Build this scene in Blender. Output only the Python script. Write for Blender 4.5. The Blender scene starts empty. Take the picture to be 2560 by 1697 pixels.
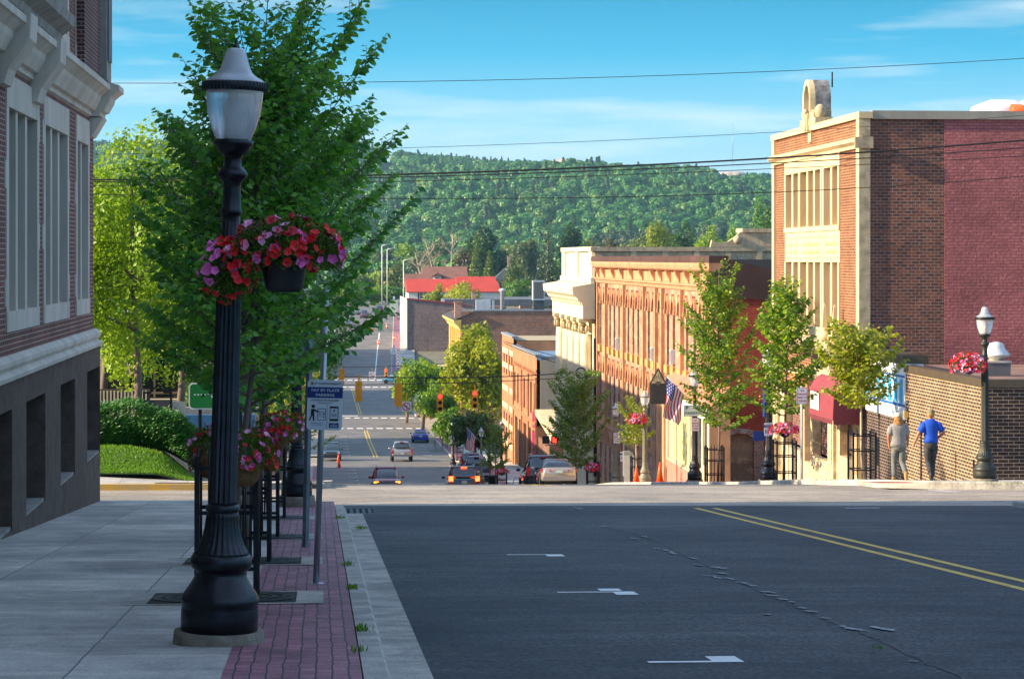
import bpy, bmesh, math, random
import numpy as np
from mathutils import Vector, Matrix
R = math.radians
random.seed(7)
# ---------------------------------------------------------------- camera, world, sun
F = 6000.0                      # focal length in photo pixels (2560 wide)
EYE = 1.65
TH = math.atan(480 / F)         # the camera looks a little right of the street direction
CS, SN = math.cos(TH), math.sin(TH)
scn = bpy.context.scene
cam = bpy.data.objects.new('camera', bpy.data.cameras.new('camera'))
scn.collection.objects.link(cam); scn.camera = cam
cam.location = (0, 0, EYE); cam.rotation_euler = (R(90), 0, -TH)
cam.data.lens = 36 * F / 2560; cam.data.sensor_width = 36
cam.data.shift_y = -203.5 / 2560
cam.data.clip_start = .5; cam.data.clip_end = 9000
SUN_EL, SUN_AZ = 23.0, 4.2      # light travels towards +X and a few degrees down the street
w = bpy.data.worlds.new('World'); scn.world = w; w.use_nodes = True
def nn(t, kind, **kw):
    n = t.nodes.new(kind)
    for k, v in kw.items():
        if k.startswith('i_'):
            k = k[2:]; k = int(k) if k.isdigit() else k
            n.inputs[k].default_value = v
        else: setattr(n, k, v)
    return n
def world():
    t = w.node_tree; L = t.links.new
    bg = t.nodes['Background']
    sky = nn(t, 'ShaderNodeTexSky', sky_type='NISHITA', sun_disc=False)
    sky.sun_elevation = R(SUN_EL); sky.sun_rotation = R(270 - SUN_AZ)
    sky.air_density = 1.0; sky.dust_density = .1; sky.ozone_density = 3.0
    hs = nn(t, 'ShaderNodeHueSaturation'); hs.inputs['Saturation'].default_value = .78
    hs.inputs['Hue'].default_value = .5; hs.inputs['Value'].default_value = 1.0
    L(sky.outputs[0], hs.inputs['Color'])
    tc = nn(t, 'ShaderNodeTexCoord')
    mp = nn(t, 'ShaderNodeMapping'); mp.inputs['Scale'].default_value = (2.2, 2.2, 22); mp.inputs['Rotation'].default_value = (0, R(2), 0)
    L(tc.outputs['Generated'], mp.inputs[0])
    no = nn(t, 'ShaderNodeTexNoise'); no.inputs['Scale'].default_value = 1.9; no.inputs['Detail'].default_value = 7; no.inputs['Roughness'].default_value = .55
    L(mp.outputs[0], no.inputs['Vector'])
    cr = nn(t, 'ShaderNodeMapRange', i_1=.53, i_2=.74, i_3=0.0, i_4=.75)
    L(no.outputs[0], cr.inputs[0])
    # the low band of sky near the horizon: clear evening blue that pales towards the hills
    sz = nn(t, 'ShaderNodeSeparateXYZ'); L(tc.outputs['Generated'], sz.inputs[0])
    rp_ = nn(t, 'ShaderNodeValToRGB'); e_ = rp_.color_ramp.elements
    e_[0].position = 0.0; e_[0].color = (.62, .80, .90, 1); e_[1].position = 1.0; e_[1].color = (.0, .27, .52, 1)
    q = e_.new(.33); q.color = (.28, .68, .90, 1); q = e_.new(.62); q.color = (.05, .48, .78, 1)
    mrz = nn(t, 'ShaderNodeMapRange', i_1=.02, i_2=.125); L(sz.outputs[2], mrz.inputs[0]); L(mrz.outputs[0], rp_.inputs[0])
    sc_ = nn(t, 'ShaderNodeVectorMath', operation='SCALE'); sc_.inputs['Scale'].default_value = SKYV; L(rp_.outputs[0], sc_.inputs[0])
    mw_ = nn(t, 'ShaderNodeMapRange', i_1=.2, i_2=.5, i_3=1.0, i_4=0.0); L(sz.outputs[2], mw_.inputs[0])
    m0 = nn(t, 'ShaderNodeMix', data_type='RGBA'); L(mw_.outputs[0], m0.inputs[0]); L(hs.outputs[0], m0.inputs[6]); L(sc_.outputs[0], m0.inputs[7])
    mx = nn(t, 'ShaderNodeMix', data_type='RGBA')
    L(cr.outputs[0], mx.inputs[0]); L(m0.outputs[2], mx.inputs[6]); mx.inputs[7].default_value = CLOUD
    L(mx.outputs[2], bg.inputs[0]); bg.inputs[1].default_value = SKY
SKY = .15; CLOUD = (2.3, 2.5, 2.6, 1); SKYV = 2.55
world()
sl = bpy.data.lights.new('sun', 'SUN'); sl.energy = 4.2; sl.angle = R(.5); sl.color = (1, .80, .55)
so = bpy.data.objects.new('sun', sl); scn.collection.objects.link(so)
a = R(SUN_AZ); e = R(SUN_EL)
LD = Vector((math.cos(a) * math.cos(e), math.sin(a) * math.cos(e), -math.sin(e)))
so.rotation_euler = LD.to_track_quat('-Z', 'Y').to_euler(); so.location = (-40, 0, 40)
vs = scn.view_settings; vs.view_transform = 'Standard'; vs.look = 'None'; vs.gamma = 1; vs.exposure = 1.58
try: vs.use_curve_mapping = False
except Exception: pass
# ---------------------------------------------------------------- helpers
COL = scn.collection
def G0(d):
    return float(np.interp(d, GY, GZ))
GY = [-120, 0, 60, 66, 77, 91, 110, 122, 143, 156, 187, 214, 240, 276, 333, 416, 454, 500, 600, 640, 1250]
GZ = [7.8, 0, -3.92, -4.45, -5.55, -6.85, -8.65, -9.95, -12.4, -13.6, -15.8, -17.0, -18.4, -19.4, -20.3, -21.1, -21.3, -17.5, -11.35, -11, -11]
def smooth(x): x = max(0, min(1, x)); return x * x * (3 - 2 * x)
def G(X, Y):
    d = CS * Y + SN * max(-6, min(20, X))
    z = G0(d)
    if X < -3 and 57 < d < 116:          # the raised plaza left of the street
        k = smooth((-3 - X) / 1.2) * smooth((d - 57) / 2) * (1 - smooth((d - 112) / 4))
        z = z * (1 - k) + k * (-3.62)
    return z
def SH(d): return max(0, d - 454) * .035  # the far street bends a little to the right
def gp(px, d):                            # column of the photo at a depth -> place on the ground plan
    xc = (px - 1280) / F * d
    return xc * CS + d * SN, -xc * SN + d * CS
def zz(py, d): return EYE - (py - 645) / F * d
def at(px, d, off=0.0):
    x, y = gp(px, d); return (x, y, G(x, y) + off)
def yf(X, d): return (d - SN * X) / CS    # Y of depth d on the line X
def sd(px, X=18.0):                       # depth at which the line X shows at column px
    k = (px - 1280) / F
    # (X CS - Y SN) = k (X SN + Y CS)
    Y = X * (CS - k * SN) / (SN + k * CS)
    return Y
MATS = {}
def nodes(name):
    m = bpy.data.materials.new(name); m.use_nodes = True; t = m.node_tree
    return m, t, t.nodes['Principled BSDF'], t.links.new
def wallco(t, L):
    tc = nn(t, 'ShaderNodeTexCoord'); ge = nn(t, 'ShaderNodeNewGeometry')
    s1 = nn(t, 'ShaderNodeSeparateXYZ'); s2 = nn(t, 'ShaderNodeSeparateXYZ')
    L(tc.outputs['Object'], s1.inputs[0]); L(ge.outputs['Normal'], s2.inputs[0])
    ax = nn(t, 'ShaderNodeMath', operation='ABSOLUTE'); L(s2.outputs[0], ax.inputs[0])
    gt = nn(t, 'ShaderNodeMath', operation='GREATER_THAN', i_1=.7); L(ax.outputs[0], gt.inputs[0])
    mx = nn(t, 'ShaderNodeMix', data_type='FLOAT'); L(gt.outputs[0], mx.inputs[0]); L(s1.outputs[0], mx.inputs[2]); L(s1.outputs[1], mx.inputs[3])
    cb = nn(t, 'ShaderNodeCombineXYZ'); L(mx.outputs[0], cb.inputs[0]); L(s1.outputs[2], cb.inputs[1])
    return cb.outputs[0], tc
def c4(c): return (c[0], c[1], c[2], 1)
def mat(name, col, rough=.7, metal=0, var=.12, vs=3.0, bump=0.0, bs=40.0, spec=.5, col2=None, coat=0, emit=0, streak=0):
    """plain surface with soft colour variation, optional second colour patches and fine bump"""
    if name in MATS: return MATS[name]
    m, t, b, L = nodes(name)
    b.inputs['Roughness'].default_value = rough; b.inputs['Metallic'].default_value = metal
    b.inputs['Specular IOR Level'].default_value = spec
    if coat: b.inputs['Coat Weight'].default_value = coat; b.inputs['Coat Roughness'].default_value = .05
    tc = nn(t, 'ShaderNodeTexCoord')
    if var or col2:
        no = nn(t, 'ShaderNodeTexNoise', i_Scale=vs, i_Detail=6.0, i_Roughness=.6)
        if streak:
            mp = nn(t, 'ShaderNodeMapping'); mp.inputs['Scale'].default_value = (1, 1, streak); L(tc.outputs['Object'], mp.inputs[0]); L(mp.outputs[0], no.inputs['Vector'])
        else: L(tc.outputs['Object'], no.inputs['Vector'])
        mr = nn(t, 'ShaderNodeMapRange', i_1=.3, i_2=.7)
        L(no.outputs[0], mr.inputs[0])
        mx = nn(t, 'ShaderNodeMix', data_type='RGBA'); L(mr.outputs[0], mx.inputs[0])
        d = col2 or tuple(min(1, c * (1 + var)) for c in col)
        a0 = col if col2 else tuple(c * (1 - var) for c in col)
        mx.inputs[6].default_value = c4(a0); mx.inputs[7].default_value = c4(d)
        L(mx.outputs[2], b.inputs['Base Color'])
    else: b.inputs['Base Color'].default_value = c4(col)
    if bump:
        n2 = nn(t, 'ShaderNodeTexNoise', i_Scale=bs, i_Detail=4.0); L(tc.outputs['Object'], n2.inputs['Vector'])
        bp = nn(t, 'ShaderNodeBump', i_Strength=bump, i_Distance=.02); L(n2.outputs[0], bp.inputs['Height']); L(bp.outputs[0], b.inputs['Normal'])
    if emit: b.inputs['Emission Color'].default_value = c4(col); b.inputs['Emission Strength'].default_value = emit
    MATS[name] = m; return m
def brick(name, c1, c2, mortar, bw=.22, bh=.075, ms=.01, rough=.85, bump=.5, patch=None, pscale=.4, offset=.5, relief=0, pt=(.5, .62)):
    if name in MATS: return MATS[name]
    m, t, b, L = nodes(name); b.inputs['Roughness'].default_value = rough
    uv, tc = wallco(t, L)
    br = nn(t, 'ShaderNodeTexBrick', offset=offset, i_Color1=c4(c1), i_Color2=c4(c2), i_Mortar=c4(mortar), i_Scale=1.0)
    br.inputs['Mortar Size'].default_value = ms; br.inputs['Brick Width'].default_value = bw; br.inputs['Row Height'].default_value = bh
    br.inputs['Mortar Smooth'].default_value = .2; br.inputs['Bias'].default_value = 0
    L(uv, br.inputs['Vector'])
    no = nn(t, 'ShaderNodeTexNoise', i_Scale=pscale, i_Detail=6.0, i_Roughness=.65); L(tc.outputs['Object'], no.inputs['Vector'])
    mr = nn(t, 'ShaderNodeMapRange', i_1=.35, i_2=.65, i_3=.72, i_4=1.18); L(no.outputs[0], mr.inputs[0])
    mu = nn(t, 'ShaderNodeMix', data_type='RGBA', blend_type='MULTIPLY', i_0=1.0); L(br.outputs['Color'], mu.inputs[6]); L(mr.outputs[0], mu.inputs[7])
    out = mu.outputs[2]
    if patch:
        n3 = nn(t, 'ShaderNodeTexNoise', i_Scale=pscale * 6, i_Detail=8.0, i_Roughness=.7); L(tc.outputs['Object'], n3.inputs['Vector'])
        m3 = nn(t, 'ShaderNodeMapRange', i_1=pt[0], i_2=pt[1], i_3=0.0, i_4=.8); L(n3.outputs[0], m3.inputs[0])
        mx = nn(t, 'ShaderNodeMix', data_type='RGBA'); L(m3.outputs[0], mx.inputs[0]); L(out, mx.inputs[6]); mx.inputs[7].default_value = c4(patch); out = mx.outputs[2]
    L(out, b.inputs['Base Color'])
    bp = nn(t, 'ShaderNodeBump', i_Strength=bump, i_Distance=.02, invert=True); L(br.outputs['Fac'], bp.inputs['Height'])
    if relief:
        n4 = nn(t, 'ShaderNodeTexNoise', i_Scale=7.0, i_Detail=5.0, i_Roughness=.7); L(tc.outputs['Object'], n4.inputs['Vector'])
        b4 = nn(t, 'ShaderNodeBump', i_Strength=relief, i_Distance=.05); L(n4.outputs[0], b4.inputs['Height']); L(bp.outputs[0], b4.inputs['Normal']); L(b4.outputs[0], b.inputs['Normal'])
    else: L(bp.outputs[0], b.inputs['Normal'])
    MATS[name] = m; return m
def leafmat(name, c1, c2, trans=.35, rough=.45, spec=.4):
    if name in MATS: return MATS[name]
    m, t, b, L = nodes(name); b.inputs['Roughness'].default_value = rough; b.inputs['Specular IOR Level'].default_value = spec
    at_ = nn(t, 'ShaderNodeAttribute', attribute_name='tint')
    oi = nn(t, 'ShaderNodeObjectInfo')
    ad = nn(t, 'ShaderNodeMath', operation='MULTIPLY_ADD', i_1=.5, i_2=-.25); L(oi.outputs['Random'], ad.inputs[0])
    sm = nn(t, 'ShaderNodeMath', operation='ADD', use_clamp=True); L(at_.outputs['Fac'], sm.inputs[0]); L(ad.outputs[0], sm.inputs[1])
    mx = nn(t, 'ShaderNodeMix', data_type='RGBA'); L(sm.outputs[0], mx.inputs[0]); mx.inputs[6].default_value = c4(c1); mx.inputs[7].default_value = c4(c2)
    L(mx.outputs[2], b.inputs['Base Color'])
    tr = nn(t, 'ShaderNodeBsdfTranslucent')
    br = nn(t, 'ShaderNodeMix', data_type='RGBA', blend_type='MULTIPLY', i_0=1.0); L(mx.outputs[2], br.inputs[6]); br.inputs[7].default_value = (1.5, 1.5, .7, 1); L(br.outputs[2], tr.inputs[0])
    ms = nn(t, 'ShaderNodeMixShader', i_0=trans); L(b.outputs[0], ms.inputs[1]); L(tr.outputs[0], ms.inputs[2])
    L(ms.outputs[0], t.nodes['Material Output'].inputs[0]); MATS[name] = m; return m
def glassy(name, col, rough=.08, spec=1.0):
    return mat(name, col, rough=rough, var=.25, vs=.7, spec=spec, coat=.6)

class MB:
    """collects shapes into one mesh; every shape takes a material"""
    def __init__(s): s.v = []; s.f = []; s.mi = []; s.m = []; s.sm = []
    def mat(s, m):
        if m not in s.m: s.m.append(m)
        return s.m.index(m)
    def add(s, vs, fs, m, smooth=False):
        o = len(s.v); k = s.mat(m); s.v.extend([tuple(v) for v in vs])
        for f in fs: s.f.append(tuple(i + o for i in f)); s.mi.append(k); s.sm.append(smooth)
        return s
    def box(s, x0, y0, z0, x1, y1, z1, m, tx=0, ty=0):
        if x0 > x1: x0, x1 = x1, x0
        if y0 > y1: y0, y1 = y1, y0
        if z0 > z1: z0, z1 = z1, z0
        v = [(x0, y0, z0), (x1, y0, z0), (x1, y1, z0), (x0, y1, z0), (x0 + tx, y0 + ty, z1), (x1 - tx, y0 + ty, z1), (x1 - tx, y1 - ty, z1), (x0 + tx, y1 - ty, z1)]
        return s.add(v, [(0, 3, 2, 1), (4, 5, 6, 7), (0, 1, 5, 4), (1, 2, 6, 5), (2, 3, 7, 6), (3, 0, 4, 7)], m)
    def quad(s, a, b, c, d, m): return s.add([a, b, c, d], [(0, 1, 2, 3)], m)
    def tube(s, pts, rad, m, n=8, smooth=True, caps=True):
        pts = [Vector(p) for p in pts]; rs = rad if hasattr(rad, '__len__') else [rad] * len(pts)
        vs = []; up = Vector((0, 0, 1))
        d0 = (pts[1] - pts[0]).normalized(); u = d0.cross(up if abs(d0.z) < .9 else Vector((1, 0, 0))).normalized()
        for i, p in enumerate(pts):
            d = (pts[min(i + 1, len(pts) - 1)] - pts[max(i - 1, 0)]).normalized()
            u = (u - d * u.dot(d)).normalized(); q = d.cross(u)
            for k in range(n):
                a = 2 * math.pi * k / n; vs.append(p + (u * math.cos(a) + q * math.sin(a)) * rs[i])
        fs = [(i * n + k, i * n + (k + 1) % n, (i + 1) * n + (k + 1) % n, (i + 1) * n + k) for i in range(len(pts) - 1) for k in range(n)]
        if caps: fs += [tuple(range(n - 1, -1, -1)), tuple(range((len(pts) - 1) * n, len(pts) * n))]
        return s.add(vs, fs, m, smooth)
    def lathe(s, prof, m, n=24, c=(0, 0, 0), flute=None, smooth=True, caps=True):
        vs = []
        for (r, z) in prof:
            for k in range(n):
                a = 2 * math.pi * k / n; rr = r
                if flute and flute[0] <= z <= flute[1]: rr = r * (1 - flute[3] * (.5 + .5 * math.cos(a * flute[2])))
                vs.append((c[0] + rr * math.cos(a), c[1] + rr * math.sin(a), c[2] + z))
        q = len(prof)
        fs = [(i * n + k, i * n + (k + 1) % n, (i + 1) * n + (k + 1) % n, (i + 1) * n + k) for i in range(q - 1) for k in range(n)]
        if caps: fs += [tuple(range(n - 1, -1, -1)), tuple(range((q - 1) * n, q * n))]
        return s.add(vs, fs, m, smooth)
    def prism(s, poly, m, fn, t0, t1):
        """poly of (u, v) extruded from t0 to t1; fn(u, v, t) gives the point"""
        n = len(poly); vs = [fn(u, v, t0) for u, v in poly] + [fn(u, v, t1) for u, v in poly]
        return s.add(vs, [tuple(range(n - 1, -1, -1)), tuple(range(n, 2 * n))] + [(i, (i + 1) % n, n + (i + 1) % n, n + i) for i in range(n)], m)
    def ell(s, c, r, m, n=14, k=9, lump=0, seed=0):
        rg = random.Random(seed); vs = []
        for i in range(k + 1):
            p = math.pi * i / k
            for j in range(n):
                a = 2 * math.pi * j / n; q = 1 + (rg.uniform(-lump, lump) if 0 < i < k else 0)
                vs.append((c[0] + q * r[0] * math.sin(p) * math.cos(a), c[1] + q * r[1] * math.sin(p) * math.sin(a), c[2] + q * r[2] * math.cos(p)))
        fs = [(i * n + j, (i + 1) * n + j, (i + 1) * n + (j + 1) % n, i * n + (j + 1) % n) for i in range(k) for j in range(n)]
        return s.add(vs, fs, m, True)
    def text(s, body, size, pos, m, align='CENTER', th=.0, xs=1.0, bold=0.0, ax='xz', fit=None):
        cu = bpy.data.curves.new('t', 'FONT'); cu.body = body; cu.size = size; cu.align_x = align; cu.align_y = 'CENTER'
        cu.extrude = max(th, .0005); cu.offset = bold * size; cu.resolution_u = 2; cu.space_line = .9
        ob = bpy.data.objects.new('t', cu); COL.objects.link(ob)
        dg = bpy.context.evaluated_depsgraph_get(); me = bpy.data.meshes.new_from_object(ob.evaluated_get(dg))
        if fit:
            xsv = [v.co.x for v in me.vertices]; wd = max(xsv) - min(xsv); xs = fit / wd if wd else 1
        vs = []
        for v in me.vertices:
            x, y, z = v.co.x * xs, v.co.y, v.co.z
            vs.append((pos[0] + x, pos[1] - z, pos[2] + y) if ax == 'xz' else ((pos[0] - z, pos[1] - x, pos[2] + y) if ax == 'yz' else (pos[0] + x, pos[1] + y, pos[2] + z)))
        s.add(vs, [tuple(p.vertices) for p in me.polygons], m)
        bpy.data.objects.remove(ob); bpy.data.curves.remove(cu); bpy.data.meshes.remove(me); return s
    def mesh(s, name):
        me = bpy.data.meshes.new(name); me.from_pydata(s.v, [], s.f)
        for m in s.m: me.materials.append(m)
        me.polygons.foreach_set('material_index', s.mi); me.polygons.foreach_set('use_smooth', s.sm)
        me.update(); return me
    def build(s, name, parent=None, label=None, fixn=True):
        me = s.mesh(name)
        if fixn:
            bm = bmesh.new(); bm.from_mesh(me); bmesh.ops.recalc_face_normals(bm, faces=bm.faces); bm.to_mesh(me); bm.free()
        return link(name, me, parent, label)
def each(name, parent, items, m=None, label=None):
    """one part per item: every item is a function that draws into a fresh MB"""
    out = []
    for it in items:
        mb = MB(); it(mb); out.append(mb.build(name, parent, label))
    return out
def link(name, me, parent=None, label=None):
    o = bpy.data.objects.new(name, me); COL.objects.link(o)
    if parent: o.parent = parent
    if label: o['label'] = label
    return o
def tag(o, label, cat, group=None):
    o['label'] = label; o['category'] = cat
    if group: o['group'] = group
    return o
def struct(o, kind='structure'): o['kind'] = kind; return o
def thing(name, label, cat, loc=(0, 0, 0), rot=0, group=None):
    o = bpy.data.objects.new(name, None); COL.objects.link(o); o.empty_display_size = .2
    o.location = loc; o.rotation_euler = (0, 0, rot); return tag(o, label, cat, group)
def kids(o): return KID.get(o.name, [])
def dup(root, loc, rot=None, label=None, group=None, sc=None):
    def cp(o, par):
        c = o.copy(); COL.objects.link(c); c.parent = par
        for ch in [k for k in bpy.data.objects if k.parent == o]: cp(ch, c)
        return c
    r = cp(root, None); r.location = loc
    if rot is not None: r.rotation_euler = (0, 0, rot)
    if label: r['label'] = label
    if group: r['group'] = group
    if sc: r.scale = (sc, sc, sc) if not hasattr(sc, '__len__') else sc
    return r
def arr_mesh(name, V, Fq, m, tint=None, smooth=False):
    """mesh from numpy arrays of verts and quads"""
    me = bpy.data.meshes.new(name); n = len(V); k = len(Fq)
    me.vertices.add(n); me.vertices.foreach_set('co', V.astype(np.float32).ravel())
    me.loops.add(k * 4); me.loops.foreach_set('vertex_index', Fq.astype(np.int32).ravel())
    me.polygons.add(k); me.polygons.foreach_set('loop_start', np.arange(0, k * 4, 4, dtype=np.int32))
    me.update(calc_edges=True)
    if tint is not None:
        at_ = me.attributes.new('tint', 'FLOAT', 'POINT'); at_.data.foreach_set('value', tint.astype(np.float32))
    for q in (m if isinstance(m, (list, tuple)) else [m]): me.materials.append(q)
    return me
LT = np.array([(0, 0, 0), (.35, -.5, .12), (.72, -.36, .08), (1, 0, -.05), (.72, .36, .08), (.35, .5, .12)], float)
def leaves(P, D, N, L, W, tint, mt, name='foliage'):
    """P base points, D leaf axes, N leaf normals, L lengths, W widths"""
    D = D / np.linalg.norm(D, axis=1, keepdims=True)
    S = np.cross(N, D); S /= (np.linalg.norm(S, axis=1, keepdims=True) + 1e-9); U = np.cross(D, S)
    n = len(P)
    V = P[:, None, :] + LT[None, :, 0:1] * (D * L[:, None])[:, None, :] + LT[None, :, 1:2] * (S * W[:, None])[:, None, :] + LT[None, :, 2:3] * (U * W[:, None])[:, None, :]
    V = V.reshape(-1, 3); b = np.arange(n)[:, None] * 6
    Fq = np.concatenate([b + np.array([[0, 1, 2, 3]]), b + np.array([[0, 3, 4, 5]])], 1).reshape(-1, 4)
    return arr_mesh(name, V, Fq, mt, np.repeat(tint, 6))
# ---------------------------------------------------------------- ground, roads, pavements
def groundmat(name, c1, c2, scale, speck=.25, sscale=90, rough=.85, joints=None, jcol=(.05, .05, .05), jw=.012, bump=.25, streaks=0, spec=.4, tar=0):
    m, t, b, L = nodes(name); b.inputs['Roughness'].default_value = rough; b.inputs['Specular IOR Level'].default_value = spec
    tc = nn(t, 'ShaderNodeTexCoord')
    no = nn(t, 'ShaderNodeTexNoise', i_Scale=scale, i_Detail=8.0, i_Roughness=.6); L(tc.outputs['Object'], no.inputs['Vector'])
    mr = nn(t, 'ShaderNodeMapRange', i_1=.32, i_2=.68); L(no.outputs[0], mr.inputs[0])
    mx = nn(t, 'ShaderNodeMix', data_type='RGBA'); L(mr.outputs[0], mx.inputs[0]); mx.inputs[6].default_value = c4(c1); mx.inputs[7].default_value = c4(c2)
    n2 = nn(t, 'ShaderNodeTexNoise', i_Scale=float(sscale), i_Detail=2.0, i_Roughness=.7); L(tc.outputs['Object'], n2.inputs['Vector'])
    m2 = nn(t, 'ShaderNodeMapRange', i_1=.35, i_2=.68, i_3=1 - speck, i_4=1 + speck * 2.0); L(n2.outputs[0], m2.inputs[0])
    mu = nn(t, 'ShaderNodeMix', data_type='RGBA', blend_type='MULTIPLY', i_0=1.0); L(mx.outputs[2], mu.inputs[6]); L(m2.outputs[0], mu.inputs[7])
    n7 = nn(t, 'ShaderNodeTexNoise', i_Scale=.9, i_Detail=5.0, i_Roughness=.75, i_Distortion=1.2); L(tc.outputs['Object'], n7.inputs['Vector'])
    m7 = nn(t, 'ShaderNodeMapRange', i_1=.36, i_2=.6, i_3=.74, i_4=1.1); L(n7.outputs[0], m7.inputs[0])
    mu7 = nn(t, 'ShaderNodeMix', data_type='RGBA', blend_type='MULTIPLY', i_0=1.0); L(mu.outputs[2], mu7.inputs[6]); L(m7.outputs[0], mu7.inputs[7])
    out = mu7.outputs[2]
    if streaks:
        mp = nn(t, 'ShaderNodeMapping'); mp.inputs['Scale'].default_value = (.12, 3.2, .1); L(tc.outputs['Object'], mp.inputs[0])
        n3 = nn(t, 'ShaderNodeTexNoise', i_Scale=1.0, i_Detail=6.0, i_Roughness=.7); L(mp.outputs[0], n3.inputs['Vector'])
        m3 = nn(t, 'ShaderNodeMapRange', i_1=.3, i_2=.7, i_3=1 - streaks, i_4=1 + streaks); L(n3.outputs[0], m3.inputs[0])
        m4 = nn(t, 'ShaderNodeMix', data_type='RGBA', blend_type='MULTIPLY', i_0=1.0); L(out, m4.inputs[6]); L(m3.outputs[0], m4.inputs[7]); out = m4.outputs[2]
    if joints:
        br = nn(t, 'ShaderNodeTexBrick', offset=joints[2]); br.inputs['Scale'].default_value = 1
        br.inputs['Brick Width'].default_value = joints[0]; br.inputs['Row Height'].default_value = joints[1]; br.inputs['Mortar Size'].default_value = jw; br.inputs['Mortar Smooth'].default_value = .3
        br.inputs['Color1'].default_value = (.78, .78, .8, 1); br.inputs['Color2'].default_value = (1.22, 1.18, 1.2, 1) if joints[2] else (1.04, 1.04, 1.04, 1); br.inputs['Mortar'].default_value = (1, 1, 1, 1)
        sp = nn(t, 'ShaderNodeSeparateXYZ'); cb = nn(t, 'ShaderNodeCombineXYZ'); nd = nn(t, 'ShaderNodeTexNoise', i_Scale=2.3, i_Detail=3.0); L(tc.outputs['Object'], nd.inputs['Vector']); va = nn(t, 'ShaderNodeVectorMath', operation='MULTIPLY_ADD'); L(nd.outputs[1], va.inputs[0]); va.inputs[1].default_value = (.05, .05, 0) if joints[2] else (.02, .02, 0); L(tc.outputs['Object'], va.inputs[2]); L(va.outputs[0], sp.inputs[0]); L(sp.outputs[1], cb.inputs[0]); L(sp.outputs[0], cb.inputs[1])
        L(cb.outputs[0], br.inputs['Vector'])
        m5 = nn(t, 'ShaderNodeMix', data_type='RGBA', blend_type='MULTIPLY', i_0=1.0); L(out, m5.inputs[6]); L(br.outputs['Color'], m5.inputs[7])
        m6 = nn(t, 'ShaderNodeMix', data_type='RGBA'); L(br.outputs['Fac'], m6.inputs[0]); L(m5.outputs[2], m6.inputs[6]); m6.inputs[7].default_value = c4(jcol); out = m6.outputs[2]
    L(out, b.inputs['Base Color'])
    bp = nn(t, 'ShaderNodeBump', i_Strength=bump, i_Distance=.01); L(n2.outputs[0], bp.inputs['Height'])
    if joints:
        b2 = nn(t, 'ShaderNodeBump', i_Strength=.6, i_Distance=.01, invert=True); L(br.outputs['Fac'], b2.inputs['Height']); L(bp.outputs[0], b2.inputs['Normal']); L(b2.outputs[0], b.inputs['Normal'])
    else: L(bp.outputs[0], b.inputs['Normal'])
    MATS[name] = m; return m
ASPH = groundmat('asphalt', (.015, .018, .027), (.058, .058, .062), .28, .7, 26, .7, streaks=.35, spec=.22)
ASPH3 = groundmat('street_asphalt', (.09, .085, .08), (.17, .155, .14), .3, .4, 28, .65, streaks=.3)
ASPH2 = groundmat('sunlit_asphalt', (.20, .175, .145), (.32, .275, .22), .35, .4, 28, .65, streaks=.22)  # paler asphalt for the crossings: the sunlight on them is put into the colour
CONC = groundmat('concrete', (.34, .325, .30), (.60, .56, .49), .55, .16, 40, .85, joints=(1.52, 1.6, 0), jcol=(.17, .16, .15), jw=.008, streaks=.16)
KERB = groundmat('kerb_concrete', (.26, .245, .22), (.46, .43, .38), 2.2, .2, 50, .85, streaks=.1)
PAVE = groundmat('brick_pavers', (.20, .075, .10), (.36, .15, .18), 3.5, .25, 60, .6, joints=(.21, .105, .5), jcol=(.05, .035, .042), jw=.007, bump=.3)
SOIL = groundmat('bare_ground', (.10, .10, .07), (.2, .18, .13), .05, .2, 3)
LAWN = groundmat('lawn_soil', (.035, .07, .012), (.06, .12, .02), .6, .3, 20)
YEL = mat('yellow_paint', (.62, .40, .04), .6, var=.22, vs=5, bump=.1)
WHT = mat('white_paint', (.75, .75, .73), .6, var=.15, vs=6)
YKERB = mat('yellow_kerb', (.62, .36, .03), .8, var=.35, vs=2.5, col2=(.36, .3, .2))
def strip(xa, xb, d0, d1, off, m, mb=None, name=None, step=2.0, nx=1, kind='structure', smoothf=True):
    """sheet that follows the ground between two lines (numbers or functions of depth), d = depth along the view"""
    fa = xa if callable(xa) else (lambda d: xa); fb = xb if callable(xb) else (lambda d: xb)
    n = max(1, int(round((d1 - d0) / step))); own = mb is None
    if own: mb = MB()
    vs = []
    for i in range(n + 1):
        d = d0 + (d1 - d0) * i / n
        for j in range(nx + 1):
            X = fa(d) + (fb(d) - fa(d)) * j / nx; Y = yf(X, d); vs.append((X, Y, G(X, Y) + off))
    w_ = nx + 1
    mb.add(vs, [(i * w_ + j, i * w_ + j + 1, (i + 1) * w_ + j + 1, (i + 1) * w_ + j) for i in range(n) for j in range(nx)], m, smoothf)
    if own: return struct(mb.build(name), kind)
    return mb
# one wide sheet of earth under everything, out to the foot of the hills
def terrain():
    ds = [-140, -60, -20, 0, 10, 20, 30, 40, 50, 56, 58, 60, 62, 64, 66, 70, 74, 77, 80, 85, 91, 100, 110, 122, 143, 156, 187, 214, 240, 276, 333, 416, 454, 480, 500, 550, 600, 640, 800, 1000, 1300]
    xs = [-2500, -900, -300, -120, -60, -30, -12, -6, -4.2, -3, 0, 7, 14, 20, 30, 60, 120, 300, 900, 2500]
    mb = MB(); vs = []
    for d in ds:
        for X in xs:
            Y = (d - SN * max(-6, min(20, X))) / CS; vs.append((X, Y, G(X, Y) - .3))
    n = len(xs); mb.add(vs, [(i * n + j, i * n + j + 1, (i + 1) * n + j + 1, (i + 1) * n + j) for i in range(len(ds) - 1) for j in range(n - 1)], SOIL, True)
    struct(mb.build('ground'))
terrain()
SL = lambda d: .45 + SH(d); SR = lambda d: 13.3 + SH(d)
RD = -.12
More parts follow.
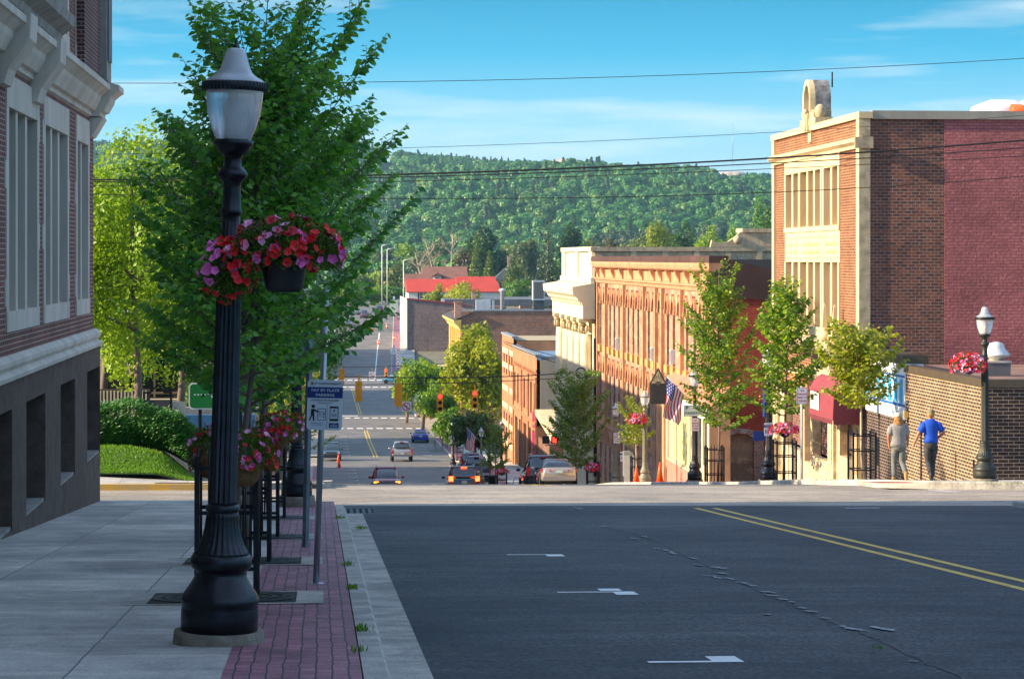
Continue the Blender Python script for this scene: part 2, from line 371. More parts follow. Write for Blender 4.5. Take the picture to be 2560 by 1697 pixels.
# the street: one long sheet, kerb to kerb, widened at the two crossings
strip(lambda d: -.2 + SH(d), lambda d: 13.5 + SH(d), -60, 46.9, RD, ASPH, name='road', step=2.0, nx=4)
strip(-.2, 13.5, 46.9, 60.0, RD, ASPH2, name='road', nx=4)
strip(lambda d: -.2 + SH(d), lambda d: 13.5 + SH(d), 60.0, 640, RD, ASPH3, name='road', step=2.0, nx=4)
def cross(d0, d1, xl, xr, name):
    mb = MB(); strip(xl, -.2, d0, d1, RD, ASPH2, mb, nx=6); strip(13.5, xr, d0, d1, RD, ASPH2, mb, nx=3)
    return struct(mb.build(name))
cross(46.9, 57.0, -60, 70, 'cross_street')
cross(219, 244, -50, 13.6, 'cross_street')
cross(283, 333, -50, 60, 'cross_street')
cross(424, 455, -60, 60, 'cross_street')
# near pavement: concrete, brick band, kerb, gutter
strip(-4.6, -.62, -30, 46.5, 0, CONC, name='sidewalk', step=1.5, nx=2)
strip(-.62, .265, -30, 45.8, .004, PAVE, name='brick_pavement', step=1.5)
kb = MB()
def kerbrun(mb, pts, w_, h, m, base=RD):
    """kerb along plan points: top, face and back"""
    vs = []; n = len(pts)
    for i, (x, y) in enumerate(pts):
        x0, y0 = pts[max(0, i - 1)]; x1, y1 = pts[min(n - 1, i + 1)]
        dx, dy = x1 - x0, y1 - y0; l = math.hypot(dx, dy); nx_, ny_ = dy / l, -dx / l
        z = G(x, y) + base
        for (o, zz_) in ((0, -.05), (0, h * .8), (-.025, h), (-w_, h), (-w_, -.05)):
            vs.append((x + nx_ * o, y + ny_ * o, z + zz_))
    mb.add(vs, [(i * 5 + k, i * 5 + k + 1, (i + 1) * 5 + k + 1, (i + 1) * 5 + k) for i in range(n - 1) for k in range(4)] + [(0, 1, 2, 3, 4), tuple(range((n - 1) * 5, n * 5))], m)
def line(x, d0, d1, n=40): return [(x, yf(x, d0 + (d1 - d0) * i / n)) for i in range(n + 1)]
def arc(cx, cy, r, a0, a1, n=10): return [(cx + r * math.cos(R(a0 + (a1 - a0) * i / n)), cy + r * math.sin(R(a0 + (a1 - a0) * i / n))) for i in range(n + 1)]
yc0 = yf(.45, 43.2)
kerbrun(kb, line(.45, -30, 43.2, 50) + arc(.45 - 2.6, yc0, 2.6, 8, 88, 10) + [(-6, yc0 + 2.7), (-14, yc0 + 2.7), (-40, yc0 + 2.7)], .175, .125, KERB)
struct(kb.build('kerb'))
strip(.45, .76, -30, 43.0, RD + .006, KERB, name='gutter', step=1.5)
pf = MB(); pf.add([], [], CONC)
# corner fill beyond the building
cv = [(-4.6, yf(-4.6, 46.4)), (-.62, yf(-.62, 46.4))]
def patch(mb, pts, off, m):
    mb.add([(x, y, G(x, y) + off) for x, y in pts], [tuple(range(len(pts)))], m)
pc = MB(); patch(pc, [(-40, yf(-4.6, 46.0)), (-40, yc0 + 2.55)] + [(-6, yc0 + 2.55)] + arc(.45 - 2.6, yc0, 2.44, 88, 8, 10) + [(.28, yf(.28, 42.0)), (-.62, yf(-.62, 42)), (-4.6, yf(-4.6, 42))], -.004, CONC)
struct(pc.build('sidewalk'))
# far side of the crossing, left: yellow kerb, walk, lawn bank
lk = MB()
ly = yf(-2, 57.0)
kerbrun(lk, [(-40, ly), (-14, ly), (-7, ly), (-3.0, ly), (-2.2, ly)][::-1], .17, .15, YKERB)
kerbrun(lk, ([(.3, yf(.3, 120)), (.3, yf(.3, 90)), (.3, yf(.3, 70)), (.3, ly + 2.2)] + arc(-1.9, ly + 2.2, 2.2, 0, -90, 8))[::1], -.17, .15, KERB)
struct(lk.build('kerb'))
lw = MB()
strip(-40, -2.2, 57.15, 58.7, .0, CONC, lw, nx=8, step=.5); strip(-2.9, .14, 58.9, 218, .0, CONC, lw, nx=1); strip(-2.2, .1, 57.6, 58.9, .002, CONC, lw, step=.4)
struct(lw.build('sidewalk'))
strip(-.62, .14, 60, 218, .006, PAVE, name='brick_pavement', step=2)
for (a_, b_) in ((245, 282), (334, 423), (456, 600)):
    strip(lambda d: -3.4 + SH(d), lambda d: .2 + SH(d), a_, b_, 0, CONC, name='sidewalk', step=3)
    k2 = MB(); kerbrun(k2, [(.35 + SH(a_ + (b_ - a_) * i / 12), yf(.35, a_ + (b_ - a_) * i / 12)) for i in range(13)], .17, .14, KERB); struct(k2.build('kerb'))
# right pavements
rk = MB(); ry = yf(15, 57.0)
kerbrun(rk, line(13.3, 118, 64, 30) + [(13.3, yf(13.3, 62.5))] + arc(18.4, yf(13.3, 62.5), 5.1, 180, 262, 12) + [(22, ry - .1), (30, ry - .6), (60, ry - 2.0)], .17, .15, KERB)
struct(rk.build('kerb'))
rw = MB()
patch(rw, arc(18.4, yf(13.3, 62.5), 4.93, 180, 262, 12) + [(22, ry + .07), (30, ry - .43), (60, ry - 1.83), (60, ry + 7), (17.9, yf(17.9, 65))] + [(17.9, yf(17.9, 64.6)), (13.47, yf(13.47, 64.6))], 0, CONC)
strip(14.5, 18.15, 64.6, 198, .0, CONC, rw, nx=2)
strip(13.45, 14.5, 64.6, 198, .004, PAVE, rw, nx=1)
struct(rw.build('sidewalk'))
tp = MB(); tx, ty = 15.0, yf(15.0, 58.6)
for (px, d) in ((2155, 58.6), (2195, 57.7), (2292, 57.9), (2268, 58.8), (2200, 59.2)):
    x, y = gp(px, d); tp.v.append((x, y, G(x, y) + .012))
tp.f.append((0, 1, 2, 3, 4)); tp.sm.append(False); tp.mi.append(tp.mat(groundmat('tactile_paving', (.30, .10, .07), (.42, .16, .11), 3, .2, 30, joints=(.12, .12, 0), jcol=(.2, .07, .05), jw=.012)))
struct(tp.build('tactile_paving'))
k3 = MB(); kerbrun(k3, line(13.3, 198, 118, 24) , .17, .15, KERB)
strip(13.45, 18.2, 198, 282, .0, CONC, rw2 := MB(), nx=2); strip(13.45, 15, 198, 282, .005, PAVE, rw2)
for (a_, b_) in ((198, 282), (334, 423), (456, 612)):
    kerbrun(k3, [(13.3 + SH(b_ + (a_ - b_) * i / 20), yf(13.3, b_ + (a_ - b_) * i / 20)) for i in range(21)], .17, .15, KERB)
    if a_ > 300: strip(lambda d: 13.45 + SH(d), lambda d: 18 + SH(d), a_, b_, 0, CONC, rw2); strip(lambda d: 13.45 + SH(d), lambda d: 15 + SH(d), a_, b_, .005, PAVE, rw2)
struct(k3.build('kerb')); struct(rw2.build('sidewalk'))
# near right pavement (just outside the frame)
strip(13.45, 22, -30, 46.2, 0, CONC, name='sidewalk', step=2)
kn = MB(); kerbrun(kn, [(13.28, yf(13.28, -30 + 76.2 * i / 30)) for i in range(31)][::-1], .17, .125, KERB); struct(kn.build('kerb'))
# ---------------------------------------------------------------- markings
def rp(px, py):
    s = (py - 1037) / 1.77; return gp(px, F / s)
def mark(pts, m, mb, off=.005):
    mb.add([(x, y, G(x, y) + RD + off) for x, y in pts], [tuple(range(len(pts)))], m)
def ribbon(mb, pts, w_, m, off=.005):
    vs = []
    for i, (x, y) in enumerate(pts):
        x0, y0 = pts[max(0, i - 1)]; x1, y1 = pts[min(len(pts) - 1, i + 1)]; dx, dy = x1 - x0, y1 - y0; l = math.hypot(dx, dy) or 1
        ww = w_[i] if hasattr(w_, '__len__') else w_
        for sgn in (-1, 1): xx, yy = x + sgn * dy / l * ww / 2, y - sgn * dx / l * ww / 2; vs.append((xx, yy, G(xx, yy) + RD + off))
    mb.add(vs, [(2 * i, 2 * i + 1, 2 * i + 3, 2 * i + 2) for i in range(len(pts) - 1)], m)
mk = MB()
for X in (7.12, 7.47): strip(X - .055, X + .055, -25, 45.6, RD + .004, YEL, mk, step=1.5)
for (d0, d1) in ((60.3, 112), (118, 216), (245, 300), (339, 372), (376, 420)):
    for X in (5.5, 5.85): strip(X - .075, X + .075, d0, d1, RD + .006, YEL, mk, step=3)
struct(mk.build('yellow_road_lines'))
mw = MB()
for (xa, xb, py, up) in ((2.36, 3.06, 1387, -.33), (2.36, 3.13, 1481, -.33), (2.34, 3.03, 1656, .42)):
    d = F / ((py - 1037) / 1.77); y0 = yf(2.7, d)
    mark([(xa, y0), (xb - .22, y0), (xb - .22, y0 + .1), (xa, y0 + .1)], WHT, mw)
    mark([(xb - .22, y0 + min(0, up)), (xb, y0 + min(0, up)), (xb, y0 + max(.1, up)), (xb - .22, y0 + max(.1, up))], WHT, mw)
    if py == 1481: mark([(xb - .32, y0 + .2), (xb - .1, y0 + .2), (xb - .1, y0 + .5), (xb - .32, y0 + .5)], WHT, mw)
y0 = yf(10.3, 45.6); mark([(9.95, y0), (10.62, y0), (10.62, y0 + .12), (9.95, y0 + .12)], WHT, mw)
for k in range(3): strip(14.3, 21, 55.3 + k * .6, 55.5 + k * .6, RD + .004, WHT, mw, nx=4)
def dash(d0, d1, X, ln, gap, wd=.12):
    d = d0
    while d < d1: strip(X + SH(d) - wd / 2, X + SH(d) + wd / 2, d, min(d + ln, d1), RD + .006, WHT, mw, step=3); d += ln + gap
for (d0, d1) in ((60.3, 150), (150, 216), (245, 290)):
    for X in (2.6, 11.0):
        d = d0 + 3
        while d < d1: strip(X - .35, X + .5, d, d + .22, RD + .006, WHT, mw); strip(X + .35, X + .5, d, d + .7, RD + .0065, WHT, mw); d += 6.5
dash(128, 140, 3.0, 12, 2)
for dd in (304, 330):
    for k in range(10): strip(.9 + k * 1.25, 1.7 + k * 1.25, dd, dd + 1.6, RD + .006, WHT, mw)
for dd in (425, 452):
    for k in range(9): strip(.9 + k * 1.4, 1.9 + k * 1.4, dd, dd + 2.4, RD + .006, WHT, mw)
strip(1.0, 5.3, 336, 337.2, RD + .006, WHT, mw)
strip(lambda d: 10.2 + SH(d), lambda d: 10.4 + SH(d), 456, 540, RD + .006, WHT, mw, step=4)
struct(mw.build('white_road_lines'))
ck = MB(); TAR = mat('crack_tar', (.012, .012, .014), .6); SEAL = mat('chalky_sealant', (.24, .26, .28), .6, var=.3, vs=8)
rg = random.Random(3)
def jag(P_, seg=5, j=.05):
    o = []
    for i in range(len(P_) - 1):
        for k in range(seg):
            t_ = k / seg; o.append((P_[i][0] * (1 - t_) + P_[i + 1][0] * t_ + rg.uniform(-j, j), P_[i][1] * (1 - t_) + P_[i + 1][1] * t_ + rg.uniform(-j, j) * 3))
    return o
crk = [rp(*p) for p in ((1415, 1268), (1470, 1297), (1528, 1323), (1580, 1332), (1660, 1360), (1722, 1393), (1809, 1433), (1856, 1456), (1910, 1485), (1969, 1509), (2027, 1534), (2080, 1556), (2136, 1574), (2187, 1596), (2260, 1631), (2318, 1658), (2402, 1689), (2470, 1740))]
jg = jag(crk, 7, .022); ribbon(ck, jg, [rg.uniform(.006, .035) for _ in jg], TAR)
for pts in (((1070, 1268), (1500, 1266), (2000, 1268)), ((1100, 1362), (1300, 1358), (1420, 1360)), ((1290, 1597), (1500, 1594), (1900, 1596), (2100, 1585)), ((1370, 1448), (1480, 1446)), ((2075, 1270), (2150, 1292), (2260, 1310), (2560, 1360)), ((2030, 1345), (2110, 1375))):
    jg = jag([rp(*p) for p in pts], 6, .012); ribbon(ck, jg, [rg.uniform(.004, .016) for _ in jg], TAR)
for (px, py, l, h) in ((1585, 1347, 26, 5), (1604, 1341, 15, 5), (1650, 1373, 50, 3), (1668, 1381, 24, 5), (1725, 1395, 22, 4), (1742, 1413, 30, 4), (1795, 1420, 30, 7), (1798, 1432, 28, 7), (1770, 1440, 60, 3), (1822, 1447, 30, 4), (1852, 1457, 26, 6), (1875, 1464, 22, 5), (1912, 1480, 26, 7), (1922, 1489, 24, 6), (1952, 1498, 20, 5), (1975, 1505, 18, 4), (2006, 1521, 24, 4), (2030, 1530, 18, 9), (2060, 1546, 22, 4), (2140, 1575, 90, 5), (2195, 1571, 60, 6), (1440, 1270, 20, 3), (1508, 1316, 14, 3), (2280, 1654, 10, 3), (1917, 1536, 12, 3)):
    for q in range(4):
        f_ = rg.uniform(-.5, .3); sl = rg.uniform(.12, .42); n = 5; x0_ = px + f_ * l; ln_ = l * rg.uniform(.3, .6)
        pts_ = [rp(x0_ + ln_ * k / n, py + (f_ * l + ln_ * k / n) * sl * .6 + rg.uniform(-.8, .8)) for k in range(n + 1)]
        ribbon(ck, pts_, [rg.uniform(.01, .014 + .014 * h) for _ in pts_], SEAL, .0095 + q * .0007)
for (px0, px1, py) in ((1540, 1700, 1442), (1750, 2050, 1388), (1700, 1950, 1347), (1900, 2250, 1464), (1520, 1690, 1362), (2490, 2560, 1575)):
    ribbon(ck, jag([rp(px0, py), rp((px0 + px1) / 2, py - 1), rp(px1, py)], 5, .006), .006, SEAL, .009)
struct(ck.build('road_cracks'))
# manholes, drain
dr = MB(); IRON = mat('rusty_iron', (.09, .045, .03), .6, .5, var=.4, vs=12, bump=.3); BLKI = mat('dark_cast_iron', (.02, .02, .022), .45, .7, var=.3, vs=15, bump=.2)
x, y = gp(455, 57.3); z = G(x, y)
dr.box(x - .62, ly - .02, z - .1, x + .62, ly + .2, z + .06, IRON); dr.box(x - .5, ly - .035, z - .09, x + .5, ly - .015, z + .015, mat('black_gap', (.004, .004, .004), .9))
tag(dr.build('kerb_drain'), 'rusty iron kerb inlet drain in the yellow kerb before the lawn', 'drain')
dg = MB(); gx, gy = .62, yf(.6, 43.6); gz = G(gx, gy) + RD + .012
dg.box(gx - .32, gy - .5, gz - .02, gx + .34, gy + .5, gz, mat('black_gap', (0, 0, 0)))
for i in range(6): dg.box(gx - .3 + i * .11, gy - .48, gz, gx - .24 + i * .11, gy + .48, gz + .012, BLKI)
for i in range(4): dg.box(gx - .32, gy - .46 + i * .29, gz + .002, gx + .34, gy - .4 + i * .29, gz + .015, BLKI)
tag(dg.build('storm_grate'), 'black iron storm grate in the gutter at the near corner', 'drain')
GRASS = leafmat('grass_blades', (.05, .16, .01), (.16, .30, .02), .4)
def grass(name, label, pts, L_=.07, W_=.018, seed=1, extra=None):
    rg_ = np.random.default_rng(seed); P_ = np.array(pts); n = len(P_)
    D = rg_.normal(0, .35, (n, 3)); D[:, 2] = 1; N = rg_.normal(0, 1, (n, 3)); N[:, 2] = 0
    me = leaves(P_, D, N, L_ * rg_.uniform(.5, 1.3, n), np.full(n, W_), rg_.uniform(0, 1, n), GRASS, name)
    o = link(name, me); o['label'] = label; return struct(o, 'stuff')
# lawn bank and its mound
def lawnz(X, d): return .0 + .42 * smooth((d - 58.7) / 2.6) * smooth((-2.6 - X) / 2.6)
lm = MB(); vs = []; xs = [-30 + i * .5 for i in range(55)]; dsn = [58.7 + i * .3 for i in range(14)]
for d in dsn:
    for X in xs: Y = yf(X, d); vs.append((X, Y, G(X, Y) + .01 + lawnz(X, d)))
n = len(xs); lm.add(vs, [(i * n + j, i * n + j + 1, (i + 1) * n + j + 1, (i + 1) * n + j) for i in range(len(dsn) - 1) for j in range(n - 1)], LAWN, True)
struct(lm.build('lawn_ground'))
rr = random.Random(5); gpz = []
for _ in range(26000):
    X = rr.uniform(-10, -2.6); d = 58.75 + 3.0 * rr.random() ** 1.2; Y = yf(X, d)
    if X > -3.0 - (d - 58.7) * .15 + rr.uniform(-.1, .1): continue
    gpz.append((X, Y, G(X, Y) + lawnz(X, d) + .005))
grass('grass', 'short bright green grass on the bank before the hedge', gpz)

gw = []
for (px, py, n_, s_) in ((905, 1586, 70, .03), (903, 1310, 80, .04), (880, 1480, 60, .03), (868, 1420, 50, .03), (898, 1640, 25, .03), (846, 1300, 60, .04), (600, 1512, 30, .03), (2195, 1600, 10, .02)):
    s0 = (py - 1037) / 1.68; x, y = gp(px, F / s0)
    for _ in range(n_): xx, yy = x + rr.gauss(0, s_), y + rr.gauss(0, s_ * 3); gw.append((xx, yy, G(xx, yy) - (.0 if xx < .45 else .1)))
for (px, d, n_) in ((2490, 58.3, 160), (2070, 62, 60), (2540, 58.0, 120)):
    x, y = gp(px, d)
    for _ in range(n_): xx, yy = x + rr.gauss(0, .3), y + rr.gauss(0, .15); gw.append((xx, yy, G(xx, yy)))
grass('weeds', 'tufts of weeds in the kerb joints and around the corner lamp', gw, .05, .01, 9)
# ---------------------------------------------------------------- building kit
def FR(X0): return lambda u, v, t: (X0 - t, u, v)          # facade on the right of the street, looks left
def FL(X0): return lambda u, v, t: (X0 + t, u, v)          # facade on the left of the street
def FS(Y0): return lambda u, v, t: (u, Y0 - t, v)          # wall that looks back at the camera
def bx(mb, fn, u0, v0, t0, u1, v1, t1, m):
    P_ = [fn(u, v, t) for (u, v, t) in ((u0, v0, t0), (u1, v0, t0), (u1, v0, t1), (u0, v0, t1), (u0, v1, t0), (u1, v1, t0), (u1, v1, t1), (u0, v1, t1))]
    return mb.add(P_, [(0, 3, 2, 1), (4, 5, 6, 7), (0, 1, 5, 4), (1, 2, 6, 5), (2, 3, 7, 6), (3, 0, 4, 7)], m)
def wall(mb, fn, u0, u1, v0, v1, ops, m, t=0.0, rec=.25, mrev=None):
    """wall sheet with real openings (u0, v0, u1, v1) and their reveals"""
    us = sorted({u0, u1, *[o[0] for o in ops], *[o[2] for o in ops]}); vv = sorted({v0, v1, *[o[1] for o in ops], *[o[3] for o in ops]})
    for i in range(len(us) - 1):
        run = None
        for j in range(len(vv) - 1):
            cu, cv = (us[i] + us[i + 1]) / 2, (vv[j] + vv[j + 1]) / 2
            if us[i + 1] - us[i] < 1e-6: continue
            hole = any(o[0] < cu < o[2] and o[1] < cv < o[3] for o in ops)
            if not hole:
                if run is None: run = vv[j]
            if hole or j == len(vv) - 2:
                top = vv[j] if hole else vv[j + 1]
                if run is not None and top - run > 1e-6: mb.quad(fn(us[i], run, t), fn(us[i + 1], run, t), fn(us[i + 1], top, t), fn(us[i], top, t), m)
                run = None
    mr = mrev or m
    for (a, b_, c, d) in [o[:4] for o in ops]:
        for (p, q) in (((a, b_), (c, b_)), ((c, b_), (c, d)), ((c, d), (a, d)), ((a, d), (a, b_))):
            mb.quad(fn(p[0], p[1], t), fn(q[0], q[1], t), fn(q[0], q[1], t - rec), fn(p[0], p[1], t - rec), mr)
def window(fn, u0, v0, u1, v1, par, mf, mg, t=0.0, rec=.2, fw=.06, bars=(0, 1), name='window', label=None, back=.0):
    """frame with glass, one part; the pane is a sub-part"""
    mb = MB(); r = t - rec
    bx(mb, fn, u0, v0, r - .03, u0 + fw, v1, r + .04, mf); bx(mb, fn, u1 - fw, v0, r - .03, u1, v1, r + .04, mf)
    bx(mb, fn, u0 + fw, v1 - fw, r - .03, u1 - fw, v1, r + .04, mf); bx(mb, fn, u0 + fw, v0, r - .03, u1 - fw, v0 + fw, r + .04, mf)
    for i in range(bars[0]): c = u0 + (u1 - u0) * (i + 1) / (bars[0] + 1); bx(mb, fn, c - .02, v0 + fw, r - .02, c + .02, v1 - fw, r + .03, mf)
    for i in range(bars[1]): c = v0 + (v1 - v0) * (i + 1) / (bars[1] + 1); bx(mb, fn, u0 + fw, c - .025, r - .02, u1 - fw, c + .025, r + .035, mf)
    w_ = mb.build(name, par, label)
    g = MB(); g.quad(fn(u0 + fw * .5, v0 + fw * .5, r), fn(u1 - fw * .5, v0 + fw * .5, r), fn(u1 - fw * .5, v1 - fw * .5, r), fn(u0 + fw * .5, v1 - fw * .5, r), mg); g.build('pane', w_)
    return w_
def roofslab(mb, x0, x1, y0, y1, z, m): mb.quad((x0, y0, z), (x1, y0, z), (x1, y1, z), (x0, y1, z), m)
def profile(mb, fn, u0, u1, prof, m, caps=True):
    """moulding: prof is a list of (t, v) swept from u0 to u1"""
    n = len(prof); vs = [fn(u0, v, t) for t, v in prof] + [fn(u1, v, t) for t, v in prof]
    mb.add(vs, [(i, i + 1, n + i + 1, n + i) for i in range(n - 1)] + ([tuple(range(n)), tuple(range(n, 2 * n))] if caps else []), m)
DKGL = glassy('dark_window_glass', (.02, .025, .03)); BLGL = glassy('blue_window_glass', (.05, .09, .12))
LIME = mat('limestone', (.56, .50, .42), .85, var=.2, vs=1.5, bump=.15, bs=30, streak=.25)
LIMED = mat('weathered_limestone', (.27, .25, .22), .9, var=.3, vs=3, bump=.25, bs=20)
TARROOF = mat('roof_felt', (.10, .11, .13), .8, var=.25, vs=.4)
# ---------------------------------------------------------------- near left building
XW = -4.33
BRK = brick('dark_red_brick', (.20, .042, .028), (.09, .028, .026), (.42, .32, .25), .21, .074, .009, pscale=.7, bump=.7)
BRKC = brick('red_corner_brick', (.13, .03, .025), (.07, .02, .025), (.3, .24, .2), .21, .074, .009, pscale=.7, bump=.7)
GRAN = mat('rough_grey_stone', (.078, .052, .040), .95, var=.3, vs=4, bump=1.0, bs=55, col2=(.15, .108, .085))
def left_building():
    T = thing('brick_building', 'dark brown brick building with limestone windows and rough grey base beside the near pavement', 'building', (XW, 0, 0))
    X0 = 0.0
    def Yd(d): return yf(XW, d)
    f = FL(0.0); Y0, Y1 = -14.0, Yd(46.0)
    dpx = lambda px: Yd(F * (XW) / (px - 800) * 1.0)
    # three visible window bays and the ones before them
    bays = []
    for (a, b_, n) in ((16, 97, 3), (109, 172, 3), (190, 223, 2)): bays.append((dpx(a), dpx(b_), n))
    y_ = bays[0][0] - 4.6
    while y_ > Y0 + 1: bays.insert(0, (y_ + .0, y_ + 3.4, 3)); y_ -= 4.7
    s0, s1 = .62, 4.2
    ops = [(a + .2, s0 + .2, b_ - .2, s1 - .4) for a, b_, n in bays]; up = [(a + .2, 5.4, b_ - .2, 8.65) for a, b_, n in bays]
    w_ = MB()
    wall(w_, f, Y0, Y1, .22, 12.5, ops + up, BRK, rec=.42, mrev=LIME)
    bx(w_, f, Y0, .22, -12, Y1 - .002, 12.5, -.5, BRK)      # body behind the street wall
    w_.quad((-12, Y1, .22), (0, Y1, .22), (0, Y1, 12.5), (-12, Y1, 12.5), BRK); w_.quad((-12, Y1 - .02, 12.5), (0, Y1, 12.5), (0, Y0, 12.5), (-12, Y0, 12.5), TARROOF)
    w_.build('wall', T)
    # corner pier above the cornice
    cp = MB(); bx(cp, f, Y1 - 3.4, 5.02, 0.02, Y1 - .0, 12.5, .16, BRKC); bx(cp, f, Y1 - .55, 5.02, .02, Y1 + .45, 12.6, .30, LIMED)
    bx(cp, f, Y1 - .4, 5.4, .30, Y1 + .3, 12, .33, mat('grey_panel', (.12, .12, .13), .6)); cp.build('corner_pier', T)
    bl = [(dpx(47) , dpx(96)), (dpx(135), dpx(172)), (dpx(203), dpx(236))]; y_ = bl[0][0] - 4.6
    bops = [(a, -2.08, b_ - .0, -.42) for a, b_ in bl]
    while y_ > Y0 + 1: bops.append((y_, -2.08, y_ + 3.0, -.42)); y_ -= 4.7
    bs = MB()
    # ground line falls along the wall: base goes well below it
    wall(bs, f, Y0, Y1 + .08, -4.4, -.02, bops, GRAN, t=.12, rec=.65); bs.quad((-12, Y1 + .08, -4.4), (.12, Y1 + .08, -4.4), (.12, Y1 + .08, -.02), (-12, Y1 + .08, -.02), GRAN)
    bs.quad((0, Y0, -.02), (.12, Y0, -.02), (.12, Y1 + .08, -.02), (0, Y1 + .08, -.02), LIMED); bs.build('base', T)
    for (a, b0, c, d) in bops: window(f, a + .02, b0, c - .02, d, T, mat('black_frame', (.01, .01, .012), .4, var=0), DKGL, t=.12, rec=.5, fw=.07, bars=(1, 0), name='basement_window')
    each('basement_sill', T, [lambda q, o=o: bx(q, f, o[0], o[1], -.36, o[2], o[1] + .05, .10, LIMED) for o in bops])
    bm_ = MB(); profile(bm_, f, Y0, Y1 + .10, [(.0, -.02), (.16, -.02), (.17, .04), (.08, .1), (.13, .17), (.13, .23), (.05, .30), (0, .30)], LIME); bm_.build('base_moulding', T)
    co = MB(); pr = [(0, 4.3), (.05, 4.32), (.05, 4.4), (.12, 4.42), (.22, 4.6), (.24, 4.68), (.36, 4.78), (.40, 4.80), (.40, 4.9), (.0, 5.02)]
    profile(co, f, Y0, Y1 - .9, pr, LIME)
    pr2 = [(0, 4.3)] + [(t + .16, v) for t, v in pr[1:-1]] + [(0, 5.04)]; profile(co, f, Y1 - .9, Y1 + .22, pr2, LIME)
    profile(co, f, Y1 - .85, Y1 - .0, [(0, 3.92), (.05, 3.94), (.12, 4.05), (.26, 4.29), (0, 4.29)], LIME); co.build('cornice', T)
    # entrance cornice step near the frame edge
    e1 = dpx(107); ec = MB(); profile(ec, f, Y0 + 2, e1, [(0, 4.95), (.3, 5.0), (.32, 5.12), (.5, 5.25), (.52, 5.4), (.0, 5.5)], LIMED)
    for yy in (e1 - 1.1, e1 - 4.9): profile(ec, f, yy - .4, yy + .4, [(0, 3.98), (.1, 4.0), (.16, 4.2), (.44, 4.6), (.46, 4.949), (0, 4.949)], LIME)
    ec.build('entrance_cornice', T)
    for i, (a, b_, n) in enumerate(bays):
        st = MB()
        # surround: lintel, sill, jambs with long-and-short blocks, mullions
        bx(st, f, a, s1 - .45, -.3, b_, s1, .025, LIME); bx(st, f, a - .02, s0, -.3, b_ + .02, s0 + .28, .03, LIME)
        bx(st, f, a, s0 + .28, -.4, a + .25, s1 - .45, .02, LIME); bx(st, f, b_ - .25, s0 + .28, -.4, b_, s1 - .45, .02, LIME)
        for k in range(4):
            if (k + i) % 2: bx(st, f, a - .12, s0 + .35 + k * .82, -.05, a - .002, s0 + .74 + k * .82, .018, LIME)
            else: bx(st, f, b_ + .002, s0 + .35 + k * .82, -.05, b_ + .12, s0 + .74 + k * .82, .018, LIME)
        iw = (b_ - a - .5)
        for k in range(1, n): c = a + .25 + iw * k / n; bx(st, f, c - .12, s0 + .28, -.4, c + .12, s1 - .45, -.015, LIME)
        st.build('window_surround', T)
        for k in range(n):
            u0 = a + .25 + iw * k / n + (.11 if k else 0); u1 = a + .25 + iw * (k + 1) / n - (.11 if k < n - 1 else 0)
            window(f, u0, s0 + .28, u1, s1 - .45, T, mat('bronze_frame', (.05, .045, .04), .5), DKGL, rec=.36, fw=.05, bars=(0, 1))
        s2 = MB(); bx(s2, f, a, 8.6, -.3, b_, 9.0, .025, LIME); bx(s2, f, a, 5.2, -.3, b_, 5.45, .03, LIME)
        bx(s2, f, a, 5.45, -.4, a + .25, 8.6, .02, LIME); bx(s2, f, b_ - .25, 5.45, -.4, b_, 8.6, .02, LIME)
        for k in range(1, n): c = a + .25 + iw * k / n; bx(s2, f, c - .11, 5.45, -.4, c + .11, 8.6, -.06, LIME)
        s2.build('window_surround', T)
        for k in range(n):
            u0 = a + .25 + iw * k / n + (.11 if k else 0); u1 = a + .25 + iw * (k + 1) / n - (.11 if k < n - 1 else 0)
            window(f, u0, 5.45, u1, 8.6, T, mat('bronze_frame', (0, 0, 0)), DKGL, rec=.36, fw=.05)
left_building()
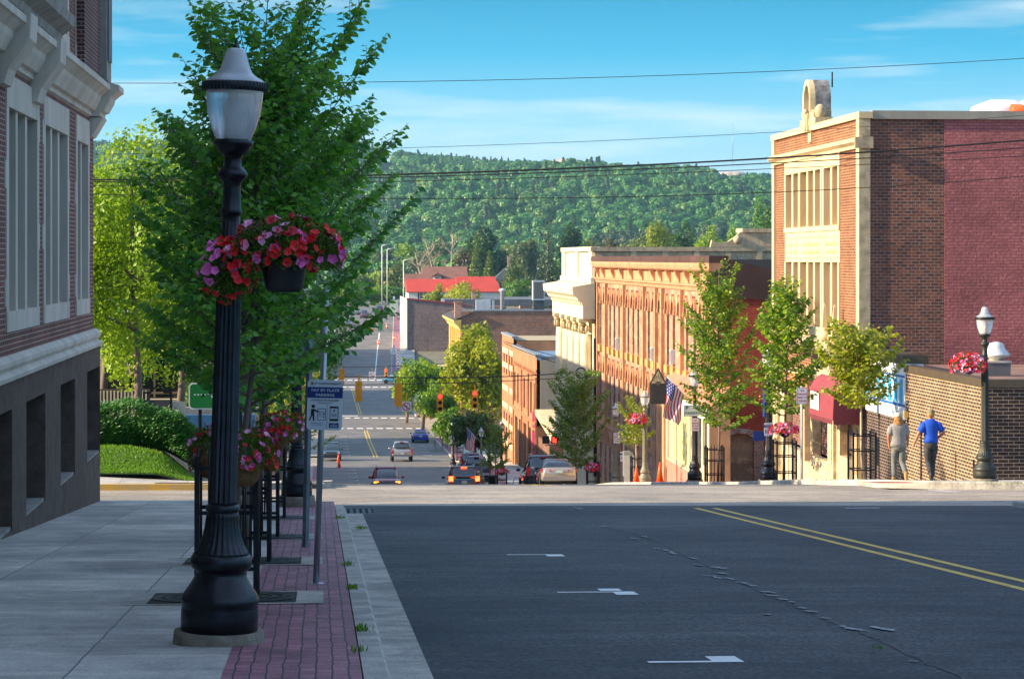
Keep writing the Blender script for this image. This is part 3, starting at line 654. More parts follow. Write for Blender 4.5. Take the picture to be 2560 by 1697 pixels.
# ---------------------------------------------------------------- low brown brick building at the far right corner
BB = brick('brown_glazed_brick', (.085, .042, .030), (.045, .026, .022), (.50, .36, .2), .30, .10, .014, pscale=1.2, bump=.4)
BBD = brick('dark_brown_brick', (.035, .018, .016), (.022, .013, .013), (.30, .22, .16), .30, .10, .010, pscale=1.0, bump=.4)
BRZ = mat('bronze_coping', (.10, .075, .05), .45, .3, var=.15)
def corner_building():
    X0 = 18.0; d0, d1, d2 = 65.0, 74.0, 79.3; Y0, Y1, Y2 = yf(X0, d0), yf(X0, d1), yf(X0, d2)
    T = thing('brick_building', 'low flat roofed brown brick building on the far right corner with blue and white entrance', 'building', (X0, Y0, -4.4))
    ox, oy, oz = X0, Y0, -4.4
    f = lambda u, v, t: (0 - t, u - oy, v - oz); fs = lambda u, v, t: (u - ox, -t, v - oz)
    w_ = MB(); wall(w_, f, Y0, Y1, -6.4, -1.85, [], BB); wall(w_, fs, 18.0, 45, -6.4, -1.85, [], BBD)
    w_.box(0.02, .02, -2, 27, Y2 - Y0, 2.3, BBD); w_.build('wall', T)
    for s in (0, 1): 
        c = MB()
        if s == 0: bx(c, f, Y0 - .06, -1.86, -.3, Y1 + .02, -1.64, .06, BRZ)
        else: bx(c, fs, 18.3, -1.86, -.3, 45, -1.64, .06, BRZ)
        c.build('coping', T)
    r = MB(); r.box(.28, .28, 2.45, 27, Y2 - Y0 - .02, 2.52, mat('brown_membrane', (.20, .12, .10), .75, var=.35, vs=.9)); r.build('roof', T)
    # entrance bay: dark brick pier, blue door recess, white fascia
    e = MB(); Ya, Yb, Yc = yf(18.15, 74.0), yf(18.15, 76.3), yf(18.15, 79.3)
    fe = lambda u, v, t: (.01 - t, u - oy, v - oz)
    bx(e, fe, Yb, -6.6, -.6, Yc, -3.35, 0, BBD); e.build('brick_pier', T)
    WPT = mat('white_panel', (.72, .74, .78), .5, var=.06); BLP = mat('bright_blue_panel', (.01, .13, .42), .5, var=.1)
    p = MB(); bx(p, fe, Ya, -3.35, -.55, Yc, -1.62, .04, WPT); bx(p, fe, Ya, -2.05, .042, Yc, -1.98, .05, BLP)
    bx(p, fe, Ya, -2.95, .042, Yc, -2.87, .05, BLP)
    for k in range(7): bx(p, fe, Ya + .25 + k * .75, -2.85, .042, Ya + .62 + k * .75, -2.1, .06, mat('sky_blue_panel', (.03, .35, .62), .5))
    p.build('fascia', T)
    c = MB(); bx(c, fe, Ya, -1.62, -.7, Yc - .1, -1.36, .12, BRZ); c.build('coping', T)
    d = MB(); bx(d, fe, Ya + .02, -6.5, -.5, Ya + .35, -3.36, -.05, mat('blue_frame', (.01, .1, .38), .4)); bx(d, fe, Yb - .3, -6.5, -.5, Yb - .01, -3.36, -.05, mat('blue_frame', (0, 0, 0)))
    bx(d, fe, Ya + .35, -6.5, -.5, Yb - .3, -3.36, -.1, mat('dark_blue_door', (.005, .04, .15), .35)); d.build('door', T)
    l = MB(); fx = lambda u, v, t: (0 - t, u - oy, v - oz); yy = Y1 - .35; bx(l, fx, yy - .07, -3.25, .02, yy + .07, -3.05, .15, mat('lantern_gold', (.5, .34, .1), .4)); bx(l, fx, yy - .02, -3.4, 0, yy + .02, -2.95, .04, BLKI); l.build('wall_lantern', T)
    for k, dd in ((0, 66.2), (1, 72.0)):
        q = MB(); yy = yf(18, dd); q.tube([(-.03, yy - Y0, -2.0), (-.03, yy - Y0, 1.15 if k == 1 else .5)], .022, BLKI); q.build('conduit', T)
    V = thing('roof_vent', 'white mushroom roof vent on a dark curb on the low brown roof', 'vent', (*gp(2491, 72), -1.86)); mv = MB()
    mv.box(-.35, -.3, -.02, .35, .3, .38, mat('vent_curb', (.13, .13, .13), .7)); mv.box(-.37, -.32, .38, .37, .32, .44, LIME); mv.build('curb', V)
    mc = MB(); mc.lathe([(.22, .44), (.22, .52), (.38, .56), (.42, .6), (.40, .64), (.26, .8), (.24, .86), (.2, .96), (.05, 1.0)], mat('white_metal', (.6, .62, .62), .4, .3, var=.1), 20); mc.build('cap', V)
corner_building()
# ---------------------------------------------------------------- tall brick building with limestone front
TB = brick('orange_brown_brick', (.23, .062, .018), (.12, .034, .014), (.36, .22, .11), .24, .095, .014, pscale=.8, bump=.4)
TBD = brick('mottled_brown_brick', (.24, .08, .045), (.08, .038, .036), (.32, .22, .17), .26, .105, .011, pscale=.6, patch=(.19, .07, .045), bump=.5, relief=.35)
TBP = brick('pink_painted_brick', (.45, .145, .14), (.34, .105, .105), (.27, .08, .09), .26, .105, .012, pscale=.5, bump=.9, relief=1.0, patch=(.50, .27, .18), pt=(.63, .66))
CREAM = mat('cream_stone', (.62, .48, .27), .8, var=.14, vs=1.4, bump=.12, streak=.3)
CREAMD = mat('aged_cream_stone', (.46, .36, .22), .85, var=.35, vs=3, bump=.3, bs=15)
ZINC = mat('grey_beige_metal', (.36, .31, .24), .5, .2, var=.2, vs=1.5, streak=.2)
def tall_building():
    X0 = 18.0; Ya, Yb = yf(X0, 80), yf(X0, 95.4); oz = -5.9
    T = thing('brick_building', 'three storey orange brick and cream stone building with scroll crest on its roof', 'building', (X0, Ya, oz))
    f = lambda u, v, t: (-t, u - Ya, v - oz); fs = lambda u, v, t: (u - X0, -t, v - oz)
    D = lambda px: sd(px, X0)
    groups = [(D(2099.6), D(2060.6), 2), (D(2056), D(2002), 3), (D(2000.4), D(1965.7), 2)]
    ops = []
    for a, b_, n in groups:
        iw = (b_ - a - .24)
        for k in range(n):
            u0 = a + .12 + iw * k / n + (.14 if k else 0.0); u1 = a + .12 + iw * (k + 1) / n - (.14 if k < n - 1 else 0)
            ops += [(u0, 2.8, u1, 4.85), (u0, -.85, u1, 1.5)]
    lo = [(Ya + 1.2, -5.2, Ya + 3.4, -2.95), (Ya + 5.3, -5.6, Ya + 8.0, -3.2), (Ya + 8.4, -5.9, Ya + 9.5, -3.2), (Ya + 10.0, -5.6, Ya + 13.4, -3.2)]
    w_ = MB(); wall(w_, f, Ya, Yb, -2.55, 6.4, ops, TB, rec=.3, mrev=CREAM)
    w_.box(.31, .02, -1.2, 24, Yb - Ya, 12.25, TBD); w_.build('wall', T)
    s1 = MB(); wall(s1, fs, X0 + .0, 20.8, -7, 6.3, [], TBD); s1.build('side_wall', T, 'mottled dark brown bare brick side wall')
    s2 = MB(); bx(s2, fs, 20.8, -7, -.2, 42, 6.3, .012, TBP); s2.build('side_wall', T, 'pink painted brick part of the side wall')
    sh = MB(); wall(sh, f, Ya, Yb, -8, -2.55, lo, CREAMD, t=.0, rec=.5); sh.build('shopfront', T)
    ORG = mat('faded_orange_paint', (.55, .16, .07), .7, var=.2, vs=1.5)
    so_ = MB(); bx(so_, f, Ya + 4.0, -3.2, .0, Ya + 13.9, -2.75, .06, ORG); bx(so_, f, Ya + 8.02, -3.9, .0, Ya + 8.38, -3.2, .05, ORG); so_.build('sign_band', T)
    for (a, b0, c, d) in lo:
        window(f, a, b0, c, d, T, mat('dark_green_frame', (.03, .05, .035), .5) if c - a > 1.5 else mat('dark_wood_frame', (.06, .035, .02), .5), DKGL, rec=.35, fw=.09, bars=(1 if c - a > 2 else 0, 0), name='shop_window' if c - a > 1.5 else 'shop_door')
    pp = MB(); ST = mat('white_posters', (.7, .7, .72), .6, var=.3, vs=6)
    for k in range(3): bx(pp, f, Ya + 1.45 + k * .5, -4.75, -.345, Ya + 1.8 + k * .5, -4.55, -.335, ST)
    bx(pp, f, Ya + 1.35, -5.08, -.345, Ya + 3.2, -4.85, -.335, ST); pp.build('window_stickers', T)
    for k, dd in enumerate((0.0, 3.9, 14.2)):
        c = MB(); bx(c, f, Ya + dd + .02, -6.8, .0, Ya + dd + .95, -2.9, .12, CREAM if k == 0 else CREAMD); bx(c, f, Ya + dd + .22, -5.6, .12, Ya + dd + .75, -3.3, .15, CREAMD); c.build('pilaster', T)
    # stone trim
    t_ = MB(); bx(t_, f, Yb - .42, -1.4, .0, Yb, 6.3, .10, CREAM); t_.build('corner_quoin', T)
    t_ = MB(); bx(t_, f, Ya - .02, -1.4, .0, Ya + .42, 6.3, .10, CREAM)
    bx(t_, fs, X0 - .10, -1.4, .0, X0 + .28, 6.3, .05, CREAMD); t_.build('corner_quoin', T)
    ga, gb = groups[0][0] - .12, groups[2][1] + .12
    st = MB(); bx(st, f, ga, 4.85, .0, gb, 5.3, .05, CREAM); bx(st, f, ga, 2.62, .0, gb, 2.8, .08, CREAM); bx(st, f, ga, 1.5, .0, gb, 2.62, .03, CREAM); bx(st, f, ga, -1.15, 0, gb, -.85, .10, CREAM)
    for a, b_, n in groups:
        iw = (b_ - a - .24)
        for (v0, v1) in ((2.8, 4.85), (-.85, 1.5)):
            bx(st, f, a - .1, v0, .0, a + .12, v1, .06, CREAM); bx(st, f, b_ - .12, v0, .0, b_ + .1, v1, .06, CREAM)
            for k in range(1, n): c = a + .12 + iw * k / n; bx(st, f, c - .15, v0, -.3, c + .15, v1, .03, CREAM)
        bx(st, f, a + .2, 1.65, .03, b_ - .2, 1.75, .06, CREAM); bx(st, f, a + .2, 2.4, .03, b_ - .2, 2.5, .06, CREAM)
        nn_ = n * 3
        for k in range(nn_):
            c = a + .35 + (b_ - a - .7) * (k + .5) / nn_
            for vv in (1.9, 2.18): st.ell(f(c, vv, .035), (.04, .11, .11), CREAM, 8, 5)
    st.build('window_stonework', T)
    for (a, b0, c, d) in ops: window(f, a, b0, c, d, T, mat('tan_sash', (.30, .2, .1), .5), mat('amber_blinds_behind_glass', (.22, .13, .06), .35, var=.3, vs=.8, coat=.5), rec=.22, fw=.04)
    b_ = MB(); profile(b_, f, Ya - .12, Yb + .05, [(0, 5.3), (.1, 5.32), (.12, 5.42), (.28, 5.52), (.30, 5.62), (0, 5.72)], CREAM); bx(b_, fs, X0 - .27, 5.3, .125, X0 + .35, 5.68, .2, CREAMD); b_.build('belt_cornice', T)
    b2 = MB(); profile(b2, f, Ya - .1, Yb + .05, [(0, -1.75), (.16, -1.7), (.3, -1.5), (.34, -1.35), (0, -1.2)], CREAMD); profile(b2, f, Ya, Yb, [(0, -2.75), (.08, -2.72), (.1, -2.55), (0, -2.5)], CREAM); b2.build('entablature', T)
    cp = MB(); bx(cp, f, Ya - .12, 6.3, -.35, Yb + .1, 6.52, .12, CREAM); cp.build('coping', T)
    c2 = MB(); bx(c2, fs, X0 + .35, 6.28, -.35, 42, 6.56, .08, ZINC); c2.build('side_coping', T)
    rf = MB(); rf.box(.3, .3, 12.26, 24, Yb - Ya, 12.34, TARROOF); rf.build('roof', T)
    # crest: arch on a pedestal with a standing figure relief, running back over the roof
    cr = MB(); yc_ = (D(2008) + D(2040)) / 2 - .2; WE = mat('peeling_grey_render', (.30, .31, .32), .9, var=.6, vs=4, col2=(.07, .06, .05), bump=.5)
    bx(cr, f, yc_ - 1.5, 6.5, -.5, yc_ + 1.3, 6.75, .14, CREAMD); bx(cr, f, yc_ - 1.05, 6.75, -.55, yc_ + .95, 7.05, .1, CREAMD)
    arcp = [(.66 * math.cos(R(k * 15)), .62 + 1.0 * math.sin(R(k * 15))) for k in range(13)]; poly = [(.66, 0)] + arcp + [(-.66, 0)]
    cr.prism(poly, WE, lambda u, v, t: f(yc_ + u, 7.0 + v * .74, t), -.62, -.04)
    for k in range(12):
        (u0, v0), (u1, v1) = arcp[k], arcp[k + 1]
        cr.add([f(yc_ + u * q, 7.0 + (v if q == 1 else .62 + (v - .62) * q) * .74, t) for (u, v) in ((u0, v0), (u1, v1)) for q in (1, .74) for t in (-.04, .16)], [(0, 1, 5, 4), (1, 3, 7, 5), (3, 2, 6, 7), (0, 4, 6, 2)], CREAM)
    bx(cr, f, yc_ - .66, 7.0, -.04, yc_ - .48, 7.45, .16, CREAM); bx(cr, f, yc_ + .48, 7.0, -.04, yc_ + .66, 7.45, .16, CREAM)
    for q in (-1.25, 1.1): cr.ell(f(yc_ + q, 6.95, -.1), (.22, .28, .28), CREAMD, 12, 8)
    bx(cr, f, yc_ - .35, 5.9, 0, yc_ + .15, 6.28, .07, CREAM); bx(cr, f, yc_ - .3, 6.28, 0, yc_ + .1, 6.9, .2, CREAM)
    cr.ell(f(yc_ - .1, 6.62, .2), (.1, .14, .34), CREAMD, 8, 6); cr.ell(f(yc_ - .1, 7.02, .2), (.09, .09, .1), CREAMD, 8, 6)
    cr.tube([f(yc_ - .5, 7.9, -.7), f(yc_ - .5, 8.45, -.7)], .03, BLKI, 5)
    cr.build('roof_crest', T)
    # portal hood: half-round arch on brackets with two obelisks on balls
    po = MB(); y0 = D(2095) + .1
    bx(po, f, y0 - 1.3, -2.45, .0, y0 + 1.3, -2.2, .55, CREAMD)
    ap = [(math.cos(R(k * 18)), math.sin(R(k * 18))) for k in range(11)]
    for k in range(10):
        (u0, v0), (u1, v1) = ap[k], ap[k + 1]
        po.add([f(y0 + u * q, -2.2 + v * q, t) for (u, v) in ((u0, v0), (u1, v1)) for q in (.95, .62) for t in (.0, .5)], [(0, 1, 5, 4), (1, 3, 7, 5), (3, 2, 6, 7), (0, 4, 6, 2)], CREAMD)
    for q in (-1.05, 1.05): po.ell(f(y0 + q, -2.68, .25), (.25, .2, .26), CREAMD, 12, 8); bx(po, f, y0 + q - .12, -3.0, 0, y0 + q + .12, -2.45, .2, CREAM)
    po.build('portal_hood', T)
    for q in (-.95, .75):
        ob = MB(); yy = y0 + q; c = f(yy, 0, .3)
        ob.lathe([(.05, -1.5), (.16, -1.46), (.1, -1.38), (.24, -1.22), (.26, -1.08), (.2, -.95), (.1, -.88), (.14, -.84), (.14, -.8)], CREAM, 14, (c[0], c[1], -oz))
        ob.add([(c[0] + sx * .1, c[1] + sy * .1, -.8 - oz) for sx, sy in ((-1, -1), (1, -1), (1, 1), (-1, 1))] + [(c[0] + sx * .045, c[1] + sy * .045, -.05 - oz) for sx, sy in ((-1, -1), (1, -1), (1, 1), (-1, 1))] + [(c[0], c[1], .08 - oz)], [(0, 1, 5, 4), (1, 2, 6, 5), (2, 3, 7, 6), (3, 0, 4, 7), (4, 5, 8), (5, 6, 8), (6, 7, 8), (7, 4, 8)], CREAM)
        ob.build('finial', T)
    # barrel awning
    A = MB(); MAR = mat('maroon_canvas', (.12, .016, .024), .85, var=.15, vs=3, bump=.1); MARL = mat('maroon_canvas_front', (.22, .035, .05), .8, var=.15, vs=3)
    a0, a1 = Ya + 4.2, Ya + 5.9; a0, a1 = Ya - .1, Ya + 3.8
    pr = [(0.02, -2.25)] + [(.02 + .95 * math.sin(R(k * 15)), -3.0 + .75 * math.cos(R(k * 15))) for k in range(7)] + [(1.0, -3.75)]
    for k in range(len(pr) - 1): A.quad(f(a0, pr[k][1], pr[k][0]), f(a1, pr[k][1], pr[k][0]), f(a1, pr[k + 1][1], pr[k + 1][0]), f(a0, pr[k + 1][1], pr[k + 1][0]), MARL)
    for u in (a0, a1): A.add([f(u, v, t) for t, v in pr] + [f(u, -3.75, .02)], [tuple(range(len(pr) + 1))], MAR)
    for k in range(13):
        u = a0 + (a1 - a0) * k / 13; du = (a1 - a0) / 13
        A.add([f(u, -3.75, 1.0), f(u + du, -3.75, 1.0), f(u + du, -3.87, 1.01), f(u + du * .5, -3.93, 1.01), f(u, -3.87, 1.01)], [(0, 1, 2, 3, 4)], MAR)
    for k in range(4):
        u = .02 + .24 * k; A.add([f(a0, -3.75, u), f(a0, -3.75, u + .24), f(a0, -3.86, u + .24), f(a0, -3.92, u + .12), f(a0, -3.86, u)], [(0, 1, 2, 3, 4)], MAR)
    bx(A, f, a0 + 2.2, -3.55, 1.0, a0 + 3.6, -2.95, 1.012, mat('cream_sign_patch', (.7, .66, .55), .6)); 
    A.build('awning', T)
    # bundle of sheeting on the roof
    S = thing('roofing_sheets', 'white plastic bundle with orange netting lying on the tall building roof edge', 'sheeting', (X0 + 4.2, Ya + .5, 6.3)); WS = mat('white_plastic', (.75, .76, .8), .4, var=.08)
    m_ = MB(); m_.ell((.8, .3, .28), (1.1, .5, .42), WS, 18, 8, .06, 1); m_.ell((2.4, .3, .34), (1.3, .5, .46), WS, 18, 8, .06, 2); m_.ell((4.2, .3, .4), (1.6, .5, .6), WS, 18, 8, .05, 3); m_.build('plastic_bundle', S)
    OR = mat('orange_netting', (.75, .09, .01), .6, var=.25, vs=14)
    m2 = MB(); m2.tube([(.95, -.35, .3), (2.0, -.2, .3), (2.9, -.25, .32)], [.22, .16, .1], OR, 10); m2.tube([(2.6, -.2, .45), (3.6, -.25, .5)], [.28, .3], OR, 12); m2.build('netting', S)
tall_building()
# ---------------------------------------------------------------- sandstone block
SAND = brick('red_sandstone_blocks', (.42, .235, .15), (.31, .15, .10), (.32, .18, .12), 1.3, .42, .012, pscale=.35, patch=(.62, .42, .24), bump=.25)
SANDT = mat('sandstone_trim', (.50, .25, .13), .85, var=.25, vs=1.2, bump=.2)
SANDG = mat('golden_sandstone_sill', (.50, .28, .09), .85, var=.2, vs=3)
REDB = brick('red_painted_brick', (.62, .085, .04), (.5, .065, .03), (.2, .03, .018), .26, .1, .012, pscale=.5, bump=.8, relief=.3)
OLDB = brick('old_mixed_brick', (.45, .16, .1), (.3, .09, .06), (.5, .4, .34), .24, .09, .012, pscale=2, patch=(.55, .4, .35))
BRNM = mat('brown_flashing', (.085, .04, .03), .6, .1, var=.3, vs=.8, bump=.3, bs=3)
REDF = mat('dark_red_window_frame', (.25, .05, .045), .6)
def sandstone():
    X0 = 18.0; Ya, Yb = yf(X0, 109), yf(X0, 156.5); oz = -8.8
    T = thing('sandstone_building', 'long red sandstone block with rows of narrow arched windows and bracketed cornice', 'building', (X0, Ya, oz))
    f = lambda u, v, t: (-t, u - Ya, v - oz); fs = lambda u, v, t: (u - X0, -t, v - oz)
    pxs = [1502, 1513.7, 1525.3, 1536, 1547.8, 1558.6, 1571, 1583.5, 1595.7, 1608.6, 1622, 1636.5, 1652.5, 1670, 1685, 1701, 1718, 1737, 1756, 1774]
    cs = [sd(p, X0) for p in pxs]; hw = .42
    ops = [(c - hw, -3.9, c + hw, -.62) for c in cs]; lo = [(c - hw, -8.3, c + hw, -5.0) for c in cs if c > Ya + 15]
    lo2 = [(c - hw, -12.5, c + hw, -9.4) for c in cs if c > Ya + 26]
    w_ = MB(); wall(w_, f, Ya, Yb, -16, 1.0, ops + lo + lo2, SAND, rec=.32); w_.box(.33, .02, -6, 16, Yb - Ya, 9.0, SAND); w_.build('wall', T)
    for i, (a, b0, c, d) in enumerate(ops + lo + lo2):
        m_ = (a + c) / 2
        W = window(f, a, b0, c, d, T, REDF, DKGL, rec=.2, fw=.07, bars=(0, 1))
        # arch shoulders and keystone hood
        s = MB()
        for sg in (-1, 1):
            pl = [(sg * hw, d)] + [(sg * hw * math.cos(R(q)), d - hw + hw * math.sin(R(q))) for q in (0, 22, 45, 67, 90)]
            s.add([f(m_ + u, v, t) for u, v in pl for t in (.004, -.19)], [tuple(range(0, 12, 2)), tuple(range(1, 12, 2))] + [(2 * k, 2 * k + 2, 2 * k + 3, 2 * k + 1) for k in range(5)], SANDT)
        n = 8; vs = []
        for k in range(n + 1):
            a_ = R(180 * k / n)
            for (rr_, t) in ((hw + .04, .005), (hw + .04, .12), (hw + .2, .12), (hw + .2, .005)): vs.append(f(m_ + rr_ * math.cos(a_), d - hw + rr_ * math.sin(a_) * 1.25, t))
        s.add(vs, [(4 * k + q, 4 * k + (q + 1) % 4, 4 * k + 4 + (q + 1) % 4, 4 * k + 4 + q) for k in range(n) for q in range(4)], SANDT)
        bx(s, f, m_ - .1, d + .02, 0, m_ + .1, d + .42, .16, SANDT)
        for sg in (-1, 1): bx(s, f, m_ + sg * .56 - .12, d - hw - .22, 0, m_ + sg * .56 + .12, d - hw, .14, SANDT)
        s.build('arch_trim', T); s = MB(); bx(s, f, a - .12, b0 - .42, 0, c + .12, b0, .15, SANDG); s.build('sill', T)
    each('pilaster', T, [lambda q, c=sd(p, X0): bx(q, f, c - .16, -9.5, 0, c + .16, .05, .2, SANDT) for p in (1499, 1519, 1564, 1614.5, 1645, 1661, 1709, 1766, 1786)])
    bands = MB(); profile(bands, f, Ya, Yb, [(0, .05), (.08, .08), (.12, .25), (.22, .3), (.22, .38), (.05, .42)], SANDT); bx(bands, f, Ya, .42, 0, Yb, 1.0, .04, SANDT)
    profile(bands, f, Ya - .1, Yb + .05, [(0, 1.0), (.26, 1.02), (.36, 1.1), (.42, 1.3), (.42, 1.42), (-.3, 1.42)], SANDT); bx(bands, f, Ya, -8.95, 0, Yb, -8.7, .12, SANDT); bands.build('cornice', T)
    each('bracket', T, [lambda q, c=sd(p, X0): profile(q, f, c - .16, c + .16, [(0.04, .42), (.12, .42), (.16, .6), (.28, .8), (.34, .99), (0.04, .99)], SANDT) for p in (1500, 1513.7, 1537.7, 1560, 1584, 1610, 1639, 1657.5, 1679, 1702.4, 1725, 1750, 1778)])
    fa = MB(); bx(fa, f, Ya - .05, 1.43, -.5, Yb, 1.75, .40, BRNM); bx(fa, fs, X0 - .4, .0, 0, X0 + .3, 1.75, .06, BRNM); fa.build('metal_fascia', T)
    sw = MB(); wall(sw, fs, X0 + .0, 30, -10.5, -.05, [(18.42, -8.75, 19.62, -6.4), (20.6, -5.6, 22.0, -1.9)], REDB, rec=.6); sw.build('side_wall', T)
    rfp = MB(); rfp.add([fs(X0 + .3, -.05, .08), fs(30, -1.6, .08), fs(30, -.9, .08), fs(X0 + .3, 1.6, .08), fs(X0 + .3, -.05, -.3), fs(30, -1.6, -.3), fs(30, -.9, -.3), fs(X0 + .3, 1.6, -.3)], [(0, 1, 2, 3), (7, 6, 5, 4), (3, 2, 6, 7), (0, 4, 5, 1)], BRNM); rfp.build('side_flashing', T)
    rf = MB(); rf.add([f(Ya + .3, 1.55, -.4), f(Yb, 1.55, -.4), f(Yb, -1, -13), f(Ya + .3, -1, -13)], [(0, 1, 2, 3)], mat('blue_grey_roof', (.22, .25, .3), .4, .3, var=.15)); rf.build('roof', T)
    # arched corner doorway
    dw = MB(); Xd = 19.02
    for sg in (-1, 1): bx(dw, fs, Xd + sg * .85 - .22, -9.2, 0, Xd + sg * .85 + .22, -6.6, .12, OLDB)
    for k in range(8):
        a0, a1 = R(180 - 22.5 * k), R(180 - 22.5 * (k + 1))
        dw.add([fs(Xd + r_ * math.cos(a_), -6.62 + .5 * r_ * math.sin(a_), t) for a_ in (a0, a1) for r_ in (.63, 1.07) for t in (.0, .14)], [(0, 1, 5, 4), (1, 3, 7, 5), (3, 2, 6, 7), (0, 4, 6, 2)], OLDB if k % 2 else mat('pale_old_brick', (.55, .42, .36), .9))
    dw.build('door_arch', T)
    window(fs, 18.42, -8.6, 18.85, -6.4, T, mat('grey_frame', (.2, .22, .24), .4), BLGL, rec=.5, fw=.05, bars=(0, 0), name='side_light')
    dd = window(fs, 18.86, -8.75, 19.61, -6.4, T, mat('oak_frame', (.26, .10, .03), .5), glassy('warm_door_glass', (.12, .08, .04)), rec=.45, fw=.12, bars=(0, 0), name='door')
    window(fs, 20.6, -5.6, 22.0, -1.9, T, mat('plum_frame', (.12, .05, .08), .6), glassy('plum_shutter', (.10, .06, .10)), rec=.3, fw=.1, bars=(0, 1))
    st = MB(); bx(st, fs, 18.1, -9.6, .14, 20.0, -8.76, 1.2, CONC); st.build('door_step', T)
    pl = thing('stone_planter', 'low sandstone planter box with yellow flowers beside the arched brick doorway', 'planter', (22.0, Ya - 1.1, G(22, Ya - 1)))
    pm = MB(); pm.box(-.6, -.7, -.8, 1.6, .9, .62, SANDT); pm.build('box', pl)
    for i, c in enumerate((cs[4], cs[11], cs[14])):
        a_ = MB(); z = (-3.9, -3.9, -3.75)[i]; bx(a_, f, c - .24, z, -.15, c + .24, z + .72, .22, mat('white_plastic_panel', (.62, .64, .66), .5, var=.05)); bx(a_, f, c - .19, z + .08, .221, c + .19, z + .64, .226, mat('vent_grey', (.2, .2, .2), .6)); a_.build('air_conditioner', T)
sandstone()
# ---------------------------------------------------------------- projecting diner front
def diner():
    X0 = 17.05; Ya, Yb = yf(X0, 105.5), yf(X0, 121.5); oz = -8.6
    T = thing('diner_front', 'single storey projecting shopfront with pink lower panels and pale green blinds', 'shopfront', (X0, Ya, oz))
    f = lambda u, v, t: (-t, u - Ya, v - oz)
    L_ = Yb - Ya
    PINK = mat('pink_panel', (.58, .20, .15), .5, var=.18, vs=1.5, streak=.3); GRN = mat('pale_green_blind', (.55, .55, .25), .6, var=.08, streak=.2); CRT = mat('cream_trim', (.62, .50, .32), .6, var=.12)
    SL_ = mat('terracotta_slope', (.50, .17, .10), .7, var=.3, vs=2)
    ops = [(Ya + .5, -7.6, Ya + 1.8, -5.5), (Ya + 2.2, -7.9, Ya + 4.8, -5.5), (Ya + 5.2, -8.2, Ya + 12.8, -5.4)]
    w_ = MB(); wall(w_, f, Ya, Yb, -12, -5.0, ops, CRT, rec=.3); bx(w_, f, Ya + .03, -12, -.95, Yb, -5.02, -.35, CRT); w_.add([f(Ya, -12, 0), f(Ya, -12, -.94), f(Ya, -5, -.94), f(Ya, -5, 0)], [(0, 1, 2, 3)], SANDT); w_.build('wall', T)
    for i, (a, b0, c, d) in enumerate(ops):
        window(f, a, b0, c, d, T, mat('aluminium', (.45, .44, .4), .4, .5), GRN if i == 2 else DKGL, rec=.12, fw=.07, bars=((0, 1, 3)[i], 0), name='shop_window')
    p = MB(); bx(p, f, Ya + 2.1, -10.9, 0, Ya + 4.9, -7.95, .05, PINK); p.build('lower_panel', T); p = MB(); bx(p, f, Ya + 5.1, -11.8, 0, Ya + 12.9, -8.25, .05, PINK)
    for u in (5.0, 9.1): bx(p, f, Ya + u - .03, -11.5, .052, Ya + u + .03, -5.4, .09, mat('dark_joint', (.08, .06, .05), .6))
    p.build('lower_panel', T)
    s = MB(); s.add([f(Ya, -5.0, .0), f(Yb, -5.0, .0), f(Yb, -4.0, -.93), f(Ya, -4.0, -.93), f(Ya, -5.0, -.93), f(Yb, -5.0, -.93)], [(0, 1, 2, 3), (0, 3, 4), (1, 5, 2), (0, 4, 5, 1)], SL_); bx(s, f, Ya, -5.5, .0, Yb, -4.99, .1, mat('white_sign_board', (.72, .68, .6), .6, var=.1)); s.build('sloping_canopy', T)
    for u in (13.2, 15.0): q = MB(); bx(q, f, Ya + u, -13, 0, Ya + u + .9, -5.5, .12, SANDT); q.build('pier', T)
diner()
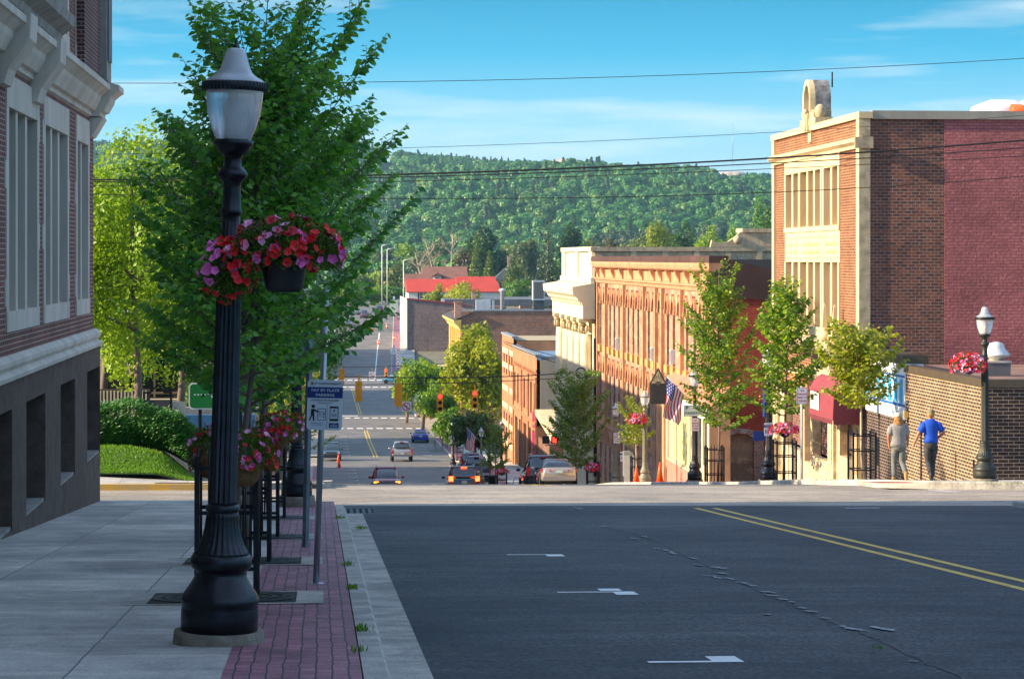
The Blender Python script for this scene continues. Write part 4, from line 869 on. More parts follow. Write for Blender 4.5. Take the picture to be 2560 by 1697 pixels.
def bank():
    X0 = 18.0; Ya, Yb = yf(X0, 158), yf(X0, 178); oz = -14
    T = thing('classical_bank', 'cream stone classical building with tall columns and heavy cornice beyond the sandstone block', 'building', (X0, Ya, oz))
    f = lambda u, v, t: (-t, u - Ya, v - oz); fs = lambda u, v, t: (u - X0, -t, v - oz); L_ = Yb - Ya
    CR2 = mat('white_cream_stone', (.66, .57, .40), .8, var=.12, vs=.9, bump=.1)
    ops = [(Ya + 2.4 + k * 3.9, -9.5, Ya + 4.6 + k * 3.9, -4.2) for k in range(4)]
    w_ = MB(); wall(w_, f, Ya, Yb, -18, 2.1, ops, CR2, rec=.5); w_.box(.5, .02, -5, 22, L_, 14 + 1.9, CR2); wall(w_, fs, X0, 34, -18, 2.1, [], CREAMD, t=.0); w_.build('wall', T)
    for o in ops: window(f, *o, T, mat('bronze_frame', (0, 0, 0)), DKGL, rec=.4, fw=.1, bars=(1, 2))
    for k in range(5):
        c = MB(); yy = Ya + 1.5 + k * 3.9 + (0 if k < 4 else .9); x0, y0, z0 = f(yy, 0, .38)
        c.lathe([(.52, -11.2), (.52, -10.9), (.44, -10.8), (.42, -8), (.38, -4.0), (.36, -3.4)], CR2, 16, (x0, y0, 14)); 
        for q in range(8): a_ = R(q * 45); c.ell((x0 + .42 * math.cos(a_), y0 + .42 * math.sin(a_), 14 - 3.05), (.13, .13, .3), CREAMD, 6, 5)
        for q in range(4): a_ = R(45 + q * 90); c.ell((x0 + .5 * math.cos(a_), y0 + .5 * math.sin(a_), 14 - 2.7), (.16, .16, .16), CREAM, 6, 5)
        bx(c, f, yy - .55, -2.6, 0, yy + .55, -2.35, .95, CR2); bx(c, f, yy - .6, -11.8, 0, yy + .6, -11.2, .98, CR2); c.build('column', T)
    co = MB(); profile(co, f, Ya - .4, Yb + .3, [(0, -2.35), (.8, -2.35), (.8, -1.5), (.86, -1.45), (.86, -1.3), (1.1, -1.15), (1.2, -.95), (1.45, -.75), (1.5, -.4), (1.5, -.25), (0, 0)], CR2); co.build('cornice', T)
    each('dentil', T, [lambda q, k=k: bx(q, f, Ya + k * .62, -1.42, .861, Ya + k * .62 + .3, -1.2, .98, CR2) for k in range(32)])
    pa = MB(); bx(pa, f, Ya - .05, 0, .0, Yb + .05, .35, .25, CR2); bx(pa, f, Ya - .08, 2.1, -.4, Yb + .08, 2.4, .2, CR2)
    for k in range(3): bx(pa, f, Ya + .1 + k * (L_ - 2.2) / 2, .35, 0, Ya + 2.1 + k * (L_ - 2.2) / 2, 2.1, .14, CR2)
    bx(pa, fs, X0 - .2, 2.1, -.4, 34, 2.38, .15, CREAMD)
    for k in range(6): bx(pa, fs, X0 + 2.6 + k * 2.1 - .2, .6, 0, X0 + 2.6 + k * 2.1 + .2, 2.09, .12, CREAMD)
    bx(pa, fs, 28.0, 2.38, -2, 34, 3.35, .16, CREAMD); bx(pa, fs, 27.8, 3.35, -2.2, 34, 3.6, .3, CREAMD)
    pa.prism([(0, 0), (2.3, 0), (2.3, 1.0), (2.0, 1.0), (1.7, .7), (1.2, .35), (.5, .25), (.1, .45)], CREAMD, lambda u, v, t: fs(25.7 + u, 2.38 + v, t), -.3, .16); pa.ell(fs(27.5, 2.85, .1), (.3, .3, .3), CREAMD, 12, 8)
    pa.build('parapet', T)
    b2 = MB(); bx(b2, fs, 25.8, -1, .1, 34, 1.55, 3, mat('dark_bitumen', (.03, .032, .038), .6)); b2.build('roof_housing', T)
bank()
# ---------------------------------------------------------------- street furniture
IRN = mat('black_painted_iron', (.016, .018, .024), .38, .6, var=.5, vs=9, bump=.12, bs=60, coat=.15)
IRG = mat('weathered_green_iron', (.022, .035, .035), .5, .4, var=.5, vs=7, col2=(.05, .045, .03))
IRV = mat('verdigris_iron', (.16, .19, .15), .6, .3, var=.4, vs=4, col2=(.26, .2, .12))
LCON = mat('pitted_concrete', (.20, .17, .13), .95, var=.4, vs=6, bump=.9, bs=25)
GALV = mat('galvanised_steel', (.36, .40, .42), .35, .75, var=.25, vs=6, streak=.3)
WSH = mat('white_sign_sheet', (.70, .72, .78), .45, var=.06, vs=5); NAVY = mat('navy_sign_blue', (.008, .03, .20), .45, var=.05); BLKP = mat('sign_black', (.012, .013, .018), .5, var=0)
REDP = mat('sign_red', (.42, .03, .03), .5, var=0); GRNP = mat('sign_green', (.0, .16, .03), .45, var=.05)
def globe_mat():
    m, t, b, L = nodes('prismatic_acrylic'); b.inputs['Base Color'].default_value = (.90, .94, 1.0, 1); b.inputs['Roughness'].default_value = .08
    b.inputs['Transmission Weight'].default_value = .62; b.inputs['IOR'].default_value = 1.45; b.inputs['Coat Weight'].default_value = .8; b.inputs['Coat Roughness'].default_value = .03; b.inputs['Specular IOR Level'].default_value = .9
    tc = nn(t, 'ShaderNodeTexCoord'); sp = nn(t, 'ShaderNodeSeparateXYZ'); L(tc.outputs['Object'], sp.inputs[0])
    at2 = nn(t, 'ShaderNodeMath', operation='ARCTAN2'); L(sp.outputs[1], at2.inputs[0]); L(sp.outputs[0], at2.inputs[1])
    mu = nn(t, 'ShaderNodeMath', operation='MULTIPLY', i_1=90.0); L(at2.outputs[0], mu.inputs[0]); si = nn(t, 'ShaderNodeMath', operation='SINE'); L(mu.outputs[0], si.inputs[0])
    bp = nn(t, 'ShaderNodeBump', i_Strength=.16, i_Distance=.01); L(si.outputs[0], bp.inputs['Height']); L(bp.outputs[0], b.inputs['Normal'])
    MATS['globe'] = m; return m
GLOBE = globe_mat()
LAMPN = [0]
def lamp(loc, label, iron=None, group='acorn street lamps', first=[None]):
    """fluted post with acorn globe; z = 0 at the top of the concrete footing"""
    iron = iron or IRN; key = iron.name
    if key in LAMPC: return dup(LAMPC[key], loc, LAMPN[0] * .3, label)
    T = thing('street_lamp', label, 'street lamp', loc, 0, group)
    b = MB(); b.lathe([(.10, -.0), (.278, 0), (.28, .10), (.277, .16), (.272, .19), (.283, .2), (.28, .235), (.262, .27), (.22, .33), (.195, .375), (.18, .40), (.178, .425), (.19, .435), (.215, .455), (.223, .485), (.220, .52), (.205, .55)], iron, 40); b.build('base', T)
    c = MB(); c.lathe([(.205, .55), (.19, .57), (.163, .62), (.14, .68), (.127, .75), (.119, .82), (.116, .855)], iron, 96, flute=(.56, .85, 24, .07)); c.lathe([(.116, .855), (.122, .865), (.122, .895), (.108, .91)], iron, 40); c.build('fluted_foot', T)
    s = MB(); s.lathe([(.108, .91), (.104, .93), (.09, 2.6), (.076, 2.62 + .1)], iron, 96, flute=(.93, 2.7, 16, .2)); s.lathe([(.076, 2.72), (.074, 2.74), (.067, 3.0)], iron, 96, flute=(2.73, 2.99, 16, .1))
    s.lathe([(.067, 3.0), (.076, 3.01), (.078, 3.04), (.066, 3.06), (.064, 3.2), (.066, 3.24), (.085, 3.26), (.108, 3.285), (.11, 3.31), (.09, 3.335), (.066, 3.36), (.062, 3.4), (.064, 3.43), (.09, 3.45), (.12, 3.48), (.124, 3.5), (.144, 3.51), (.148, 3.54), (.13, 3.55)], iron, 32); s.build('post', T)
    g = MB(); g.lathe([(.125, 3.55), (.135, 3.57), (.165, 3.64), (.188, 3.72), (.20, 3.8), (.205, 3.88), (.205, 3.9)], GLOBE, 64, caps=False); g.build('globe', T)
    r = MB(); r.lathe([(.205, 3.9), (.232, 3.905), (.236, 3.925), (.236, 3.95), (.225, 3.965), (.2, 3.968)], iron, 48)
    for k in range(48): a_ = 2 * math.pi * k / 48; r.box(.235 * math.cos(a_) - .004, .235 * math.sin(a_) - .004, 3.9, .235 * math.cos(a_) + .004, .235 * math.sin(a_) + .004, 3.962, iron)
    r.build('collar', T)
    h = MB(); h.lathe([(.215, 3.968), (.2, 3.985), (.155, 4.01), (.125, 4.035), (.108, 4.07), (.092, 4.12), (.078, 4.17), (.062, 4.205), (.03, 4.215)], GLOBE, 64, caps=False); h.build('roof', T)
    i_ = MB(); i_.lathe([(.05, 3.55), (.055, 3.62), (.05, 3.8), (.02, 3.84)], mat('lamp_bulb_white', (.75, .72, .62), .4, var=.1), 16); i_.build('bulb', T)
    f_ = MB(); f_.lathe([(.03, 4.213), (.028, 4.225), (.012, 4.24), (.014, 4.255), (.004, 4.29)], iron, 12); f_.build('finial', T)
    k_ = MB(); k_.lathe([(.33, -.5), (.335, -.13), (.325, -.005), (.30, 0.0), (.05, 0)], LCON, 36); k_.build('footing', T)
    LAMPC[key] = T; return T
LAMPC = {}
# baskets of petunias
PET = [mat('petunia_red', (.80, .015, .02), .6, var=.2, vs=30), mat('petunia_pink', (.92, .16, .50), .6, var=.25, vs=30), mat('petunia_crimson', (.62, .012, .05), .6, var=.2, vs=30), mat('petunia_pale', (.95, .38, .62), .6, var=.2, vs=30)]
PETL = leafmat('petunia_leaf', (.03, .10, .01), (.16, .24, .03), .35)
COCO = mat('coconut_liner', (.20, .10, .04), .95, var=.5, vs=12, bump=.8)
def flower(mb, c, n, r, m):
    n = Vector(n).normalized(); u = n.cross(Vector((.3, .2, 1))).normalized(); v = n.cross(u); c = Vector(c); vs = [c - n * r * .25]
    k = 10
    for i in range(k):
        a_ = 2 * math.pi * i / k; rr = r * (1.0 if i % 2 else .82); vs.append(c + (u * math.cos(a_) + v * math.sin(a_)) * rr + n * r * .12)
    mb.add(vs, [(0, 1 + i, 1 + (i + 1) % k) for i in range(k)], m)
def basket(name, label, loc, rx, ry, rz, seed, nf=150, fr=.026, pot='pot', group='petunia hanging baskets', droop=.35, dens=2600):
    """mound of petunias over a pot; loc is the rim centre"""
    T = thing(name, label, 'flower basket', loc, 0, group); rg_ = np.random.default_rng(seed)
    p = MB()
    if pot == 'pot': p.lathe([(.10, -.23), (.115, -.235), (.135, -.2), (.165, -.05), (.172, 0), (.185, 0), (.185, .03), (.165, .03), (.16, -.02)], mat('black_plastic_pot', (.018, .018, .022), .5, var=.2, vs=8, bump=.1), 32); p.build('pot', T)
    elif pot == 'coco': p.lathe([(.02, -.2), (.08, -.18), (.13, -.12), (.165, -.04), (.175, .02), (.05, .03)], COCO, 24); p.build('liner', T)
    elif pot == 'wire': p.lathe([(.03, -.2), (.12, -.15), (.2, -.05), (.22, 0), (.05, 0)], BLKI, 16); p.build('pot', T)
    n = dens; a_ = rg_.uniform(0, 2 * np.pi, n); ph = np.arccos(rg_.uniform(-droop, 1, n)); q = rg_.uniform(.55, 1, n) ** .6
    lump = 1 + .16 * np.sin(3 * a_ + seed) * np.sin(ph) + .1 * np.sin(7 * a_ + 2 * seed)
    Nn = np.stack([np.sin(ph) * np.cos(a_), np.sin(ph) * np.sin(a_), np.cos(ph)], 1); S = np.array([rx, ry, rz]) * np.ones((n, 3))
    P_ = Nn * S * (q * lump)[:, None]; P_[:, 2] += .02; D = Nn + rg_.normal(0, .6, (n, 3)); N = rg_.normal(0, 1, (n, 3))
    me = leaves(P_, D, N, rg_.uniform(.02, .05, n), rg_.uniform(.008, .02, n), rg_.uniform(0, 1, n), PETL); link('foliage', me, T)
    mbs = [MB() for _ in PET]
    for i in range(nf):
        a1 = rg_.uniform(0, 2 * np.pi); p1 = math.acos(rg_.uniform(-droop, .98)); l1 = 1.03 + .16 * math.sin(3 * a1 + seed) * math.sin(p1) + .1 * math.sin(7 * a1 + 2 * seed)
        d_ = Vector((math.sin(p1) * math.cos(a1), math.sin(p1) * math.sin(a1), math.cos(p1))); k = int(4.0 * (.5 + .5 * math.sin(a1 * 2 + seed * 1.3 + p1 * 2.2)) + rg_.uniform(-.9, .9)) % 4
        flower(mbs[k], (d_.x * rx * l1, d_.y * ry * l1, d_.z * rz * l1 + .02), d_ + Vector(rg_.normal(0, .35, 3)), fr * rg_.uniform(.75, 1.2), PET[k])
    for k, mb in enumerate(mbs):
        if mb.v: o = mb.build('blossoms', T, ('red petunias', 'pink petunias', 'crimson petunias', 'pale pink petunias')[k], fixn=False); o['kind'] = 'stuff'
    return T
def hero_lamp():
    d = 17.4; x, y = gp(548, d); z = zz(1573, d)
    lamp((x, y, z), 'black fluted street lamp standing closest on the near brick pavement').rotation_euler = (0, R(1.65), 0)
    bx_, by_ = gp(710, d - .15); bz = zz(648, d)
    A = MB(); 
    B = basket('hanging_basket', 'big red and pink petunia basket in black plastic pot hanging on the nearest lamp', (bx_, by_, bz), .40, .26, .26, 3, 240, .038, 'pot', droop=.35, dens=3600)
    # second lobe of flowers spills round the post
    rg_ = np.random.default_rng(8)
    L2 = MB(); n = 1800; c0 = np.array([-.40, -.06, -.02]); Nn = rg_.normal(0, 1, (n, 3)); Nn /= np.linalg.norm(Nn, axis=1)[:, None]; P_ = c0 + Nn * np.array([.2, .16, .22]) * rg_.uniform(.4, 1, n)[:, None]
    P_[:, 2] -= .06; link('foliage', leaves(P_, Nn + rg_.normal(0, .6, (n, 3)), rg_.normal(0, 1, (n, 3)), rg_.uniform(.02, .05, n), rg_.uniform(.008, .02, n), rg_.uniform(0, 1, n), PETL), B)
    mb = MB(); mb2 = MB()
    for i in range(60):
        v = Vector(rg_.normal(0, 1, 3)); v.y = -abs(v.y); v.normalize(); c = (c0[0] + v.x * .21, c0[1] + v.y * .17, c0[2] - .06 + v.z * .23)
        k = mb2 if (v.x < -.3 and v.z > -.4) else mb; flower(k, c, v + Vector(rg_.normal(0, .3, 3)), .034, PET[1] if k is mb2 else PET[0])
    mb.build('blossoms', B, 'red petunias', fixn=False)['kind'] = 'stuff'; mb2.build('blossoms', B, 'pink petunias', fixn=False)['kind'] = 'stuff'
    h = MB(); h.tube([(-.48, .1, -.02), (-.2, .05, .03), (-.05, 0, .05)], .012, IRN, 6); h.build('bracket_arm', B)
hero_lamp()
lamp((-.42, yf(-.42, 43.2), G(-.42, 41) + .05), 'black fluted street lamp behind the tree guards at the near corner')
RL = [(2462, 59.2, IRG, 'green black street lamp with flower basket on the corner beside the low brick building'), (1921, 77, IRN, 'black street lamp with parking pay sign and blue banner before the red brick wall'),
      (1737, 91, IRN, 'black street lamp carrying the green and white parking board by the arched doorway'), (1612, 110, IRV, 'pale green street lamp with flower basket between the two traffic cones'),
      (1540, 122, IRV, 'pale green street lamp with a red lettered no parking sign beside the grey mailbox'), (1133, 220, IRN, 'black street lamp with the speed limit sign'),
      (1203, 187, IRV, 'slim pale street lamp with slanting flag behind the minivan'), (1223, 215, IRN, 'black street lamp with dark flower basket behind the navy pickup'), (1254, 210, IRN, 'street lamp closest to the orange brick building')]
LPOS = []
for i, (px, d, ir, lb) in enumerate(RL):
    LAMPN[0] = i + 1; x, y, z = at(px, d, .1 if d < 100 else .02); LPOS.append((x, y, z)); lamp((x, y, z), lb, ir)
def hang(i, dx, z, label, seed, rx=.42, rz=.3, nf=300):
    x, y, z0 = LPOS[i]; B = basket('hanging_basket', label, (x + dx, y - .1, z0 + z), rx, rx * .8, rz, seed, nf, .042, 'wire', droop=.45, dens=1800)
    h = MB(); h.tube([(-dx, .1, -.05), (0, .05, -.03)], .015, IRN, 5); h.build('bracket_arm', B); return B
hang(0, -.42, 2.75, 'full red and pink petunia basket hanging from the corner lamp', 11)
hang(3, -.33, 2.85, 'red and white petunia basket hanging from the pale lamp between the cones', 12)
hang(7, -.35, 2.6, 'dark pink petunia basket hanging behind the navy pickup', 13, nf=140)
def rrect(w_, h, r, n=4):
    o = []
    for (cx, cy, a0) in ((w_ / 2 - r, h / 2 - r, 0), (-w_ / 2 + r, h / 2 - r, 90), (-w_ / 2 + r, -h / 2 + r, 180), (w_ / 2 - r, -h / 2 + r, 270)):
        for k in range(n + 1): a_ = R(a0 + 90 * k / n); o.append((cx + r * math.cos(a_), cy + r * math.sin(a_)))
    return o
def plate(mb, cx, cz, w_, h, m, t=0, r=.02, th=.004): mb.prism(rrect(w_, h, r), m, lambda u, v, q: (cx + u, q, cz + v), t - th, t); return mb
def pay_sign(par, x, y, z, s=1.0, detail=True, rot=0):
    """12 x 18 inch pay-by-plate board, local origin at its centre"""
    o = MB(); W, H = .345 * s, .49 * s
    plate(o, 0, 0, W, H, WSH, 0, .035 * s); q = -.0055
    o.box(-W / 2 + .001, -.0055, H * .185, W / 2 - .001, -.0042, H * .36, NAVY) if False else o.box(-W / 2 + .001, -.0062, H * .14, W / 2 - .001, -.0042, H * .355, NAVY)
    T = lambda b_, sz, u, v, m, fit=None, bold=0, al='CENTER': o.text(b_, sz * s, (u * s, -.0068, v * s), m, al, bold=bold, fit=fit * s if fit else None)
    T('PAY BY PLATE', .036, .0, .142, WSH, .27, .012); T('PARKING', .036, .0, .096, WSH, .18, .012)
    if detail:
        for k, c in enumerate(((.0, .16, .03), (.45, .08, .01), (.0, .3, .5))):
            u = -.145 + k * .017; o.add([(u, -.0065, .195), (u + .018, -.0065, .195), (u + .034, -.0065, .222), (u + .018, -.0065, .222)] if k != 1 else [(u + .018, -.0066, .195), (u, -.0066, .222), (u - .016, -.0066, .222), (u + .0, -.0066, .195)], [(0, 1, 2, 3)], mat('logo%d' % k, c, .5, var=0))
        T('DOWNTOWN MARQUETTE', .022, .045, .208, BLKP, .225, .02); T('LICENSE PLATE REQUIRED', .02, 0, .046, BLKP, .27, .01); T('TWO WAYS TO PAY', .014, 0, .018, BLKP, .15, .008)
        T('ENTER PLATE AT', .013, -.07, -.178, NAVY, .125, .01); T('PAY STATION', .013, -.07, -.196, NAVY, .1, .01)
        o.box(.045, -.0062, -.222, .14, -.0042, -.175, NAVY); T('ZONE', .009, .093, -.184, WSH, .03); T('0303', .027, .093, -.204, WSH, .07, .012)
    o.box(.023 * s, -.006, -.225 * s, .026 * s, -.0042, .0 * s, BLKP)
    # walker pictogram, pay station and phone
    o.prism([(-.112 * s + .018 * s * math.cos(R(k * 30)), -.015 * s + .018 * s * math.sin(R(k * 30))) for k in range(12)], BLKP, lambda u, v, t: (u, t, v), -.0065, -.0045)
    for pl in ([(-.132, -.04), (-.1, -.04), (-.072, -.058), (-.05, -.06), (-.05, -.07), (-.078, -.07), (-.1, -.06), (-.1, -.1), (-.134, -.1)], [(-.134, -.1), (-.118, -.1), (-.13, -.13), (-.142, -.155), (-.155, -.15), (-.14, -.125)], [(-.118, -.1), (-.1, -.1), (-.098, -.156), (-.112, -.158)]):
        o.prism([(u * s, v * s) for u, v in pl], BLKP, lambda u, v, t: (u, t, v), -.0065, -.0045)
    def frame(u0, v0, u1, v1, w_):
        for b_ in ((u0, v0, u1, v0 + w_), (u0, v1 - w_, u1, v1), (u0, v0 + w_, u0 + w_, v1 - w_), (u1 - w_, v0 + w_, u1, v1 - w_)): o.box(b_[0] * s, -.0062, b_[1] * s, b_[2] * s, -.0045, b_[3] * s, BLKP)
    frame(-.072, -.15, .012, -.035, .005); o.box(-.067 * s, -.0062, -.068 * s, .007 * s, -.0045, -.064 * s, BLKP)
    for k in range(4): o.box(-.06 * s, -.0062, (-.082 - k * .011) * s, -.03 * s, -.0045, (-.079 - k * .011) * s, BLKP)
    o.box(-.014 * s, -.0062, -.1 * s, -.002 * s, -.0045, -.078 * s, BLKP); o.prism([(-.01 * s + .008 * s * math.cos(R(k * 45)), -.118 * s + .008 * s * math.sin(R(k * 45))) for k in range(8)], BLKP, lambda u, v, t: (u, t, v), -.0065, -.0045)
    frame(.05, -.155, .134, -.012, .006); o.box(.056 * s, -.0062, -.149 * s, .128 * s, -.0045, -.134 * s, BLKP); o.box(.056 * s, -.0062, -.03 * s, .128 * s, -.0045, -.018 * s, BLKP)
    for k in range(4): o.box(.066 * s, -.0062, (-.085 - k * .009) * s, .118 * s, -.0045, (-.082 - k * .009) * s, BLKP)
    o.box(.083 * s, -.0062, -.062 * s, .101 * s, -.0045, -.045 * s, NAVY)
    sg = o.build('sign_panel', par, fixn=False); sg.location = (x, y, z); sg.rotation_euler = (0, rot, 0); return sg
def postsign(name, label, loc, posts, cat='sign'):
    return thing(name, label, cat, loc)
# near round pole with pay sign, near perforated pole with the back of a sign
x, y, z = *gp(789, 23.5), 0; z = zz(1458, 23.5)
T = thing('parking_sign', 'pay by plate parking sign on a leaning round galvanised pole in the near brick pavement', 'parking sign', (x, y, z))
p = MB(); p.tube([(0, 0, -.1), (.104, 0, 2.9)], .031, GALV, 14); p.lathe([(.0, .0), (.09, .0), (.075, .008), (.033, .012)], GALV, 14, (.004, 0, 0)); p.build('pole', T)
pay_sign(T, .09, -.042, (1458 - 1012) / 255, rot=R(1.6))
c = MB(); [c.box(.06, -.045, q, .12, -.03, q + .04, GALV) for q in (1.6,)]; c.build('clamp', T)
x, y = gp(763, 30.0); z = zz(1369, 30)
T = thing('sign_post', 'square perforated steel post with a grey sign seen from behind, left of the round pole', 'sign post', (x, y, z))
p = MB(); HOLE = mat('punched_holes', (.45, .5, .5), .6, var=0); p.v = []; p.tube([(0, 0, -.1), (.06, 0, 2.75)], .042, mat('dull_steel', (.16, .2, .23), .45, .6, var=.3, vs=8), 4, smooth=False)
for k in range(52): zc = .06 + k * .051; p.lathe([(.007, -.002), (.001, 0)], HOLE, 6, (0, 0, 0)) if False else p.box(.06 * zc / 2.85 - .006, -.0325, zc, .06 * zc / 2.85 + .006, -.030, zc + .014, HOLE)
p.build('post', T)
b = MB(); plate(b, .055, 2.42, .4, .3, mat('sign_back_grey', (.35, .36, .38), .4, .4, var=.1), .055, .02); b.build('sign_panel', T)
# tree guards
GUARD = [None]
def guard_mesh():
    m = MB(); w_ = .26
    for (cx, cy) in ((-w_, -w_), (w_, -w_), (w_, w_), (-w_, w_)): m.box(cx - .022, cy - .022, -.05, cx + .022, cy + .022, 1.30, IRN)
    for zc in (.28, .78, 1.18):
        for sg in (-1, 1): m.box(-w_, sg * w_ - .006, zc, w_, sg * w_ + .006, zc + .035, IRN); m.box(sg * w_ - .006, -w_, zc + .002, sg * w_ + .006, w_, zc + .033, IRN)
    for k in range(1, 5):
        q = -w_ + 2 * w_ * k / 5
        for sg in (-1, 1): m.tube([(q, sg * w_, .02), (q, sg * w_, 1.36)], .008, IRN, 5); m.tube([(sg * w_, q, .02), (sg * w_, q, 1.36)], .008, IRN, 5)
    return m
def guard(loc, label, group='iron tree guards', sc=1):
    if GUARD[0] is None: GUARD[0] = guard_mesh().mesh('tree_guard')
    o = link('tree_guard', GUARD[0]); o.location = loc; tag(o, label, 'tree guard', group); o.scale = (sc, sc, 1); return o
GRT = mat('tree_grate_iron', (.03, .028, .025), .6, .4, var=.4, vs=6)
LG = [(21.6, 1), (27.0, 2), (32.4, 3), (38.4, 4)]
ordn = ('nearest', 'second', 'third', 'fourth')
for d, i in LG:
    X = -.83; Y = yf(X, d); z = G(X, Y)
    guard((X, Y, z), 'black iron tree guard around the %s tree trunk on the near pavement' % ordn[i - 1])
    g = MB(); zt = .012
    sl = -.0653 * CS
    fz = lambda yy: z + sl * (yy - Y)
    def q4(m_, x0, y0, x1, y1, off): m_.add([(x0, y0, fz(y0) + off), (x1, y0, fz(y0) + off), (x1, y1, fz(y1) + off), (x0, y1, fz(y1) + off)], [(0, 1, 2, 3)], g_)
    g_ = KERB; q4(g, X - .9, Y - .75, X + .86, Y + .75, .008); g_ = mat('tree_pit_soil', (.03, .022, .015), .9, var=.4, vs=20); q4(g, X - .68, Y - .62, X + .62, Y + .62, .012); g_ = GRT
    for r_ in (.2, .3, .4, .5, .6):
        vs = []; n = 28
        for k in range(n + 1):
            a_ = 2 * math.pi * k / n; cx = max(-.66, min(.6, r_ * 1.15 * math.cos(a_))); cy = max(-.6, min(.6, r_ * 1.15 * math.sin(a_)))
            for q in (1, .88): vs.append((X + cx * q, Y + cy * q, fz(Y + cy * q) + .02))
        g.add(vs, [(2 * k, 2 * k + 1, 2 * k + 3, 2 * k + 2) for k in range(n)], GRT)
    for k in range(8): a_ = R(k * 45); g.add([(X + q * math.cos(a_) + w_ * math.sin(a_), Y + q * math.sin(a_) - w_ * math.cos(a_), fz(Y + q * math.sin(a_)) + .019) for q in (.2, .62) for w_ in (-.02, .02)], [(0, 1, 3, 2)], GRT)
    tag(g.build('tree_grate'), 'cast iron tree grate in concrete frame under the %s tree on the near pavement' % ordn[i - 1], 'tree grate', 'tree grates')
for (X, d, lb) in ((-.62, 62.5, 'black tree guard around the pale trunk across the crossing'), (-.6, 68, 'black tree guard second beyond the crossing on the left'), (-.6, 76, 'black tree guard third beyond the crossing on the left')):
    guard((X, yf(X, d), G(X, yf(X, d))), lb)
WB = MB(); WB.box(-.05, -.03, 0, .05, .03, .22, mat('white_bag', (.6, .62, .64), .7)); 
basket('planter_basket', 'coconut lined petunia basket fixed on the nearest tree guard, right of the lamp', (*gp(612, 21.0), zz(1160, 21.0)), .26, .2, .26, 21, 110, .032, 'coco', droop=.25, dens=2200)
basket('planter_basket', 'petunia basket at the left side of the nearest tree guard, left of the lamp', (*gp(520, 21.9), zz(1140, 21.9)), .17, .15, .24, 22, 50, .03, 'coco', droop=.5, dens=1300)
basket('planter_basket', 'red and pink petunia basket on the second tree guard', (*gp(688, 27.0), zz(1085, 27.0)), .24, .2, .2, 23, 80, .032, 'coco', dens=1200)
basket('planter_basket', 'trailing petunias on the third tree guard', (*gp(730, 38.0), zz(1075, 38)), .28, .2, .26, 24, 70, .035, 'coco', dens=1000)
# right side guards, with and without baskets
GR = [(2155, 63.5, 'black iron tree guard with leaning young tree beside the grey shirted man'), (1962, 74, 'black tree guard with petunia basket beside the no parking post'), (1786, 87, 'black tree guard left of the arched brick doorway'), (1594, 113, 'black tree guard behind the first traffic cone'),
      (1482, 124, 'tree guard with bright flower basket beside the silver sedan'), (1255, 158, 'black tree guard with flowers beside the street chair'), (1150, 235, 'black tree guard beyond the navy pickup'), (1112, 262, 'black tree guard beside the blue sedan')]
for px, d, lb in GR: guard(at(px, d), lb, sc=1.15)
for (px, d, z, lb, sd_) in ((1962, 73.6, 1.55, 'crimson petunia basket on the guard beside the no parking post', 31), (1482, 123.6, .95, 'red and yellow flower basket behind the silver sedan', 32), (1255, 157.6, 1.3, 'pink petunia basket on the guard by the street chair', 33), (1163, 205, 1.2, 'dark red petunia basket under the slanting flag', 34), (1078, 300, 1.5, 'orange flower basket beyond the blue sedan', 35)):
    X, Y, z0 = at(px, d); basket('planter_basket', lb, (X, Y, z0 + z), .40, .34, .24, sd_, 240, .04, 'wire', droop=.4, dens=1300)
# signs on the right
def text_sign(T, cx, cz, w_, h, lines, col, y=-.05, border=True, size=None, back=WSH, r=.03):
    m = MB(); plate(m, cx, cz, w_, h, back, y, r)
    if border:
        for (a, b_, c, d) in ((-w_ / 2 + .012, -h / 2 + .012, w_ / 2 - .012, -h / 2 + .022), (-w_ / 2 + .012, h / 2 - .022, w_ / 2 - .012, h / 2 - .012), (-w_ / 2 + .012, -h / 2 + .022, -w_ / 2 + .022, h / 2 - .022), (w_ / 2 - .022, -h / 2 + .022, w_ / 2 - .012, h / 2 - .022)): m.box(cx + a, y - .006, cz + b_, cx + c, y - .004, cz + d, col)
    n = len(lines); lh = (h * .82) / n
    for k, t in enumerate(lines):
        if t: m.text(t, size or lh * .8, (cx, y - .0065, cz + h * .41 - lh * (k + .5)), col, bold=.02, fit=min(w_ * .82, w_ * .13 * max(2, len(t)) + .04))
    return m.build('sign_panel', T, fixn=False)
x, y, z = at(2004, 67.5); T = thing('no_parking_sign', 'white sign reading no parking here to corner on a perforated post', 'sign', (x, y, z))
p = MB(); p.tube([(0, 0, -.1), (0, 0, 2.65)], .04, GALV, 4, smooth=False); [p.box(-.008, -.031, .1 + k * .055, .008, -.0285, .125 + k * .055, BLKP) for k in range(38)]; p.build('post', T)
text_sign(T, 0, 2.38, .31, .46, ['NO', 'PARKING', 'HERE TO', 'CORNER'], REDP)
X, Y, Z = LPOS[1]; T = thing('parking_sign', 'small pay by plate sign clamped to the black lamp before the red brick wall', 'parking sign', (X, Y, Z)); pay_sign(T, -.02, -.14, 1.62, .85); b = MB(); b.box(-.5, -.04, 1.25, -.1, .0, 1.55, NAVY); b.build('side_board', T); b = MB(); b.box(-.1, -.02, 2.0, -.13, .3, 2.9, NAVY); b.build('banner', T)
X, Y, Z = LPOS[2]; T = thing('parking_board', 'white and green lettered public parking board on the black lamp by the diner', 'sign', (X, Y, Z))
text_sign(T, -.05, 2.62, .8, .42, ['', 'PARKING'], GRNP, y=-.12); m = MB(); m.text('P', .22, (-.32, -.128, 2.72), GRNP, bold=.03); m.build('letter', T, fixn=False)
